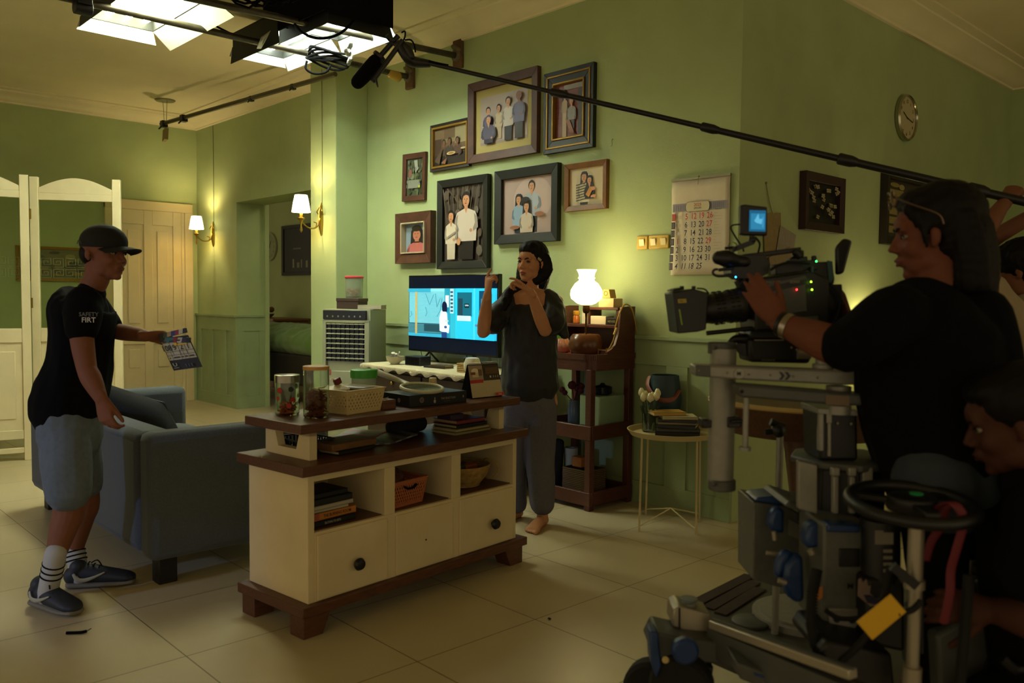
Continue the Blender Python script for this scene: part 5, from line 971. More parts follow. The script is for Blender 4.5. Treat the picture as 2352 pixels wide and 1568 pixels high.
def kino(nm_label, c, ang, L, Wd, tiltx, litm, z=3.16, doors=((1, 1, .22, .7), (1, -1, .22, .7), (0, 1, .2, .6), (0, -1, .2, .6)), nt=4):
    """fluorescent film light: c centre of its mouth, local x along tubes"""
    T = Matrix.Translation((c[0], c[1], z)) @ Matrix.Rotation(ang, 4, 'Z') @ Matrix.Rotation(tiltx, 4, 'X')
    t = thing('film_light', nm_label, 'film light', (c[0], c[1], z)); b = MB(T); hx, hy, dp = L/2, Wd/2, .11
    b.box((-hx, -hy, dp - .01), (hx, hy, dp)); b.box((-hx, -hy, 0), (-hx + .008, hy, dp)); b.box((hx - .008, -hy, 0), (hx, hy, dp)); b.box((-hx, -hy, 0), (hx, -hy + .008, dp)); b.box((-hx, hy - .008, 0), (hx, hy, dp)); b.build('housing', M_flap, t, bevel=.003)
    b = MB(T); b.box((-hx + .01, -hy + .01, dp - .02), (hx - .01, hy - .01, dp - .011)); b.build('reflector', M_refl, t)
    for k in range(nt): y_ = -hy + Wd*(k + .5)/nt; MB(T).cyl((-hx + .03, y_, .06), (hx - .03, y_, .06), .018, 12).build('tube', litm, t)
    for ax_, sg, ln, op in doors:
        b = MB(T); co, si = math.cos(op), math.sin(op)
        if ax_: q = [(-hx, sg*hy, 0), (hx, sg*hy, 0), (hx*1.08, sg*(hy + ln*si), -ln*co), (-hx*1.08, sg*(hy + ln*si), -ln*co)]
        else: q = [(sg*hx, -hy, 0), (sg*hx, hy, 0), (sg*(hx + ln*si), hy*1.1, -ln*co), (sg*(hx + ln*si), -hy*1.1, -ln*co)]
        n_ = (V3(q[1]) - V3(q[0])).cross(V3(q[3]) - V3(q[0])).normalized() * .004
        ins = V3((0, 0, -ln/2)) - (V3(q[0]) + V3(q[2]))/2
        if n_.dot(ins) < 0: n_ = -n_
        b.mi = 0; b.prism(q, -n_); b.mi = 1; b.face([V3(p_) + n_*.2 for p_ in q]); b.build('barn_door', [M_flap, M_refl], t, smooth=0)
    return t, T
kino('film light at the top left with reflector flaps and warm-white tubes', (-5.87, 2.11), 0, 1.0, .49, 0, M_litw, 3.23, ((1, 1, .17, .95), (1, -1, .07, .05), (0, -1, .09, .15)))
kino('middle film light with a creased pale reflector sheet and black side flap', (-5.93, 3.14), 0, .72, .43, 0, M_lit, 3.22, ((1, 1, .10, .55), (1, -1, .12, .0), (0, -1, .07, .1)), 2)
kino('film light at the right of the cluster with large black hood', (-5.36, 3.25), 0, .66, .48, 0, M_lit, 3.26, ((1, 1, .13, .5), (1, -1, .12, .0), (0, 1, .14, .25)))
b = MB(); b.box((-5.80, 2.93, 3.19), (-4.96, 2.942, 3.44)); b.box((-4.96, 2.93, 3.19), (-4.948, 3.48, 3.44)); single(b.build('black_hood', M_blackm, bevel=.004), 'black hood board standing around the right film light', 'hood')
b = MB(); rr = random.Random(12)
for k in range(9):
    pts = []; c_ = V3((-5.0 + .05*k*.5, 2.42 + .02*k, 3.2)); 
    for i in range(22): a = i*.52 + k; pts.append(c_ + V3((.16*math.cos(a)*(1 + .2*math.sin(3*a + k)), .16*math.sin(a)*(1 + .25*math.cos(2*a)), .05*math.sin(a*1.7 + k))))
    b.tube(pts, .008, 6)
single(b.build('coiled_cable', M_blackm), 'tangled black cable bundle lying on the overhead pipes between the film lights', 'cable')
b = MB(); q = atz(752, 138, 3.1)
for k in range(6): b.tube([(q.x + .10*math.cos(a) + .01*k, q.y + .17*math.sin(a), 3.08 + .012*k + .02*math.sin(a*2 + k)) for a in [i*math.pi/10 for i in range(20)]], .009, 6, close=True)
single(b.build('coiled_cable', M_blackm), 'flat coil of black cable tied to the pipe right of the middle film light', 'cable')
b = MB(); b.tube([W(705, 140, 6.2), W(703, 158, 6.2), W(722, 169, 6.2), W(748, 166, 6.2), W(760, 150, 6.2)], .009, 8); single(b.build('hanging_cable', M_blackm), 'thin black cable loop hanging below the flat coil', 'cable')
b = MB(); b.tube([W(676, 55, 5.4), W(700, 78, 5.4), W(735, 88, 5.4), W(775, 80, 5.4), W(805, 55, 5.4), W(825, 20, 5.4), W(826, -20, 5.4)], .009, 8); single(b.build('hanging_cable', M_blackm), 'black cable curve drooping in front of the right film light', 'cable')
b = MB(); b.tube([W(455, 35, 6.0), W(500, 62, 6.0), W(530, 77, 6.0)], .008, 6); single(b.build('hanging_cable', M_blackm), 'thin black cable running between the left and the middle film light', 'cable')
b = MB(); b.ell([(W(803, 100, 6.0), .03, .02), (W(798, 118, 6.0), .035, .02), (W(806, 130, 6.0), .02, .012), (W(800, 146, 6.0), .012, .008)]); single(wrinkle(voxel(b, .006, 1), .012, 30).build('foil_scrap', mat('foil', '#9a9c98', .25, metal=.9)), 'crumpled silver foil hanging from the pipe right of the film lights', 'foil')
b = MB(); b.add([W(590, 112, 5.9), W(600, 86, 5.95), W(622, 70, 5.9), W(612, 90, 5.85), W(600, 112, 5.85)], [(0, 1, 2, 3, 4)]); o = b.build('diffusion_sheet', mat('torn_sheet', '#b9b9a8', .7)); so = o.modifiers.new('s', 'SOLIDIFY'); so.thickness = .002; single(o, 'torn pale diffusion sheet hanging on the middle film light', 'sheet')
# ------------------------------------------------------------ boom microphone
t = thing('boom_pole', 'long black boom pole running from the microphone to the hand at the right edge', 'boom pole', W(1700, 280, 3.7)); P0, P1 = W(975, 143, 4.0), W(2400, 474, 3.38)
for a_, c_, r_ in ((0, .24, .0105), (.24, .50, .0125), (.50, .715, .0145), (.715, .92, .017), (.92, 1, .0185)): MB().cyl(P0.lerp(P1, a_), P0.lerp(P1, c_), r_, 16).build('pole_section', M_black, t)
for f, r_ in ((.245, .019), (.50, .021), (.715, .025), (.905, .028)): b = MB(); d_ = (P1 - P0).normalized(); c_ = P0.lerp(P1, f); b.lathe([(r_*.8, -.035), (r_, -.028), (r_, .02), (r_*.75, .045)], c_, d_, 16); b.build('locking_collar', M_black, t)
t = thing('shotgun_microphone', 'black shotgun microphone in a shock mount at the tip of the boom pole', 'microphone', W(900, 130, 4.0)); m0, m1 = W(826, 186, 4.0), W(922, 74, 4.0)
b = MB(); b.ell([(W(822, 188, 4.0), .033), (W(842, 166, 4.0), .037), (W(862, 142, 4.0), .035)], seg=18); b.build('foam_windscreen', M_blackm, t); b = MB(); b.cyl(W(862, 142, 4.0), W(915, 82, 4.0), .013, 12); b.build('body', M_black, t)
b = MB(); b.cyl(W(855, 188, 3.96), W(925, 92, 3.96), .012, 10); b.cyl(W(862, 180, 3.95), W(868, 200, 3.95), .008, 8, r2=.003)
for c_ in ((872, 130), (900, 93)): q = W(*c_, 4.0); b.lathe([(.034, -.008), (.036, 0), (.034, .008), (.028, .008), (.028, -.008)], q, (m1 - m0), 20, caps=False)
b.bar(W(868, 128, 4.0), W(885, 148, 3.96), .014, .02); b.bar(W(898, 92, 4.0), W(920, 112, 3.96), .014, .02); b.ell([(W(918, 108, 3.97), .02), (W(935, 132, 3.98), .024), (W(950, 142, 4.0), .026), (W(985, 146, 4.0), .018)]); b.ell([(W(925, 100, 3.97), .012), (W(936, 112, 3.97), .02), (W(945, 130, 3.97), .016)]); b.build('shock_mount', M_black, t)
b = MB(); b.tube([W(922, 75, 4), W(930, 72, 4), W(930, 85, 4), W(925, 95, 4)], .004, 6); b.tube([W(930, 92, 3.98), W(944, 92, 3.98), W(952, 105, 3.98), W(954, 120, 3.98)], .004, 6); b.tube([W(985, 140, 3.97), W(1010, 146, 3.97), W(1030, 150, 3.97)], .005, 6); build_each(b, 'microphone_cable', M_blackm, t)
# ------------------------------------------------------------ film camera and dolly
M_gun = mat('dolly_grey_metal', '#85837a', .42, metal=.25, noise=.08, nscale=30); M_dgrey = mat('dolly_dark_grey', '#484a46', .5, metal=.15, noise=.1, nscale=20); M_blue = mat('dolly_blue', '#12305e', .4); M_lmetal = mat('light_metal', '#9a9280', .35, metal=.5); M_rubber = mat('rubber', '#0a0a0a', .85)
def slab(b, pts, d, th, mi=None):                # outline at depth d with real thickness th away from the viewer
    b.prism([W(x_, y_, d) for x_, y_ in pts], VW * th, mi)
def pbox(b, x0_, y0_, x1_, y1_, d, th, mi=None): slab(b, [(x0_, y0_), (x1_, y0_), (x1_, y1_), (x0_, y1_)], d, th, mi)
D = 2.35; s_ = D / F_PX
t = thing('film_camera', 'black cinema camera with long zoom lens, matte box and small monitor', 'camera', W(1800, 765, 2.42))
b = MB(); slab(b, [(1732, 640), (1868, 622), (1905, 640), (1908, 735), (1890, 752), (1735, 760)], 2.33, .16); b.build('body', M_black, t, smooth=20, bevel=.006)
b = MB(); slab(b, [(1740, 656), (1850, 632), (1855, 640), (1745, 664)], 2.328, .01); slab(b, [(1755, 672), (1850, 652), (1855, 715), (1760, 728)], 2.326, .01); slab(b, [(1760, 735), (1880, 725), (1880, 738), (1760, 748)], 2.326, .01); b.build('side_plates', M_dgrey, t, bevel=.002)
b = MB(); ux = R; uyy = UP
text(b, 'SEVENSUNDAY', W(1772, 650, 2.322), (R + UP*.08).normalized(), UP, .0065, '#77776c', .8); text(b, 'SONY', W(1826, 650, 2.318), (R + UP*.05).normalized(), UP, .0065, '#8d8a78', 1.1); b.build('printed_name', M_print, t, smooth=0)
b = MB(); pbox(b, 1771, 679, 1787, 692, 2.324, .003); b.build('blue_display', mat('blue_display', '#2a4cff', .4, emit=3, emit_color='#2a50ff'), t); b = MB()
for k in range(3): pbox(b, 1773 + k*5, 681, 1776 + k*5, 684, 2.3225, .001); pbox(b, 1773 + k*5, 687, 1775 + k*5, 690, 2.3225, .001)
b.build('display_digits', mat('white_led', '#ffffff', .4, emit=3), t)
for c_, px_, py_, nm in (('#ff2a2a', 1830, 665, 'red_led'), ('#9cff2a', 1863, 647, 'green_led'), ('#9cff2a', 1865, 665, 'green_led'), ('#2aff5a', 1875, 600, 'green_led')): MB().ball(W(px_, py_, 2.318), .0022, 8).build(nm, mat(nm + str(px_), c_, .4, emit=6), t)
b = MB(); slab(b, [(1868, 602), (1912, 600), (1918, 640), (1916, 652), (1870, 655)], 2.36, .1); b.cyl(W(1870, 605, 2.38), W(1869, 587, 2.38), .0075, 12); slab(b, [(1874, 655), (1935, 652), (1938, 700), (1920, 712), (1878, 716)], 2.36, .09); slab(b, [(1862, 612), (1868, 612), (1870, 688), (1864, 688)], 2.335, .02); b.build('battery_and_transmitter', M_black, t, bevel=.006)
b = MB(); slab(b, [(1864, 612), (1869, 612), (1869, 625), (1864, 625)], 2.33, .003); slab(b, [(1864, 665), (1869, 665), (1870, 680), (1865, 680)], 2.33, .003); slab(b, [(1900, 598), (1912, 600), (1916, 640), (1904, 650)], 2.355, .003); b.build('teal_strips', mat('teal_strip', '#20484a', .5), t); b = MB(); slab(b, [(1920, 568 + 0), (1940, 546), (1960, 552), (1940, 628), (1921, 632)], 2.4, .018); b.build('antenna_panel', M_black, t, bevel=.008)
AXL = (W(1590, 714, 2.39) - W(1740, 700, 2.39)); 
def along(px, py, d=2.39): return W(px, py, d)
b = MB(); ld = (along(1610, 712) - along(1740, 694)).normalized()
b.lathe([(.001, 0), (.044, 0), (.044, .03), (.05, .035), (.05, .05), (.046, .055), (.046, .085), (.043, .09), (.043, .13), (.040, .14), (.039, .16), (.035, .165)], along(1735, 695), ld, 36); b.build('zoom_lens', M_black, t); MB().lathe([(.0445, .008), (.0452, .01), (.0452, .014), (.0445, .016)], along(1735, 695), ld, 40, caps=False).build('lens_ring', M_lmetal, t)
b = MB()
for k, zz_ in enumerate((.06, .075, .1, .115)):
    for q in range(24): a = q*math.pi/12; A_, B_, n_ = frame(ld); c_ = along(1735, 695) + ld*zz_ + (A_*math.cos(a) + B_*math.sin(a))*.0465; b.obox(c_, ld*.005, A_.lerp(A_, 1)*.0015, B_*.0015)
b.build('focus_gear_teeth', M_rubber, t, smooth=0)
b = MB(); slab(b, [(1545, 672), (1592, 663), (1627, 672), (1622, 757), (1602, 762), (1557, 766)], 2.33, .13); slab(b, [(1546, 664), (1572, 659), (1572, 664), (1547, 669)], 2.345, .1); b.build('matte_box', M_black, t, smooth=20, bevel=.005)
b = MB(); 
for px_ in (1566, 1593): b.cyl(W(px_, 664, 2.36), W(px_, 657, 2.36), .006, 10)
b.tube([W(1600, 662, 2.36), W(1618, 664, 2.36), W(1628, 674, 2.37)], .0025, 6); build_each(b, 'matte_box_knobs', M_black, t)
b = MB(); slab(b, [(1557, 687), (1576, 686), (1577, 695), (1558, 696)], 2.328, .002); b.build('yellow_label', mat('yellow_label', '#a8932a', .5), t); b = MB(); slab(b, [(1559, 710), (1562, 710), (1568, 746), (1565, 746)], 2.328, .002); b.build('green_strip', mat('lime_strip', '#7c9a28', .5), t); b = MB(); text(b, 'ND 1', W(1567, 693, 2.3255), R, UP, .005, '#2a2410'); b.build('label_text', M_print, t, smooth=0)
b = MB(); b.cyl(W(1623, 765, 2.37), W(1745, 752, 2.37), .0065, 12); b.cyl(W(1700, 757, 2.43), W(1900, 740, 2.43), .0065, 12); b.build('support_rod', M_black, t)
b = MB(); slab(b, [(1700, 585), (1760, 585), (1768, 608), (1765, 628), (1740, 640), (1700, 640), (1680, 628), (1678, 600)], 2.36, .09); b.ell([(W(1652, 592, 2.36), .02), (W(1668, 594, 2.36), .024), (W(1690, 600, 2.37), .02), (W(1710, 602, 2.37), .018)]); b.tube([W(1635 + 14, 618, 2.36), W(1640, 620, 2.36), W(1638, 628, 2.36), W(1650, 634, 2.36), W(1680, 632, 2.36)], .004, 8); b.tube([W(1650, 620, 2.36), W(1685, 616, 2.36)], .005, 8); b.build('viewfinder', M_black, t, smooth=30, bevel=.004)
b = MB(); b.bar(W(1705, 590, 2.38), W(1838, 573, 2.38), .022, .014); b.cyl(W(1825, 576, 2.36), W(1840, 590, 2.36), .012, 12); b.cyl(W(1838, 575, 2.36), W(1838, 590, 2.36), .01, 10); b.cyl(W(1835, 590, 2.38), W(1800, 615, 2.38), .012, 10); b.bar(W(1775, 620, 2.38), W(1870, 608, 2.38), .05, .03); b.bar(W(1810, 600, 2.38), W(1850, 595, 2.38), .04, .015); b.cyl(W(1745, 590, 2.38), W(1745, 628, 2.38), .014, 10); b.build('top_handle', M_black, t, bevel=.003)
b = MB(); slab(b, [(1700, 620), (1735, 620), (1745, 690), (1715, 690), (1692, 645)], 2.42, .04); b.build('viewfinder_bracket', M_black, t, bevel=.004); MB().ball(W(1690, 636, 2.35), .002, 8).build('blue_led', mat('blue_led', '#2a9cff', .4, emit=8), t)
b = MB(); b.bar(W(1682, 574, 2.36), W(1728, 556, 2.36), .014, .014); b.lathe([(.012, -.006), (.012, .006)], W(1683, 566, 2.35), VW, 16, caps=False); b.cyl(W(1665, 570, 2.36), W(1685, 568, 2.36), .004, 8); b.cyl(W(1727, 560, 2.36), W(1727, 542, 2.36), .008, 10); b.ball(W(1728, 551, 2.36), .011, 10); b.build('monitor_arm', M_black, t)
mo = MB(); slab(mo, [(1701, 471), (1712, 469), (1763, 475), (1763, 541), (1712, 540), (1701, 538)], 2.36, .025); m_ = mo.build('monitor', M_black, t, bevel=.004)
p = Print(W(1720, 531, 2.3585), (W(1757, 532, 2.3585) - W(1720, 531, 2.3585)).normalized(), -VW, .0465, .059); p.rect(0, 0, 1, 1, '#1c5a80'); p.rect(.1, .1, .95, .85, '#2a7ca8'); p.poly([(.3,.5),(.55,.85),(.6,.6),(.8,.6),(.75,.35),(.45,.4)], '#59b0d8'); p.rect(.8, .2, .85, .7, '#3f96c4'); p.build('monitor_picture', m_, mat('small_picture', rough=.4, attr=True, emit=.45, spec=.1))
b = MB(); b.tube([W(1701, 515, 2.37), W(1683, 517, 2.37), W(1679, 525, 2.37), W(1690, 545, 2.37), W(1705, 568, 2.37), W(1708, 578, 2.37)], .0025, 6); b.tube([W(1735, 545, 2.37), W(1745, 560, 2.38), W(1740, 585, 2.38)], .003, 6); b.tube([W(1905, 650, 2.34), W(1930, 690, 2.34), W(1915, 740, 2.34), W(1880, 760, 2.34)], .004, 6); b.tube([W(1712, 640, 2.34), W(1702, 655, 2.34), W(1715, 668, 2.35)], .003, 6); b.tube([W(1770, 620, 2.33), W(1790, 608, 2.33), W(1820, 602, 2.33), W(1860, 606, 2.33)], .004, 6); build_each(b, 'cable', M_rubber, t)
# fluid head
t = thing('pan_tilt_mount', 'black fluid head carrying the film camera above the dolly arms', 'camera head', W(1800, 838, 2.43))
b = MB(); slab(b, [(1722, 765), (1732, 757), (1880, 752), (1890, 768), (1868, 778), (1725, 778)], 2.36, .13); b.build('tilt_plate', M_black, t, bevel=.004); b = MB(); slab(b, [(1718, 776), (1870, 772), (1862, 835), (1722, 832)], 2.37, .12); b.build('head_body', M_black, t, bevel=.01)
b = MB(); b.cyl(W(1712, 797, 2.4), W(1712, 797, 2.47), .026, 24); b.ell([(W(1675, 786, 2.4), .006), (W(1690, 778, 2.4), .012), (W(1722, 778, 2.4), .015)]); b.cyl(W(1735, 745, 2.42), W(1738, 765, 2.42), .025, 16); b.build('tilt_knob', M_black, t); b = MB(); pbox(b, 1733, 780, 1800, 782, 2.368, .002); b.build('silver_line', M_lmetal, t); b = MB(); text(b, 'OCONNOR', W(1765, 829, 2.366), R, UP, .005, '#6a6a64'); b.build('printed_name', M_print, t, smooth=0)
b = MB()
for k in range(3): b.ball(W(1818 + k*12, 798 + k*5, 2.366), .0035, 8)
b.cyl(W(1830, 812, 2.37), W(1860, 812, 2.37), .016, 12); build_each(b, 'screws', M_lmetal, t)
b = MB(); slab(b, [(1890, 705), (1920, 700), (1935, 720), (1930, 745), (1900, 760), (1880, 750)], 2.45, .04); b.tube([W(1880, 765, 2.4), W(1920, 755, 2.42), W(1960, 740, 2.45)], .008, 8); b.tube([W(1920, 735, 2.4), W(1905, 745, 2.4), W(1890, 738, 2.4), W(1912, 725, 2.4)], .004, 6); b.build('pan_handle', M_black, t)
# dolly: arms and columns
t = thing('camera_dolly', 'grey metal camera dolly with arms, blue knobs and wide deck in the right foreground', 'dolly', V3((-1.3, 2.2, 0)))
def vcol(b, px, y0_, y1_, r, d, seg=28, rr=None): a_ = W(px, (y0_ + y1_)/2, d); z0_ = W(px, y0_, d).z; z1_ = W(px, y1_, d).z; b.lathe([(r, z1_ - a_.z), (r, z0_ - a_.z)], a_, UP, seg); return a_, z0_, z1_
b = MB(); vcol(b, 1658, 800, 1110, .035, 2.3); b.build('vertical_tube', M_gun, t); b = MB(); vcol(b, 1658, 786, 812, .038, 2.3); vcol(b, 1658, 1100, 1124, .037, 2.3); b.ball(W(1640, 799, 2.265), .006, 8); b.ball(W(1640, 1112, 2.265), .006, 8); build_each(b, 'tube_end_collar', M_dgrey, t, bevel=.003)
b = MB(); pbox(b, 1612, 962, 1628, 983, 2.29, .04); pbox(b, 1672, 958, 1702, 982, 2.26, .05); b.bar(W(1612, 972, 2.3), W(1700, 970, 2.3), .03, .02); b.cyl(W(1680, 968, 2.25), W(1712, 966, 2.25), .006, 8); b.build('cable_clamp', M_black, t, bevel=.003)
b = MB(); slab(b, [(1596, 838), (1640, 840), (1925, 851), (2005, 852), (2005, 885), (1930, 884), (1700, 872), (1597, 864)], 2.18, .07); b.build('upper_arm', M_gun, t, bevel=.005)
b = MB(); slab(b, [(1598, 839), (1632, 840), (1632, 866), (1598, 863)], 2.176, .004); pbox(b, 1996, 853, 2009, 884, 2.185, .06); b.build('arm_end_plates', M_dgrey, t, bevel=.002)
b = MB(); b.lathe([(.013, 0), (.013, .003)], W(1697, 858, 2.179), -VW, 24); b.build('round_badge', mat('badge_pale', '#98968a', .5), t); b = MB(); text(b, 'M', W(1697, 862, 2.174), R, UP, .01, '#141614'); b.mi = 0
for k in range(2):
    for s in (1, -1): x_ = 1790 + k*13; b.col = tuple(srgb('#23282a')); b.face([W(x_, 863 - s*9, 2.176), W(x_ + 6, 863 - s*9, 2.176), W(x_ + 13, 863, 2.176), W(x_ + 7, 863, 2.176)][::s])
b.build('printed_mark', M_print, t, smooth=0)
b = MB()
for px_, py_ in ((1605, 851), (1671, 856), (1720, 860), (1770, 861), (1822, 864), (1878, 867)): b.ball(W(px_, py_, 2.178), .003, 8)
b.lathe([(.006, 0), (.006, .004)], W(1985, 870, 2.179), -VW, 12); build_each(b, 'screws', M_lmetal, t)
b = MB(); vcol(b, 1892, 797, 850, .021, 2.22); vcol(b, 1890, 835, 848, .027, 2.22); b.build('arm_pivot', M_gun, t, bevel=.003)
b = MB(); slab(b, [(1697, 888), (1704, 884), (1900, 899), (1925, 902), (2132, 914), (2132, 938), (1920, 930), (1700, 912)], 2.12, .08); b.build('lower_arm', M_dgrey, t, bevel=.006); b = MB(); slab(b, [(1896, 907), (1951, 909), (1951, 932), (1897, 929)], 2.118, .003); b.build('worn_label', mat('worn_label', '#6c5a44', .6), t)
b = MB()
for px_, py_, r_ in ((1704, 899, .005), (1987, 922, .006), (2023, 924, .006), (2103, 929, .004)): b.ball(W(px_, py_, 2.118), r_, 8)
build_each(b, 'arm_bolts', M_black, t)
b = MB(); vcol(b, 1926, 886, 904, .032, 2.2); vcol(b, 1926, 930, 950, .030, 2.16); b.build('bearing_rings', M_gun, t)
b = MB(); vcol(b, 1713, 912, 1030, .0075, 2.15, 14); vcol(b, 1711, 1026, 1034, .015, 2.15); b.build('hanging_pin', M_gun, t)
b = MB(); slab(b, [(1878, 944), (1970, 944), (1972, 1058), (1882, 1058)], 2.16, .12); b.build('column_upper', M_black, t, bevel=.008); b = MB(); slab(b, [(1879, 938), (1970, 942), (1969, 955), (1880, 950)], 2.15, .13); pbox(b, 1882, 950, 1892, 1035, 2.152, .02); pbox(b, 1899, 950, 1911, 972, 2.152, .02); pbox(b, 1902, 972, 1909, 1048, 2.152, .02); b.ball(W(1924, 972, 2.155), .004, 8); b.ball(W(1955, 973, 2.155), .004, 8); b.build('column_rails', M_gun, t, bevel=.002)
c_ = W(1935, 1055, 2.25); b = MB(); b.lathe([(.13, 0), (.138, .004), (.138, .018), (.13, .022)], V3((c_.x, c_.y, c_.z - .01)), UP, 8); b.build('octagonal_plate', M_dgrey, t, bevel=.003)
b = MB(); b.lathe([(.115, -.16), (.115, 0)], V3((c_.x, c_.y, c_.z - .01)), UP, 8); b.build('column_lower', M_black, t, bevel=.004); b = MB(); slab(b, [(1834, 1058), (1878, 1068), (1878, 1182), (1834, 1168)], 2.14, .02); 
for x0_, x1_ in ((1912, 1930), (1950, 1968)): pbox(b, x0_, 1074, x1_, 1094, 2.11, .02); pbox(b, x0_ + 3, 1094, x1_ - 3, 1180, 2.115, .02)
pbox(b, 1982, 1074, 2006, 1115, 2.12, .02); b.build('column_blocks', M_gun, t, bevel=.003)
# chassis block left, knobs
b = MB(); slab(b, [(1730, 1152), (1808, 1162), (1860, 1195), (1860, 1365), (1800, 1352), (1730, 1332)], 2.32, .16); b.build('chassis_side_box', mat('hammer_grey', '#55564f', .5, metal=.1, noise=.1, nscale=60), t, bevel=.004); b = MB(); slab(b, [(1733, 1150), (1742, 1142), (1815, 1136), (1818, 1150), (1790, 1160)], 2.30, .1); b.build('blue_cap', M_blue, t, bevel=.004)
b = MB(); slab(b, [(1802, 1162), (1860, 1185), (2010, 1195), (2010, 1172), (1870, 1168), (1815, 1150)], 2.2, .2); b.build('chassis_top', M_dgrey, t, bevel=.004)
def blob(name, pts, m, th=.03, d=2.2, bev=.01): b = MB(); slab(b, pts, d, th); return b.build(name, m, t, smooth=50, bevel=bev)
blob('blue_handle', [(1768, 1195), (1776, 1170), (1790, 1166), (1803, 1170), (1803, 1228), (1775, 1222), (1768, 1210)], M_blue, .04, 2.24); blob('blue_handle', [(1802, 1330), (1806, 1300), (1824, 1280), (1846, 1276), (1850, 1380), (1832, 1388), (1812, 1372)], M_blue, .05, 2.12, .012); blob('blue_handle', [(1780, 1320), (1786, 1290), (1798, 1266), (1824, 1266), (1810, 1300), (1792, 1336)], M_blue, .03, 2.14); blob('blue_handle', [(1850, 1240), (1858, 1210), (1872, 1200), (1888, 1202), (1890, 1255), (1856, 1262)], M_blue, .05, 2.08)
b = MB(); slab(b, [(1812, 1192), (1856, 1215), (1854, 1246), (1811, 1228)], 2.315, .003); b.build('pale_label', mat('pale_label', '#6d6a5c', .5), t); b = MB(); text(b, 'M', W(1847, 1226, 2.311), R, UP, .012, '#101010'); text(b, 'M', W(1953, 1352, 2.035), R, UP, .014, '#101010'); b.build('printed_mark', M_print, t, smooth=0)
b = MB(); b.cyl(W(1760, 1269, 2.2), W(1795, 1273, 2.2), .006, 10); b.cyl(W(1777, 1220, 2.22), W(1780, 1240, 2.22), .006, 10); b.cyl(W(1860, 1262, 2.06), W(1866, 1272, 2.06), .008, 10); b.cyl(W(1788, 1332, 2.1), W(1805, 1338, 2.1), .007, 10); build_each(b, 'silver_pins', M_lmetal, t)
b = MB(); slab(b, [(1892, 1205), (2000, 1205), (2004, 1455), (1890, 1452)], 2.04, .18); b.build('control_box', mat('hammer_grey', '#4d4d45'), t, bevel=.006); b = MB(); slab(b, [(1902, 1204), (1975, 1206), (1975, 1224), (1900, 1222)], 2.03, .05); b.build('blue_lid', M_blue, t, bevel=.004)
b = MB(); pbox(b, 1928, 1260, 1976, 1302, 2.036, .02); b.build('dark_window', M_black, t, bevel=.002); b = MB(); pbox(b, 1906, 1398, 1975, 1460, 2.03, .02); b.build('socket_plate', M_gun, t, bevel=.003); b = MB()
for px_, py_ in ((1922, 1422), (1957, 1424), (1936, 1444), (1972, 1442)): b.lathe([(.008, 0), (.008, .002)], W(px_, py_, 2.029), -VW, 14)
b.build('sockets', M_black, t); blob('orange_tag', [(1876, 1378), (1880, 1352), (1890, 1346), (1890, 1372), (1880, 1380)], mat('orange_tag', '#a8681c', .5), .004, 2.03, .001)
b = MB(); b.cyl(W(2023, 1205, 2.02), W(2023, 1330, 2.02), .044, 24); b.lathe([(.048, 0), (.048, .02)], W(2023, 1210, 2.02), UP, 24); b.build('motor_canister', M_black, t); b = MB(); pbox(b, 2011, 1218, 2052, 1250, 1.974, .003); b.build('canister_label', mat('pale_label2', '#7a7466', .5), t); b = MB()
for k in range(4): pbox(b, 2030, 1262 + k*15, 2050, 1269 + k*15, 1.974, .003)
b.build('canister_marks', MATS['pale_label2'], t)
# deck
dz = .27; dk = [atz(x_, y_, dz) for x_, y_ in ((1515, 1462), (1560, 1398), (1729, 1312), (2060, 1300), (2352, 1440), (2500, 1568), (1960, 1640), (1632, 1500))]
b = MB(); b.prism([(q.x, q.y, dz - .03) for q in dk], (0, 0, .03)); b.build('deck', mat('deck_grey', '#3c3a34', .55, metal=.2, noise=.1, nscale=20), t, bevel=.004)
b = MB()
for k in range(3):
    a_, c_ = atz(1600 + k*27, 1384 + k*13, dz + .002), atz(1722 + k*12, 1322 + k*15, dz + .002); b.bar(a_ + UP*.002, c_ + UP*.002, .045, .004)
b.build('brown_grip_strips', mat('grip_brown', '#33231a', .9), t)
tc_ = atz(1850, 1420, dz); b = MB(); b.lathe([(.17, 0), (.17, .02), (.15, .022), (.15, .03), (.135, .03)], tc_, UP, 48); b.build('turntable', M_gun, t); b = MB(); c2_ = atz(1725, 1430, dz); b.lathe([(.06, 0), (.062, .008), (.055, .012)], c2_, UP, 32); b.build('deck_disc', M_dgrey, t)
b = MB(); A_, B_ = W(1636, 1432, 2.15), W(1960, 1548, 1.78); b.bar(A_, B_, .028, .022); b.build('side_rail', M_lmetal, t, bevel=.003); b = MB(); b.bar(A_ + UP*.012, B_ + UP*.012, .009, .006); b.bar(A_ - UP*.045, B_ - UP*.06, .03, .07); b.build('rail_groove', M_dgrey, t)
b = MB(); slab(b, [(1547, 1400), (1562, 1392), (1632, 1410), (1632, 1453), (1572, 1448), (1545, 1438)], 2.18, .09); b.build('corner_knuckle', M_lmetal, t, bevel=.004); b = MB(); vcol(b, 1581, 1382, 1394, .022, 2.22); b.build('knuckle_bolt', M_gun, t); b = MB(); slab(b, [(1559, 1396), (1563, 1396), (1563, 1446), (1559, 1444)], 2.177, .003); b.build('knuckle_slot', M_black, t)
b = MB(); b.lathe([(.025, 0), (.024, .003)], W(1581, 1383, 2.21) + UP*.008, UP, 24); b.build('bubble_level', mat('bubble_blue', '#39465a', .2), t)
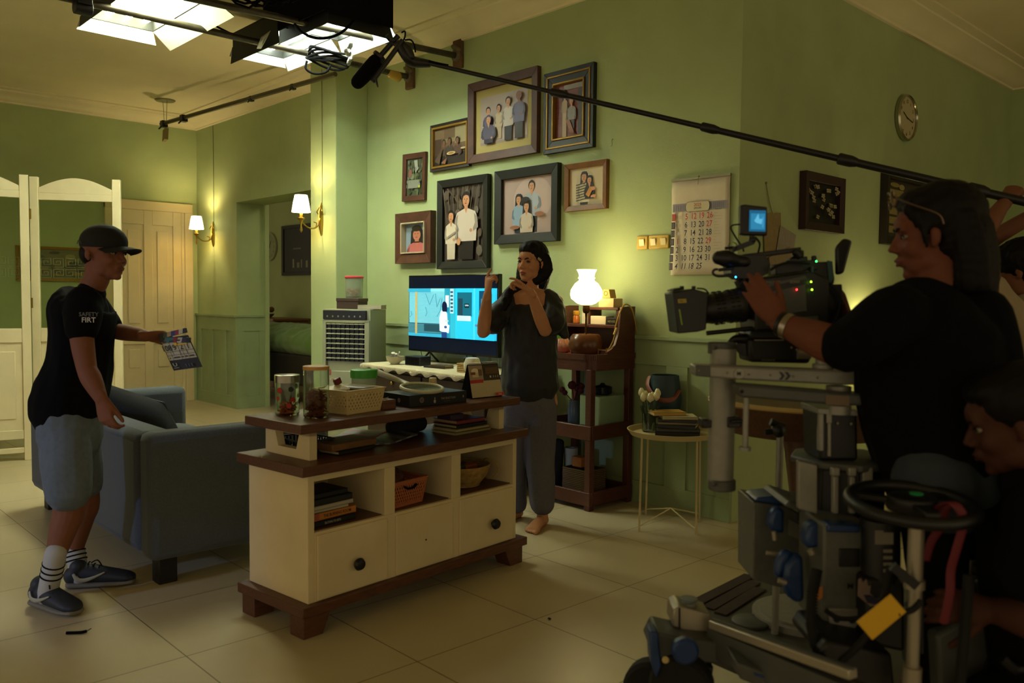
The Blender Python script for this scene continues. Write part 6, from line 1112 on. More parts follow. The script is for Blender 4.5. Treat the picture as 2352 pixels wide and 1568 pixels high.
b = MB(); slab(b, [(1510, 1452), (1552, 1462), (1760, 1490), (1760, 1518), (1640, 1525), (1520, 1518), (1492, 1490)], 2.12, .12); b.build('wheel_strut', M_dgrey, t, bevel=.006); blob('blue_bracket', [(1492, 1450), (1512, 1452), (1520, 1530), (1508, 1560), (1496, 1520)], M_blue, .06, 2.1, .005)
b = MB(); b.lathe([(.028, 0), (.033, .004), (.033, .02), (.026, .026)], W(1571, 1488, 2.07), -VW, 20); b.bar(W(1552, 1490, 2.05), W(1592, 1482, 2.05), .014, .018); b.build('blue_knob', M_blue, t); b = MB(); b.cyl(W(1530, 1515, 2.05), W(1528, 1515, 2.03), .008, 12); b.build('knob_pin', mat('cream_pin', '#a8925a', .5), t)
b = MB(); slab(b, [(1530, 1530), (1590, 1525), (1640, 1530), (1636, 1560), (1540, 1575)], 2.12, .08); b.build('wheel_fork', M_black, t, bevel=.005)
for px_, py_, d_ in ((1565, 1572, 2.12), (1500, 1580, 2.3), (2330, 1560, 1.95)): b = MB(); q = W(px_, py_, d_); b.lathe([(.03, -.03), (.07, -.03), (.08, -.02), (.08, .02), (.07, .03), (.03, .03)], q, R*.4 + VW, 28); b.build('wheel', M_rubber, t)
b = MB(); slab(b, [(1690, 1520), (1760, 1545), (1900, 1568), (1990, 1600), (1800, 1600), (1700, 1560)], 1.98, .1); b.build('lower_skirt', M_dgrey, t, bevel=.006); b = MB(); slab(b, [(1732, 1544), (1778, 1558), (1778, 1564), (1733, 1551)], 1.978, .003); b.build('blue_sticker', M_blue, t)
# corrugated hose and cables
b = MB(); hp = [W(1876, 1310, 2.0), W(1866, 1360, 1.98), W(1862, 1430, 1.96), W(1876, 1490, 1.94), W(1910, 1530, 1.92)]; b.tube(hp, .011, 10)
for k in range(40): f = k/40*4; i = int(f); q = hp[i].lerp(hp[i+1], f - i); b.lathe([(.0135, -.002), (.0135, .002)], q, (hp[i+1] - hp[i]), 10)
b.build('corrugated_hose', M_rubber, t); b = MB(); b.tube([W(1895, 1400, 2.0), W(1930, 1420, 1.99), W(1990, 1415, 1.98), W(2040, 1390, 1.95)], .006, 8); b.tube([W(2045, 1300, 1.9), W(2030, 1370, 1.9), W(1990, 1460, 1.9), W(1930, 1520, 1.9)], .009, 8); b.tube([W(2225, 1320, 1.8), W(2218, 1420, 1.8), W(2205, 1568, 1.8)], .012, 8); build_each(b, 'cable', M_rubber, t)
b = MB(); slab(b, [(1900, 1470), (2050, 1500), (2060, 1600), (1930, 1560), (1880, 1500)], 1.9, .2); slab(b, [(1990, 1330), (2080, 1320), (2080, 1500), (1990, 1480)], 1.98, .15); b.build('dark_chassis', M_black, t, bevel=.01)
# worn sticker
b = MB(); slab(b, [(1971, 1350), (1972, 1330), (1978, 1328), (1982, 1338), (1990, 1330), (1994, 1345), (2000, 1345), (1998, 1362), (2010, 1372), (2030, 1376), (2025, 1390), (2000, 1392), (1982, 1378), (1970, 1368)], 1.972, .002); b.build('worn_sticker', mat('sticker_pinkish', '#7a665c', .6), t); b = MB(); slab(b, [(1984, 1366), (1998, 1366), (2024, 1378), (2010, 1388), (1992, 1384)], 1.9705, .001); b.build('sticker_print', mat('sticker_blue', '#1c1f38', .6), t)
# steering wheel on its column
t = thing('steering_wheel', 'black steering ring with green round sticker on a metal column in front of the dolly', 'steering wheel', W(2098, 1150, 1.86) - UP*.9); wc = W(2094, 1152, 1.86); hh = wc.z
def wp(a, r, dz_=0): return V3((wc.x, wc.y, hh + dz_)) + R*math.cos(a)*r + VW*math.sin(a)*r*1.0
b = MB(); b.tube([wp(a, .128, -.004 + .012*math.sin(a)) for a in [k*math.pi/24 for k in range(48)]], .014, 12, close=True); b.build('ring', M_black, t); b = MB()
for a in (.6, 2.6, 4.6): b.bar(wp(a, .0), wp(a, .125), .03, .012)
b.lathe([(.05, -.02), (.055, -.01), (.05, .012), (.03, .016)], wp(0, 0), UP, 28); b.build('spokes', M_black, t, bevel=.003); b = MB(); b.lathe([(.014, 0), (.015, .003), (.001, .004)], wp(.3, .012, .016), UP, 20); b.build('green_sticker', mat('green_sticker', '#2a9a5c', .5), t)
b = MB(); vcol(b, 2103, 1190, 1345, .0165, 1.84); vcol(b, 2100, 1330, 1350, .022, 1.84); vcol(b, 2098, 1345, 1600, .0135, 1.84); vcol(b, 2094, 1530, 1600, .02, 1.84); b.build('column', M_lmetal, t); b = MB(); b.bar(W(2062, 1315, 1.82), W(2075, 1335, 1.82), .01, .01); b.bar(W(2050, 1300, 1.82), W(2105, 1345, 1.82), .012, .02); b.cyl(W(2118, 1200, 1.85), W(2118, 1500, 1.85), .004, 8); b.build('column_fittings', M_black, t)
t = thing('red_strap', 'dark red strap looped over the steering ring and hanging down', 'strap', W(2175, 1440, 1.8)); b = MB(); sp = [W(2150, 1172, 1.83), W(2162, 1160, 1.79), W(2185, 1155, 1.77), W(2206, 1172, 1.76), W(2212, 1205, 1.76), W(2196, 1265, 1.77), W(2184, 1310, 1.78), W(2182, 1360, 1.78), W(2168, 1430, 1.79)]
b.ell([(q, .010, .003) for q in sp], R, 10); b.build('front_band', mat('red_webbing', '#5e1520', .7), t); b = MB(); sp = [W(2178, 1158, 1.84), W(2170, 1175, 1.84), W(2160, 1210, 1.84), W(2138, 1245, 1.84), W(2126, 1285, 1.84)]; b.ell([(q, .010, .003) for q in sp], R, 10); b.build('rear_band', MATS['red_webbing'], t)
# yellow camera tape / card
t = thing('yellow_card', 'bright yellow card tied to the front of the dolly', 'card', W(2025, 1470, 1.75)); b = MB(); slab(b, [(1968, 1428), (2046, 1364), (2082, 1405), (2004, 1470)], 1.76, .003); b.build('card', mat('bright_yellow', '#c79a0c', .6), t, bevel=.001); b = MB(); b.tube([W(2060, 1410, 1.765), W(2095, 1400, 1.78), W(2115, 1380, 1.79)], .007, 8); b.build('tie', M_rubber, t)
# hinge arm right
t = thing('seat_frame', 'grey metal seat post and bracket at the right behind the steering wheel', 'frame', W(2250, 1500, 2.1)); b = MB(); slab(b, [(2231, 1150), (2262, 1145), (2276, 1165), (2279, 1290), (2228, 1290)], 2.15, .08); b.build('upright', mat('hammer_grey', '#4d4d45'), t, bevel=.006)
b = MB(); slab(b, [(2226, 1284), (2275, 1287), (2275, 1332), (2225, 1330)], 2.02, .012); b.build('bracket_plate', mat('pale_bracket', '#8f8674', .4, metal=.5), t, bevel=.005); b = MB()
for px_, py_ in ((2237, 1297), (2265, 1299), (2237, 1318), (2265, 1321)): b.lathe([(.005, 0), (.004, .002)], W(px_, py_, 2.018), -VW, 10)
build_each(b, 'bolts', M_dgrey, t); b = MB(); b.bar(W(2225, 1235, 2.08), W(2262, 1290, 2.05), .03, .015); b.cyl(W(2232, 1225, 2.07), W(2238, 1245, 2.07), .012, 12); b.bar(W(2270, 1340, 2.05), W(2330, 1390, 1.95), .03, .05); b.bar(W(2120, 1330, 2.2), W(2290, 1300, 2.3), .04, .03); b.build('lever', M_black, t, bevel=.003); b = MB(); slab(b, [(2223, 1330), (2238, 1330), (2238, 1375), (2224, 1370)], 2.04, .01); b.build('cream_strip', mat('cream_strip', '#9a8658', .6), t); b = MB(); slab(b, [(2255, 1340), (2352, 1330), (2380, 1400), (2270, 1400)], 2.1, .2); b.build('seat_pad', M_black, t, bevel=.02)
b = MB(); slab(b, [(2150, 1460), (2220, 1420), (2330, 1460), (2300, 1600), (2160, 1600)], 1.95, .2); o_ = b.build('rear_deck', M_dgrey, t, bevel=.01)
b = MB(); b.tube([W(2300, 1510, 1.8), W(2330, 1535, 1.8), W(2352, 1535, 1.8)], .012, 8); b.build('hand_grip', M_black, t)
# light stand and wooden table behind
t = thing('wooden_table', 'round brown wooden table edge with pale top seen between the dolly arms', 'table', W(1830, 1200, 3.0)*1)
q = W(1850, 925, 3.1); b = MB(); b.lathe([(.30, -.10), (.34, -.03), (.35, .0), (.34, .012), (.001, .012)], V3((q.x, q.y, q.z + .0)), UP, 48, caps=False); b.lathe([(.001, -.1), (.3, -.1)], V3((q.x, q.y, q.z)), UP, 48, caps=False); b.build('round_top', mat('dark_table_wood', '#4a2f1c', .4, noise=.2, wood=True), t); b = MB(); b.lathe([(.346, .0), (.35, .008), (.34, .0135), (.30, .0135)], V3((q.x, q.y, q.z)), UP, 48, caps=False); b.build('pale_edge', mat('pale_edge', '#a88c54', .5), t)
b = MB(); b.lathe([(.22, -q.z), (.2, -q.z + .03), (.05, -q.z + .08), (.04, -.4), (.08, -.1)], V3((q.x, q.y, q.z)), UP, 24); b.build('pedestal', MATS['dark_table_wood'], t)
t = thing('light_stand', 'black light stand with clamp behind the dolly left of the column', 'stand', V3((W(1792, 990, 2.62).x, W(1792, 990, 2.62).y, 0))); q = W(1792, 990, 2.62); b = MB(); b.cyl((q.x, q.y, .02), (q.x, q.y, W(1792, 975, 2.62).z), .011, 12); b.build('pole', M_gun, t); b = MB(); b.ball(W(1788, 988, 2.62), .024, 12); b.cyl(W(1757, 992, 2.62), W(1800, 990, 2.62), .01, 10); b.cyl(W(1770, 968, 2.62), W(1800, 980, 2.62), .012, 10); b.build('clamp', M_black, t); b = MB()
for a in (0, 2.1, 4.2): b.cyl((q.x, q.y, .2), (q.x + .09*math.cos(a), q.y + .09*math.sin(a), .01), .009, 8)
b.build('legs', M_black, t)
# sneaker
t = thing('sneaker', 'black sneaker with pale stripes on the floor behind the steering column', 'shoe', atz(2175, 1278, 0)); q = atz(2175, 1276, 0); dd = (-VW*.8 - R*.3).normalized(); lt = dd.cross(UP)
b = MB(); b.ell([(q - dd*.09 + UP*.035, .034, .03), (q + UP*.035, .038, .033), (q + dd*.1 + UP*.028, .042, .024), (q + dd*.14 + UP*.022, .034, .018)], lt); b.ell([(q - dd*.08 + UP*.05, .035, .04), (q - dd*.07 + UP*.13, .036, .045)], lt); voxel(b, .006, 2).build('upper', M_blackm, t); b = MB()
for k in range(3): b.ell([(q + lt*.035 + dd*(-.03 + k*.03) + UP*.02, .004, .003), (q + lt*.02 + dd*(-.01 + k*.03) + UP*.075, .004, .003)], dd, 6); b.ell([(q - lt*.035 + dd*(-.03 + k*.03) + UP*.02, .004, .003), (q - lt*.02 + dd*(-.01 + k*.03) + UP*.075, .004, .003)], dd, 6)
b.build('stripes', mat('pale_stripes', '#a89c84', .6), t); b = MB(); b.ell([(q - dd*.1 + UP*.01, .038, .01), (q + dd*.03 + UP*.01, .042, .01), (q + dd*.15 + UP*.01, .035, .009)], lt); b.build('sole', M_rubber, t)
# ------------------------------------------------------------ people
def skin_mat(n, c): return mat(n, c, .68, spec=.3, noise=.06, nscale=25, sss=.08)
def head_frame(C, f, u):
    f = V3(f).normalized(); u = V3(u); u = (u - f * u.dot(f)).normalized(); x = f.cross(u).normalized()
    return Matrix(((x.x, f.x, u.x, C.x), (x.y, f.y, u.y, C.y), (x.z, f.z, u.z, C.z), (0, 0, 0, 1)))
def add_head(b, TH, s=1.0, ear=-.008, jaw=1.0):
    S = TH @ Matrix.Scale(s, 4); X, Y_, Z_ = [S.to_3x3() @ V3(v) for v in ((1,0,0),(0,1,0),(0,0,1))]
    def el(c, r): b.ball(S @ V3(c), r, 20, axes=(X, Y_, Z_))
    el((0, -.012, .035), (.074, .094, .085)); el((0, .022, -.02), (.063, .068, .088)); el((0, .04, -.068), (.046*jaw, .042, .042)); el((0, .066, -.094), (.022*jaw, .017, .017))
    el((-.036, .05, -.028), (.024, .03, .028)); el((.036, .05, -.028), (.024, .03, .028)); el((-.04, .01, -.066), (.02*jaw, .04, .03)); el((.04, .01, -.066), (.02*jaw, .04, .03))
    el((0, .068, .032), (.045, .022, .03)); el((-.028, .076, .021), (.022, .011, .008)); el((.028, .076, .021), (.022, .011, .008))
    def cap(pts): b.ell([(S @ V3(p), r * s) for p, r in pts])
    cap([((0, .082, .012), .0072), ((0, .093, -.010), .0080), ((0, .102, -.026), .0092)])
    for k in (-1, 1):
        el((k*.0125, .092, -.030), (.0085, .011, .008))
        for p, r in (((k*.075, ear, -.006), (.0065, .014, .023)), ((k*.072, ear + .004, -.024), (.006, .009, .011))): el(p, r)
    cap([((-.019, .082, -.058), .005), ((0, .091, -.056), .0075), ((.019, .082, -.058), .005)]); cap([((-.017, .082, -.064), .005), ((0, .088, -.066), .008), ((.017, .082, -.064), .005)])
def sculpt(mb, TH, s=1.0):
    inv = (TH @ Matrix.Scale(s, 4)).inverted(); R3 = TH.to_3x3()
    pushes = [((-.031, .084, .003), .0135, -.0075), ((.031, .084, .003), .0135, -.0075), ((0, .092, .013), .008, -.002), ((0, .094, -.061), .0032, -.002), ((-.03, .09, -.045), .012, -.002), ((.03, .09, -.045), .012, -.002), ((0, .09, -.078), .010, -.004)]
    for i, p in enumerate(mb.v):
        q = inv @ p
        if q.length > .16: continue
        for c, w_, a in pushes:
            d2 = (q.x-c[0])**2 + ((q.y-c[1])*.5)**2 + (q.z-c[2])**2
            if d2 < 9*w_*w_: mb.v[i] = mb.v[i] + R3 @ V3((0, a*s*math.exp(-d2/(2*w_*w_)), 0))
M_eye = mat('eye_white', '#8d8478', .3); M_iris = mat('eye_iris', '#140c08', .15); M_brow = mat('dark_hair', '#0a0706', .6, spec=.2, noise=.2, nscale=200)
def face_parts(root, TH, s, skin, lips='#7a3a30', closed=False):
    S = TH @ Matrix.Scale(s, 4); X, Y_, Z_ = [S.to_3x3() @ V3(v) for v in ((1,0,0),(0,1,0),(0,0,1))]
    for k in (-1, 1):
        b = MB(); b.ball(S @ V3((k*.031, .0715, .003)), (.0118, .0095, .0056), 16, axes=(X, Y_, Z_)); e = b.build('eye', M_eye, root)
        b = MB(); b.ball(S @ V3((k*.031 - .001, .0795, .0025)), (.0050, .0030, .0050), 12, axes=(X, Y_, Z_)); b.build('iris', M_iris, e)
        b = MB(); b.ell([(S @ V3((k*.031 + j*.0125*1.0, .0812 - abs(j)*.005 , .0082 - j*j*.0045 + .0)), .0022*s) for j in (-1, -.5, 0, .5, 1)]); b.build('upper_eyelid', M_brow, root)
        b = MB(); b.ell([(S @ V3((k*.014, .0875, .019)), .0022*s, .0028*s), (S @ V3((k*.028, .0875, .025)), .002*s, .0032*s), (S @ V3((k*.044, .0745, .0235)), .002*s, .0018*s)], Y_); b.build('eyebrow', M_brow, root)
    ml = mat('lips_' + lips[1:], lips, .45)
    b = MB(); b.ell([(S @ V3((-.021, .0835, -.0605)), .0022*s), (S @ V3((-.006, .0930, -.0565)), .004*s), (S @ V3((.006, .0930, -.0565)), .004*s), (S @ V3((.021, .0835, -.0605)), .0022*s)]); b.ell([(S @ V3((-.019, .084, -.062)), .002*s), (S @ V3((0, .0915, -.0670)), .0046*s), (S @ V3((.019, .084, -.062)), .002*s)]); b.build('lips', ml, root)
def add_hand(b, wrist, dir_, palm, thumb_side, curls=(.3, .3, .35, .4), s=1.0, spread=.06, thumb=(.75, .6, .25), tcurl=.3):
    """dir_: wrist->knuckles, palm: normal out of the palm, thumb_side: +1/-1 along dir x palm"""
    Y_ = V3(dir_).normalized(); Z_ = V3(palm); Z_ = (Z_ - Y_*Z_.dot(Y_)).normalized(); X = Y_.cross(Z_) * thumb_side; o = V3(wrist)
    P = lambda x, y, z: o + (X*x + Y_*y + Z_*z) * s
    b.ell([(P(0, -.02, 0), .027*s, .021*s), (P(.001, .02, 0), .031*s, .018*s), (P(0, .055, 0), .038*s, .015*s), (P(0, .085, 0), .038*s, .0125*s)], X)
    b.ell([(P(.018, .015, .006), .015*s), (P(.03, .045, .01), .013*s)])
    for i, (x, L, r, cu) in enumerate(((.029, .072, .0085, curls[0]), (.010, .080, .0088, curls[1]), (-.0095, .074, .0083, curls[2]), (-.028, .058, .0073, curls[3]))):
        p = P(x, .086 - abs(i - 1)*.004, 0); an = cu * .7; lx = spread * (1.5 - i); pts = [(P(x*.9, .06, 0), r*s)]; pts.append((p, r*s*1.02))
        for seg, f in ((.45, 1), (.31, 1.1), (.24, .8)):
            d = (Y_*math.cos(an) + Z_*math.sin(an) + X*lx*math.cos(an)).normalized(); p = p + d*L*seg*s; pts.append((p, r*s*(.98 if seg > .4 else .9 if seg > .3 else .78))); an += cu*f
        b.ell(pts, None, 10)
    d = (X*thumb[0] + Y_*thumb[1] + Z_*thumb[2]).normalized(); p0 = P(.022, .022, .006); p1 = p0 + d*.038*s; d2 = (d + Y_*tcurl + Z_*tcurl*.3).normalized(); p2 = p1 + d2*.03*s; p3 = p2 + (d2 + Y_*tcurl*.6).normalized()*.024*s
    b.ell([(p0, .014*s), (p1, .0115*s), (p2, .010*s), (p3, .008*s)], None, 10)
def add_foot(b, heel, toe, s=1.0, lat=None):
    h, t_ = V3(heel), V3(toe); d = (t_ - h).normalized(); x = lat or d.cross(UP).normalized()
    b.ell([(h + UP*.03*s, .028*s, .03*s), (h.lerp(t_, .3) + UP*.034*s, .03*s, .034*s), (h.lerp(t_, .62) + UP*.026*s, .04*s, .024*s), (h.lerp(t_, .80) + UP*.017*s, .043*s, .015*s)], x)
    for k in range(5): q = h.lerp(t_, .82) + x*(-.034 + k*.017)*s; b.ell([(q + UP*.014*s, (.013 if k == 0 else .009)*s), (q + d*(.035 - .0055*k)*s + UP*.009*s, (.0115 if k == 0 else .0075)*s)], None, 8)
def cloth(parts, name, m, root, vox=.008, amp=.004, freq=9, seed=0, sm=3, stretch=(1, 1, .45)):
    b = MB()
    for pts, lat in parts: b.ell(pts, lat)
    return wrinkle(voxel(b, vox, sm), amp, freq, stretch, seed).build(name, m, root, smooth=80)
def finish_body(b, TH, s, root, skin, vox=.0045):
    mb = voxel(b, vox, 2, .5); sculpt(mb, TH, s); return mb.build('body', skin, root, smooth=80)
def hairmass(parts, TH, name, root, vox=.006, m=None, amp=.003, cut=None):
    b = MB(); S = TH; X, Y_, Z_ = [S.to_3x3() @ V3(v) for v in ((1,0,0),(0,1,0),(0,0,1))]
    for p in parts:
        if p[0] == 'e': b.ball(S @ V3(p[1]), p[2], 24, axes=(X, Y_, Z_))
        else: b.ell([(q if isinstance(q, V3) else S @ V3(q), *r) for q, r in p[1]], p[2] if len(p) > 2 else None)
    mb = voxel(b, vox, 2)
    nrm = None; me = bpy.data.meshes.new('t'); me.from_pydata(mb.v, [], mb.f); me.update(); nrm = [v.normal.copy() for v in me.vertices]; bpy.data.meshes.remove(me)
    inv = TH.inverted()
    for i, p in enumerate(mb.v):
        q = inv @ p; a = math.atan2(q.x, q.z + .05); mb.v[i] = p + nrm[i] * amp * (math.sin(a*30 + mnoise.noise(q*22)*4) * .25 + mnoise.noise(V3((q.x*90, q.y*90, q.z*14))) * .7)
    return mb.build(name, m or M_brow, root, smooth=80)
# ---------------- woman by the television
SKW = skin_mat('skin_warm', '#b5805c'); d0 = 4.85
t = thing('person', 'barefoot person in black top and grey trousers, long dark hair, both hands raised', 'person', atz(1235, 1195, 0))
w_ = lambda px, py, dd=0: W(px, py, d0 + dd)
fw = (-VW*.80 - R*.60 - UP*.02); TH = head_frame(w_(1221, 603), fw, UP + R*.06)
b = MB(); add_head(b, TH, .98)
b.ell([(TH @ V3((0, -.02, -.05)), .05, .054), (w_(1218, 655), .047, .05), (w_(1217, 680), .06, .055)])
b.ell([(w_(1217, 690), .15, .075), (w_(1218, 760), .14, .09), (w_(1218, 850), .135, .09), (w_(1222, 930), .15, .1)], R)
sh1, el1, wr1 = w_(1163, 700), w_(1110, 762, -.10), w_(1120, 676, -.28)       # her right arm (left in the picture)
sh2, el2, wr2 = w_(1277, 694), w_(1252, 758, -.14), w_(1219, 672, -.30)
b.ell([(sh1, .045), (sh1.lerp(el1, .5), .043), (el1, .036)]); b.ell([(el1, .035), (el1.lerp(wr1, .35), .038), (wr1, .023, .026)])
b.ell([(sh2, .045), (sh2.lerp(el2, .5), .043), (el2, .037)]); b.ell([(el2, .036), (el2.lerp(wr2, .35), .038), (wr2, .023, .026)])
add_hand(b, wr1, (UP*.95 + R*.10 - VW*.1), R*.75 + VW*.4, 1 if True else -1, curls=(.25, 1.05, 1.15, 1.2), s=.92, spread=.1, thumb=(.7, .75, .1))
add_hand(b, wr2, (-R*.75 + UP*.62), -UP*.6 - R*.45 - VW*.2, 1, curls=(.25, .85, 1.0, 1.1), s=.92, spread=.05, thumb=(.35, .9, .35))
hipL, hipR = w_(1190, 930), w_(1245, 930); kL, kR = w_(1180, 1050, .06), w_(1240, 1050, .0); aL, aR = w_(1185, 1165, .18), w_(1246, 1165, .02)
for h_, k_, a_ in ((hipL, kL, aL), (hipR, kR, aR)): b.ell([(h_, .075), (k_, .055), (k_.lerp(a_, .3), .05), (V3((a_.x, a_.y, .09)), .032)])
hr_, tr_ = V3((aR.x, aR.y, 0)) - (-VW*.8 - R*.35).normalized()*.03, V3((aR.x, aR.y, 0)) + (-VW*.8 - R*.35).normalized()*.19
add_foot(b, hr_, tr_, .98); b.ell([(V3((aR.x, aR.y, .12)), .03), (V3((aR.x, aR.y, .045)), .034)])
hl_ = V3((aL.x, aL.y, 0)); fd = (-VW*.8 - R*.6).normalized(); add_foot(b, hl_ - fd*.03, hl_ + fd*.19, .98); b.ell([(hl_ + UP*.12, .03), (hl_ + UP*.045, .034)])
finish_body(b, TH, .98, t, SKW, .0042); face_parts(t, TH, .98, SKW)
M_blouse = mat('black_satin', '#0b0c10', .6, sheen=.1, noise=.15, nscale=40); M_trous = mat('grey_trousers', '#55535a', .85, noise=.08, nscale=60, bump=.1, bscale=300)
cloth([([(w_(1220, 696), .075, .05), (w_(1219, 704), .13, .08), (w_(1218, 722), .165, .11), (w_(1218, 760), .152, .125), (w_(1217, 830), .158, .125), (w_(1216, 890), .168, .13)], R),
       ([(w_(1178, 690), .056), (sh1.lerp(el1, .3), .066), (sh1.lerp(el1, .62), .072)], None), ([(w_(1260, 686), .056), (sh2.lerp(el2, .35) + R*.012, .066), (sh2.lerp(el2, .68) + R*.02, .072)], None),
       ([(sh2.lerp(el2, .5) + R*.015, .06), (w_(1287, 748), .034, .05), (w_(1297, 772), .014, .03)], None)], 'blouse', M_blouse, t, amp=.009, freq=14, seed=3, stretch=(1, 1, .6))
cloth([([(w_(1218, 880), .145, .1), (w_(1220, 930), .152, .11)], R), ([(hipL, .09), (kL, .078), (aL + UP*.03, .066)], None), ([(hipR, .09, .095), (kR, .083, .083), (aR + UP*.03, .072, .072)], None)], 'trousers', M_trous, t, amp=.007, freq=8, seed=8)
hairmass([('e', (0, -.024, .045), (.084, .094, .085)), ('e', (0, .02, .075), (.068, .058, .05)), ('s', [(( .066, -.02, .03), (.022, .04)), ((.083, -.03, -.05), (.024, .045)), ((.092, -.045, -.13), (.03, .05)), ((.115, -.05, -.19), (.022, .04)), ((.135, -.05, -.23), (.008, .02))], None), ('s', [((-.066, -.02, .03), (.020, .04)), ((-.078, -.02, -.06), (.022, .04)), (w_(1176, 668, -.02), (.028, .035)), (w_(1163, 690, -.09), (.024, .03)), (w_(1160, 710, -.11), (.01, .012))], None), ('s', [((0, -.08, .02), (.07, .03)), ((0, -.085, -.08), (.085, .035)), ((.02, -.085, -.16), (.08, .03))], None)], TH, 'hair', t)
b = MB(); b.obox(TH @ V3((-.080, .035, .02)), TH.to_3x3() @ V3((.003, 0, 0)), TH.to_3x3() @ V3((0, .014, .006)), TH.to_3x3() @ V3((0, -.003, .006))); b.build('hair_clip', mat('pale_clip', '#a89a78', .3), t)
# ---------------- assistant with the clapperboard
SKG = skin_mat('skin_tan', '#774a33'); d0 = 3.62
t = thing('person', 'person in black cap, black t-shirt and grey shorts holding out the clapperboard', 'person', V3((-3.96, 1.12, 0)))
g = lambda px, py, dd=0: W(px, py, d0 + dd)
TH = head_frame(g(240, 583), R*.95 - VW*.25 - UP*.03, UP + R*.08); b = MB(); add_head(b, TH, 1.0, ear=-.022)
b.ell([(TH @ V3((0, -.03, -.05)), .052, .056), (g(222, 640), .052, .055), (g(203, 672), .05, .055)])
b.ell([(g(192, 745), .08, .11), (g(190, 800), .085, .11), (g(178, 870), .09, .11), (g(170, 940), .085, .10), (g(165, 1000), .085, .10)], R); b.ell([(g(162, 1000), .07), (g(157, 1070, -.09), .062)]); b.ell([(g(168, 1000), .07), (g(190, 1060, .09), .055)])
shN, elN, wrN = g(190, 712, -.165), g(200, 850, -.24), g(232, 915, -.27)
b.ell([(shN, .045), (g(188, 775, -.21), .046), (elN, .038)]); b.ell([(elN, .038), (elN.lerp(wrN, .35), .040), (wrN, .025, .027)])
shF, elF, wrF = g(215, 700, .17), g(262, 760, .15), g(336, 771, .02)
b.ell([(shF, .05), (shF.lerp(elF, .5), .045), (elF, .036)]); b.ell([(elF, .036), (elF.lerp(wrF, .4), .036), (wrF, .023, .026)])
add_hand(b, wrN, (UP*-.95 + R*.22), R*.3 + VW*.8, 1, curls=(.55, .65, .7, .75), s=1.0, thumb=(.35, .9, .3))
add_hand(b, wrF, (R*.97 + UP*.05), -UP*.75 - VW*.4, 1, curls=(.35, .55, .7, .8), s=1.0, thumb=(.4, .9, .3))
kN, aN = g(158, 1170, -.08), g(124, 1290, -.13); kF, aF = g(196, 1150, .12), g(172, 1262, .18)
b.ell([(g(157, 1060, -.09), .06), (kN, .062), (kN.lerp(aN, .35), .055), (aN, .036)]); b.ell([(g(190, 1050, .09), .055), (kF, .06), (kF.lerp(aF, .35), .053), (aF, .035)])
heN, toN = atz(82, 1362, .05), atz(205, 1395, .05); heF, toF = atz(160, 1325, .05), atz(262, 1318, .05)
b.ell([(aN, .036), (heN.lerp(toN, .22) + UP*.01, .035)]); b.ell([(aF, .035), (heF.lerp(toF, .22) + UP*.01, .035)])
finish_body(b, TH, 1.0, t, SKG, .005); face_parts(t, TH, 1.0, SKG, '#5c3028')
M_tee = mat('black_tshirt', '#070708', .95, spec=.15, noise=.2, nscale=50); M_short = mat('grey_shorts', '#5a646c', .85, noise=.1, nscale=50, bump=.1, bscale=200)
cloth([([(g(208, 676), .06, .065), (g(201, 690), .09, .11), (g(192, 705), .115, .185), (g(190, 760), .118, .17), (g(185, 830), .12, .165), (g(172, 880), .14, .17), (g(160, 918), .145, .17), (g(155, 935), .145, .17)], R),
       ([(g(192, 698, -.12), .075), (g(190, 725, -.18), .070), (g(188, 752, -.205), .064)], None), ([(g(215, 700, .14), .062), (g(240, 735, .15), .06), (g(252, 748, .14), .056)], None), ([(g(108, 915, 0), .04, .1), (g(120, 890), .06, .12), (g(150, 850), .07, .13)], R)], 't_shirt', M_tee, t, amp=.006, freq=9, seed=5)
cloth([([(g(163, 935), .115, .155), (g(163, 1000), .125, .155)], R), ([(g(150, 1015, -.08), .095, .09), (g(152, 1070, -.10), .098, .095), (g(155, 1122, -.11), .092, .09)], R), ([(g(182, 1010, .08), .085, .08), (g(190, 1060, .09), .08, .08), (g(196, 1112, .1), .072, .07)], R)], 'shorts', M_short, t, amp=.009, freq=7, seed=2)
# sleeve and back lettering
b = MB(); fn = (-VW*.98 + R*.1).normalized(); tx = (R + VW*.1).normalized()
text(b, 'SAFETY', W(204, 726, d0 - .262), tx, UP, .016, '#55554a'); text(b, 'FIRT', W(204, 740, d0 - .262), tx, UP, .02, '#b5b3a4'); b.build('sleeve_lettering', M_print, t, smooth=0)
b = MB(); 
for y_, s_ in ((695, 'T'), (737, 'I'), (755, 'E')): text(b, s_, W(135 - (y_ - 695)*.1 - 6, y_, d0 - .1), (R*.35 - VW*.9).normalized(), UP, .032, '#a5a394', .8)
b.build('back_lettering', M_print, t, smooth=0)
M_cap = mat('black_cap_cloth', '#101112', .85, noise=.1, nscale=80)
S = TH; X, Y_, Z_ = [S.to_3x3() @ V3(v) for v in ((1,0,0),(0,1,0),(0,0,1))]; b = MB()
b.ball(S @ V3((0, -.006, .048)), (.084, .106, .080), 26, axes=(X, Y_, Z_)); mb = voxel(b, .006, 1); inv = TH.inverted()
for i, p_ in enumerate(mb.v):
    q = inv @ p_
    if q.z < .026: q = V3((q.x, q.y, .026 - (.026 - q.z)*.04)); mb.v[i] = TH @ q
cap_ = mb.build('cap', M_cap, t); vs = []; n = 14; b = MB(S); rings = []
for i in range(n + 1):
    x_ = -.078 + .156*i/n; L_ = .105*math.sqrt(max(.04, 1 - (x_/.084)**2)); yb = .088 - .9*abs(x_)**2*7; row = []
    for j in range(7): f = j/6; row.append((x_, yb + L_*f - .02, .036 - 3.2*x_*x_ - .012*f*f))
    rings.append(row)
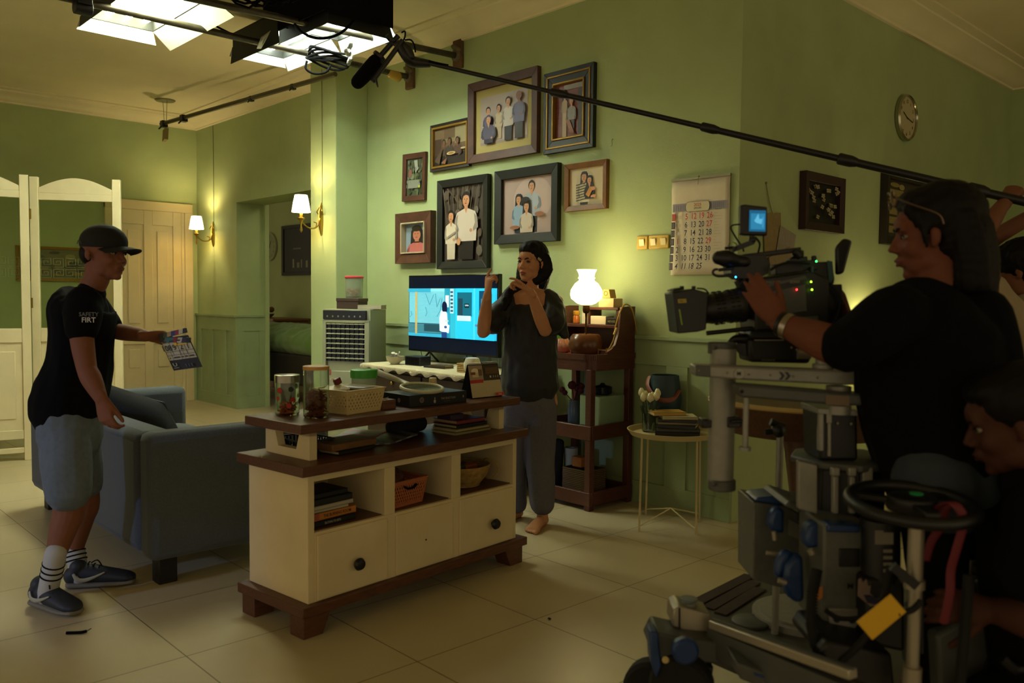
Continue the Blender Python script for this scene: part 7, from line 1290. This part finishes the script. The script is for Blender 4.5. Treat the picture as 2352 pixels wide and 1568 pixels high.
for zoff, flip in ((0, 0), (-.004, 1)):
    vs = [(x_, y_, z_ + zoff) for r_ in rings for x_, y_, z_ in r_]; fs = [(i*7+j, (i+1)*7+j, (i+1)*7+j+1, i*7+j+1) for i in range(n) for j in range(6)]; b.add(vs, [f[::-1] if flip else f for f in fs])
b.tube([V3(r_[-1]) - V3((0, 0, .002)) for r_ in rings], .0035, 6); b.build('cap_brim', M_cap, cap_)
b = MB(S); b.tube([(.02, -.108, .04), (0, -.115, .045), (-.02, -.108, .04)], .006, 6); b.tube([(0.0885, -.04, .035), (.088, -.055, .05), (.086, -.065, .035)], .002, 5); b.build('cap_strap', mat('strap_grey', '#3a3a3a', .5), cap_)
hairmass([('e', (0, -.052, .0), (.068, .055, .06))], TH, 'hair', t, amp=.001)
M_sock = mat('white_sock', '#a8a8a4', .9)
for a_, he, to in ((aN, heN, toN), (aF, heF, toF)):
    an = he.lerp(to, .22); top = a_ + (a_ - an).normalized()*.0; b = MB(); b.ell([(an + UP*.0, .04), (an.lerp(top, .5), .041), (top + (top - an)*.25, .043)]); sk = voxel(b, .006, 1).build('sock', M_sock, t); b = MB(); ax_ = (top - an).normalized()
    for k in range(3): c_ = an.lerp(top, .62 + k*.16); b.lathe([(.0425, -.003), (.0445, -.003), (.0445, .003), (.0425, .003)], c_, ax_, 20, caps=False)
    b.build('sock_stripes', M_blackm, sk); d = (to - he); d.z = 0; L_ = .30; d.normalize(); o_ = V3((he.x, he.y, 0)) + d*-.02; lt = d.cross(UP)
    b = MB(); b.ell([(o_ + d*.03 + UP*.055, .036, .042), (o_ + d*.10 + UP*.06, .040, .046), (o_ + d*.17 + UP*.05, .046, .036), (o_ + d*.25 + UP*.038, .047, .026), (o_ + d*.275 + UP*.034, .036, .02)], lt); b.ell([(o_ + d*.045 + UP*.07, .038, .03), (o_ + d*.055 + UP*.098, .042, .036)], lt); sh = voxel(b, .005, 2).build('sneaker', mat('navy_sneaker', '#20262e', .6), t)
    b = MB(); b.ell([(o_ + d*.02 + UP*.018, .038, .018), (o_ + d*.14 + UP*.016, .045, .016), (o_ + d*.22 + UP*.016, .050, .016), (o_ + d*.28 + UP*.018, .040, .014)], lt); voxel(b, .005, 2).build('sole', mat('grey_sole', '#6c675a', .6), sh)
    b = MB(); sd = -lt if (-lt).dot(VW) < 0 else lt; pl = [(.035, .075), (.06, .048), (.10, .04), (.15, .05), (.21, .072), (.15, .036), (.09, .024), (.05, .034)]
    fq = lambda a, z: o_ + d*a + UP*(z + .012) + sd*(.049 - abs(z - .04)*.25)
    b.ell([(fq(.045, .062), .003, .006), (fq(.06, .04), .003, .009), (fq(.09, .034), .003, .009), (fq(.13, .045), .003, .006), (fq(.17, .062), .003, .003)], sd, 8); b.build('side_mark', mat('pale_tick', '#9a9884', .5), sh)
    b = MB()
    for k in range(5): q = o_ + d*(.10 + k*.022) + UP*(.108 - k*.009); b.tube([q - lt*.022, q + UP*.004, q + lt*.022], .003, 6)
    b.tube([o_ + d*.11 + UP*.11, o_ + d*.14 + UP*.125 + lt*.02, o_ + d*.16 + UP*.1 + lt*.03], .003, 6); b.build('laces', M_blackm, sh)
# clapperboard
t = thing('clapperboard', 'film clapperboard with coloured sticks and white panel held out by the person in the cap', 'clapperboard', W(415, 810, 3.58))
dc = 3.60; o_ = W(400, 851, dc); ux = (W(465, 842, dc - .0) - o_).normalized(); uy = (W(367, 778, dc) - W(400, 851, dc)).normalized(); nn = ux.cross(uy).normalized()
if nn.dot(VW) > 0: nn = -nn
wC, hC = (W(465, 842, dc) - o_).length, (W(367, 778, dc) - o_).length; p = Print(o_ + nn*.004, ux, nn, wC, hC); p.uy = uy
b = MB(); b.obox(o_ + ux*wC/2 + uy*hC/2, ux*wC/2, uy*hC/2, nn*.003); b.build('board', M_black, t, bevel=.001)
p.rect(0, 0, 1, 1, '#12141f'); p.rect(.02, .31, .98, .93, '#b5b5a4')
for y_ in (.45, .56, .84): p.rect(.02, y_, .98, y_ + .012, '#1a1a1c')
for x_ in (.25, .5, .73): p.rect(x_, .45, x_ + .012, .93, '#1a1a1c')
for x_ in (.17, .48, .6, .74): p.rect(x_, .31, x_ + .01, .56, '#1a1a1c')
for s_, x_ in (('108', .13), ('9', .38), ('2', .62), ('1', .85)): p.text(s_, x_, .6, .17, '#17181c', .8)
for x_ in (.05, .3, .54, .78): p.rect(x_, .86, x_ + .14, .9, '#2a2a2e')
for x_, w2 in ((.08, .03), (.22, .22), (.51, .06), (.63, .08), (.78, .16)): p.rect(x_, .36, x_ + w2, .4, '#2a2a2e')
p.text('U', .16, .12, .1, '#b0b0a0', 1.3); p.rect(.08, .06, .26, .08, '#8a8a7c'); p.rect(.5, .06, .55, .16, '#3c3e48'); p.rect(.6, .06, .65, .16, '#3c3e48'); p.rect(.7, .06, .76, .16, '#3c3e48'); p.build('printed_panel', t)
def stick(A, B_, nm, h):
    A, B_ = V3(A), V3(B_); u_ = (B_ - A).normalized(); v_ = nn.cross(u_).normalized(); v_ = v_ if v_.dot(UP) > 0 else -v_; L_ = (B_ - A).length
    b = MB(); b.obox((A + B_)/2, u_*L_/2, v_*h/2, nn*.006); st = b.build(nm, M_black, t, bevel=.001); q = Print(A - v_*h/2 + nn*.0068, u_, nn, L_, h); q.uy = v_
    cols = ['#17181a', '#3a4a38', '#a08a5c', '#2a2f7a', '#8a2838', '#b5b5a8', '#1a1d28'] if nm == 'top_stick' else ['#17181a', '#2f6a70', '#2f6a70', '#8a2838', '#b5b5a8', '#2a2f5a', '#1a1d28']
    for k, c in enumerate(cols): x_ = k/len(cols); q.poly([(x_, 0), (x_ + 1/len(cols), 0), (min(1, x_ + 1/len(cols) + .04), 1), (min(1, x_ + .04), 1)], c)
    q.build('colour_stripes', st)
stick(W(368, 780, dc), W(438, 781, dc), 'lower_stick', .022); stick(W(366, 773, dc), W(429, 758, dc - .01), 'top_stick', .02)
b = MB(); b.lathe([(.008, 0), (.007, .004)], W(405, 790, dc) + nn*.008, nn, 14); b.obox(W(418, 790, dc) + nn*.008, ux*.024, uy*.003, nn*.001); b.build('magnet', M_brass, t)
# ---------------- camera operator
SKO = skin_mat('skin_operator', '#683c2a'); d0 = 2.12
t = thing('person', 'person in black t-shirt, glasses in long dark hair, reaching over the film camera', 'person', V3((W(2150, 900, d0).x, W(2150, 900, d0).y, .30)))
g = lambda px, py, dd=0: W(px, py, d0 + dd)
TH = head_frame(g(2143, 538), -R*.95 + VW*.28 - UP*.14, UP - R*.10); b = MB(); add_head(b, TH, .98, ear=.008, jaw=1.12)
b.ell([(TH @ V3((0, -.02, -.06)), .055, .06), (g(2160, 640), .065, .07), (g(2165, 680), .07, .07)]); b.ell([(g(2150, 760), .11, .12), (g(2150, 850), .13, .14), (g(2180, 1000), .12, .14), (g(2190, 1070), .12, .13)], R)
shN, elN, wrN = g(2030, 745, -.14), g(1930, 800, -.10), g(1792, 742, .02)
b.ell([(shN, .05), (g(1975, 780, -.13), .048), (elN, .044)]); b.ell([(elN, .046), (elN.lerp(wrN, .3), .047), (elN.lerp(wrN, .75), .034), (wrN, .028, .026)])
add_hand(b, wrN, (g(1715, 640, .06) - wrN), (R*.6 - UP*.5 + VW*.6), -1, curls=(.12, .12, .15, .2), s=.92, spread=.02, thumb=(.45, .85, .25))
shF, elF, wrF = g(2080, 740, .2), g(2010, 800, .35), g(1945, 735, .36); b.ell([(shF, .055), (elF, .042)]); b.ell([(elF, .042), (wrF, .028)]); add_hand(b, wrF, (-R*.3 + UP*.9), (-R*.9 - UP*.2), 1, curls=(.7, .75, .8, .85), s=.95)
for k, dd in ((2150, -.09), (2230, .09)): b.ell([(g(k, 1120, dd), .075), (g(k, 1240, dd), .06), (g(k + 5, 1400, dd), .05), (V3((g(k, 1400, dd).x, g(k, 1400, dd).y, .35)), .04)]); q = V3((g(k, 1400, dd).x, g(k, 1400, dd).y, .30)); add_foot(b, q + R*.05, q - R*.19, 1)
finish_body(b, TH, .98, t, SKO, .005); face_parts(t, TH, .98, SKO, '#5e2a22')
cloth([([(g(2182, 690), .072, .08), (g(2168, 706), .12, .13), (g(2150, 740), .155, .18), (g(2135, 790), .172, .18), (g(2140, 880), .182, .18), (g(2155, 980), .175, .18), (g(2180, 1085), .16, .17)], R),
       ([(g(2060, 725, -.11), .075), (g(1995, 768, -.13), .07), (g(1945, 795, -.11), .062)], None), ([(g(2090, 720, .16), .08), (g(2045, 770, .25), .07)], None), ([(g(2230, 720, .0), .07, .13), (g(2258, 840), .06, .14), (g(2250, 960), .06, .14)], R)], 't_shirt', M_tee, t, vox=.008, amp=.006, freq=8, seed=11)
cloth([([(g(2190, 1060), .155, .17), (g(2195, 1110), .16, .175)], R), ([(g(2150, 1100, -.09), .1), (g(2150, 1160, -.09), .095)], None), ([(g(2232, 1090, .08), .1), (g(2240, 1145, .08), .098)], None)], 'shorts', mat('denim_blue_grey', '#2c343c', .9), t, amp=.005, seed=4)
cloth([([(g(k, 1170, dd), .088), (g(k, 1240, dd), .075), (g(k + 5, 1400, dd), .06), (V3((g(k, 1400, dd).x, g(k, 1400, dd).y, .36)), .05)], None) for k, dd in ((2150, -.09), (2232, .09))], 'leggings', M_tee, t, amp=.003, seed=4)
hairmass([('e', (0, -.03, .045), (.088, .100, .088)), ('e', (0, -.055, -.01), (.085, .08, .09)), ('s', [((0, -.075, .0), (.085, .06)), ((0, -.085, -.08), (.085, .055)), ((0, -.085, -.15), (.07, .045))], X), ('s', [((-.07, -.05, .03), (.02, .04)), ((-.08, -.062, -.05), (.02, .04)), ((-.08, -.06, -.14), (.02, .045))], None), ('s', [((.07, -.05, .03), (.02, .04)), ((.08, -.062, -.05), (.02, .04)), ((.08, -.06, -.14), (.02, .045))], None), ('s', [((.045, .06, .072), (.010, .016)), ((.066, .04, .045), (.010, .016)), ((.073, .032, .01), (.007, .010)), ((.072, .03, -.03), (.004, .006))], None), ('s', [((-.045, .06, .072), (.010, .016)), ((-.066, .04, .045), (.010, .016)), ((-.073, .032, .01), (.007, .010)), ((-.072, .03, -.03), (.004, .006))], None), ('e', (0, .02, .085), (.062, .058, .038))], TH, 'hair', t)
b = MB(TH)
for k in (-1, 1): b.tube([(k*.034 + .028*math.cos(a), .088 - abs(math.cos(a))*.004, .10 + .022*math.sin(a)) for a in [i*math.pi/10 for i in range(20)]], .002, 6, close=True); b.tube([(k*.063, .086, .10), (k*.085, .05, .075), (k*.088, -.0, .045), (k*.086, -.01, .02)], .0022, 6)
b.tube([(-.006, .09, .105), (.006, .09, .105)], .002, 6); b.build('glasses_on_head', mat('pale_metal_glasses', '#6e5a48', .3, metal=.7), t)
b = MB(); q = g(2245, 470, .0); b.ell([(q + UP*.02 - R*.01, .010), (q + R*.015 + UP*.005, .012), (q + R*.02 - UP*.02, .008)]); b.ell([(q - R*.03 + UP*.0, .01), (q, .014), (q + R*.02 - UP*.012, .01)]); b.build('hair_claw', M_black, t)
b = MB(); ad = (elN - wrN).normalized(); b.lathe([(.0315, -.008), (.034, -.008), (.034, .008), (.0315, .008)], wrN + ad*.025, ad, 24, caps=False); b.build('wristband', mat('silver_band', '#9a9288', .25, metal=.9), t); b = MB(); b.lathe([(.0305, -.005), (.033, -.005), (.033, .005), (.0305, .005)], wrN + ad*.008, ad, 24, caps=False); b.build('black_band', M_black, t)
# ---------------- boom operator
d0 = 3.42; t = thing('person', 'person in a cream shirt holding up the boom pole at the right edge', 'person', V3((W(2345, 900, d0).x, W(2345, 900, d0).y, 0)))
TH = head_frame(g(2335, 622), -R*.8 + VW*.5 - UP*.3, UP - R*.15); b = MB(); add_head(b, TH, 1.0)
b.ell([(TH @ V3((0, -.03, -.06)), .055), (g(2372, 720), .06)]); b.ell([(g(2368, 790), .10, .09), (g(2360, 920), .10, .09)], R)
s1, e1_, h1 = g(2270, 690, -.1), g(2262, 530, -.05), g(2308, 462, 0); b.ell([(s1, .052), (s1.lerp(e1_, .5), .047), (e1_, .037)]); b.ell([(e1_, .036), (e1_.lerp(h1, .4), .036), (h1, .024)])
add_hand(b, h1 - UP*.01, (R*.55 + UP*.75 + VW*.2), (VW*.2 - R*.1 - UP*.9), 1, curls=(1.5, 1.5, 1.5, 1.5), s=.98, spread=.02, thumb=(.2, .8, .8), tcurl=.2)
s2, e2_, h2 = g(2330, 720, .15), g(2288, 610, .12), g(2300, 540, .1); b.ell([(s2, .042), (e2_, .040)]); b.ell([(e2_, .04), (g(2268, 560, .1), .036), (g(2400, 480, .0), .03)])
for dx, dd in ((2345, 0), (2410, .1)): q = g(dx, 900, dd); b.ell([(q, .085), (V3((q.x, q.y, .5)), .06), (V3((q.x, q.y, .08)), .04)]); add_foot(b, V3((q.x, q.y, 0)) + R*.05, V3((q.x, q.y, 0)) - R*.18 - VW*.05)
finish_body(b, TH, 1.0, t, skin_mat('skin_boom', '#6e4630'), .006); face_parts(t, TH, 1.0, None, '#4a241c')
hairmass([('e', (0, -.03, .04), (.09, .105, .09)), ('e', (0, .03, .075), (.07, .06, .04)), ('e', (0, -.06, -.02), (.08, .07, .07))], TH, 'hair', t, .007, amp=.006)
cloth([([(g(2365, 705), .08, .09), (g(2360, 740), .15, .15), (g(2355, 820), .155, .15), (g(2350, 900), .16, .15), (g(2350, 960), .16, .15)], R), ([(g(2330, 745, -.05), .08), (g(2290, 700, -.08), .072), (g(2275, 668, -.08), .062)], None), ([(g(2345, 740, .12), .075), (g(2310, 680, .14), .065)], None)], 'shirt', mat('cream_shirt', '#8e8062', .9, noise=.05, nscale=30), t, amp=.01, freq=8, seed=9)
cloth([([(g(2350, 930), .15, .13), (g(2350, 1000), .15, .13)], R)] + [([(g(dx, 980, dd), .1), (V3((g(dx, 900, dd).x, g(dx, 900, dd).y, .12)), .07)], None) for dx, dd in ((2345, 0), (2410, .1))], 'trousers', M_tee, t, seed=1)
# ---------------- grip in the foreground
d0 = 1.86; t = thing('person', 'dark-haired person in black bent down low at the right edge beside the steering ring', 'person', V3((W(2420, 1400, 1.8).x, W(2420, 1400, 1.8).y, 0)))
TH = head_frame(g(2325, 968), -R*.82 + VW*.35 - UP*.28, UP - R*.1); b = MB(); add_head(b, TH, .98)
b.ell([(TH @ V3((0, -.03, -.06)), .058), (g(2400, 1110), .065), (g(2430, 1160), .06)]); b.ell([(g(2445, 1250), .10, .13), (g(2470, 1350), .11, .14), (g(2480, 1480), .12, .15), (g(2490, 1600), .12, .15)], R)
s1, e1_, h1 = g(2420, 1230, -.12), g(2410, 1430, -.1), g(2280, 1400, -.02); b.ell([(s1, .06), (e1_, .046)]); b.ell([(e1_, .046), (e1_.lerp(h1, .4), .044), (h1, .028)]); add_hand(b, h1, (-R*.95 + UP*.1), (-UP*.4 + VW*.8), 1, curls=(.5, .6, .7, .7))
q = g(2560, 1600); b.ell([(q, .12), (q - R*.25 - UP*.05 , .08)]); b.ell([(q - R*.25 - UP*.05 + VW*.0, .07), (V3((q.x, q.y, .08)) - R*.22, .045)]); add_foot(b, V3((q.x, q.y, 0)) - R*.17, V3((q.x, q.y, 0)) - R*.4); b.ell([(q + R*.1, .12), (V3((q.x, q.y, .1)) + R*.12, .06)]); add_foot(b, V3((q.x, q.y, 0)) + R*.15, V3((q.x, q.y, 0)) - R*.09)
finish_body(b, TH, .98, t, skin_mat('skin_grip', '#442619'), .006); face_parts(t, TH, .98, None, '#3a1c16')
hairmass([('e', (0, -.03, .045), (.086, .1, .085)), ('e', (0, .025, .08), (.066, .055, .035)), ('e', (0, -.05, -.01), (.08, .07, .07))], TH, 'hair', t, .007)
cloth([([(g(2400, 1110), .09, .1), (g(2430, 1160), .15, .19), (g(2450, 1300), .17, .2), (g(2480, 1480), .175, .21), (g(2490, 1600), .18, .2)], R), ([(g(2410, 1200, -.1), .09), (g(2385, 1300, -.12), .08)], None)], 't_shirt', M_tee, t, seed=7)

cloth([([(q, .135), (q - R*.25 - UP*.05, .10)], None), ([(q - R*.25 - UP*.05, .092), (V3((q.x, q.y, .12)) - R*.22, .065)], None), ([(q + R*.1, .135), (V3((q.x, q.y, .13)) + R*.12, .08)], None)], 'trousers', M_tee, t, seed=3)
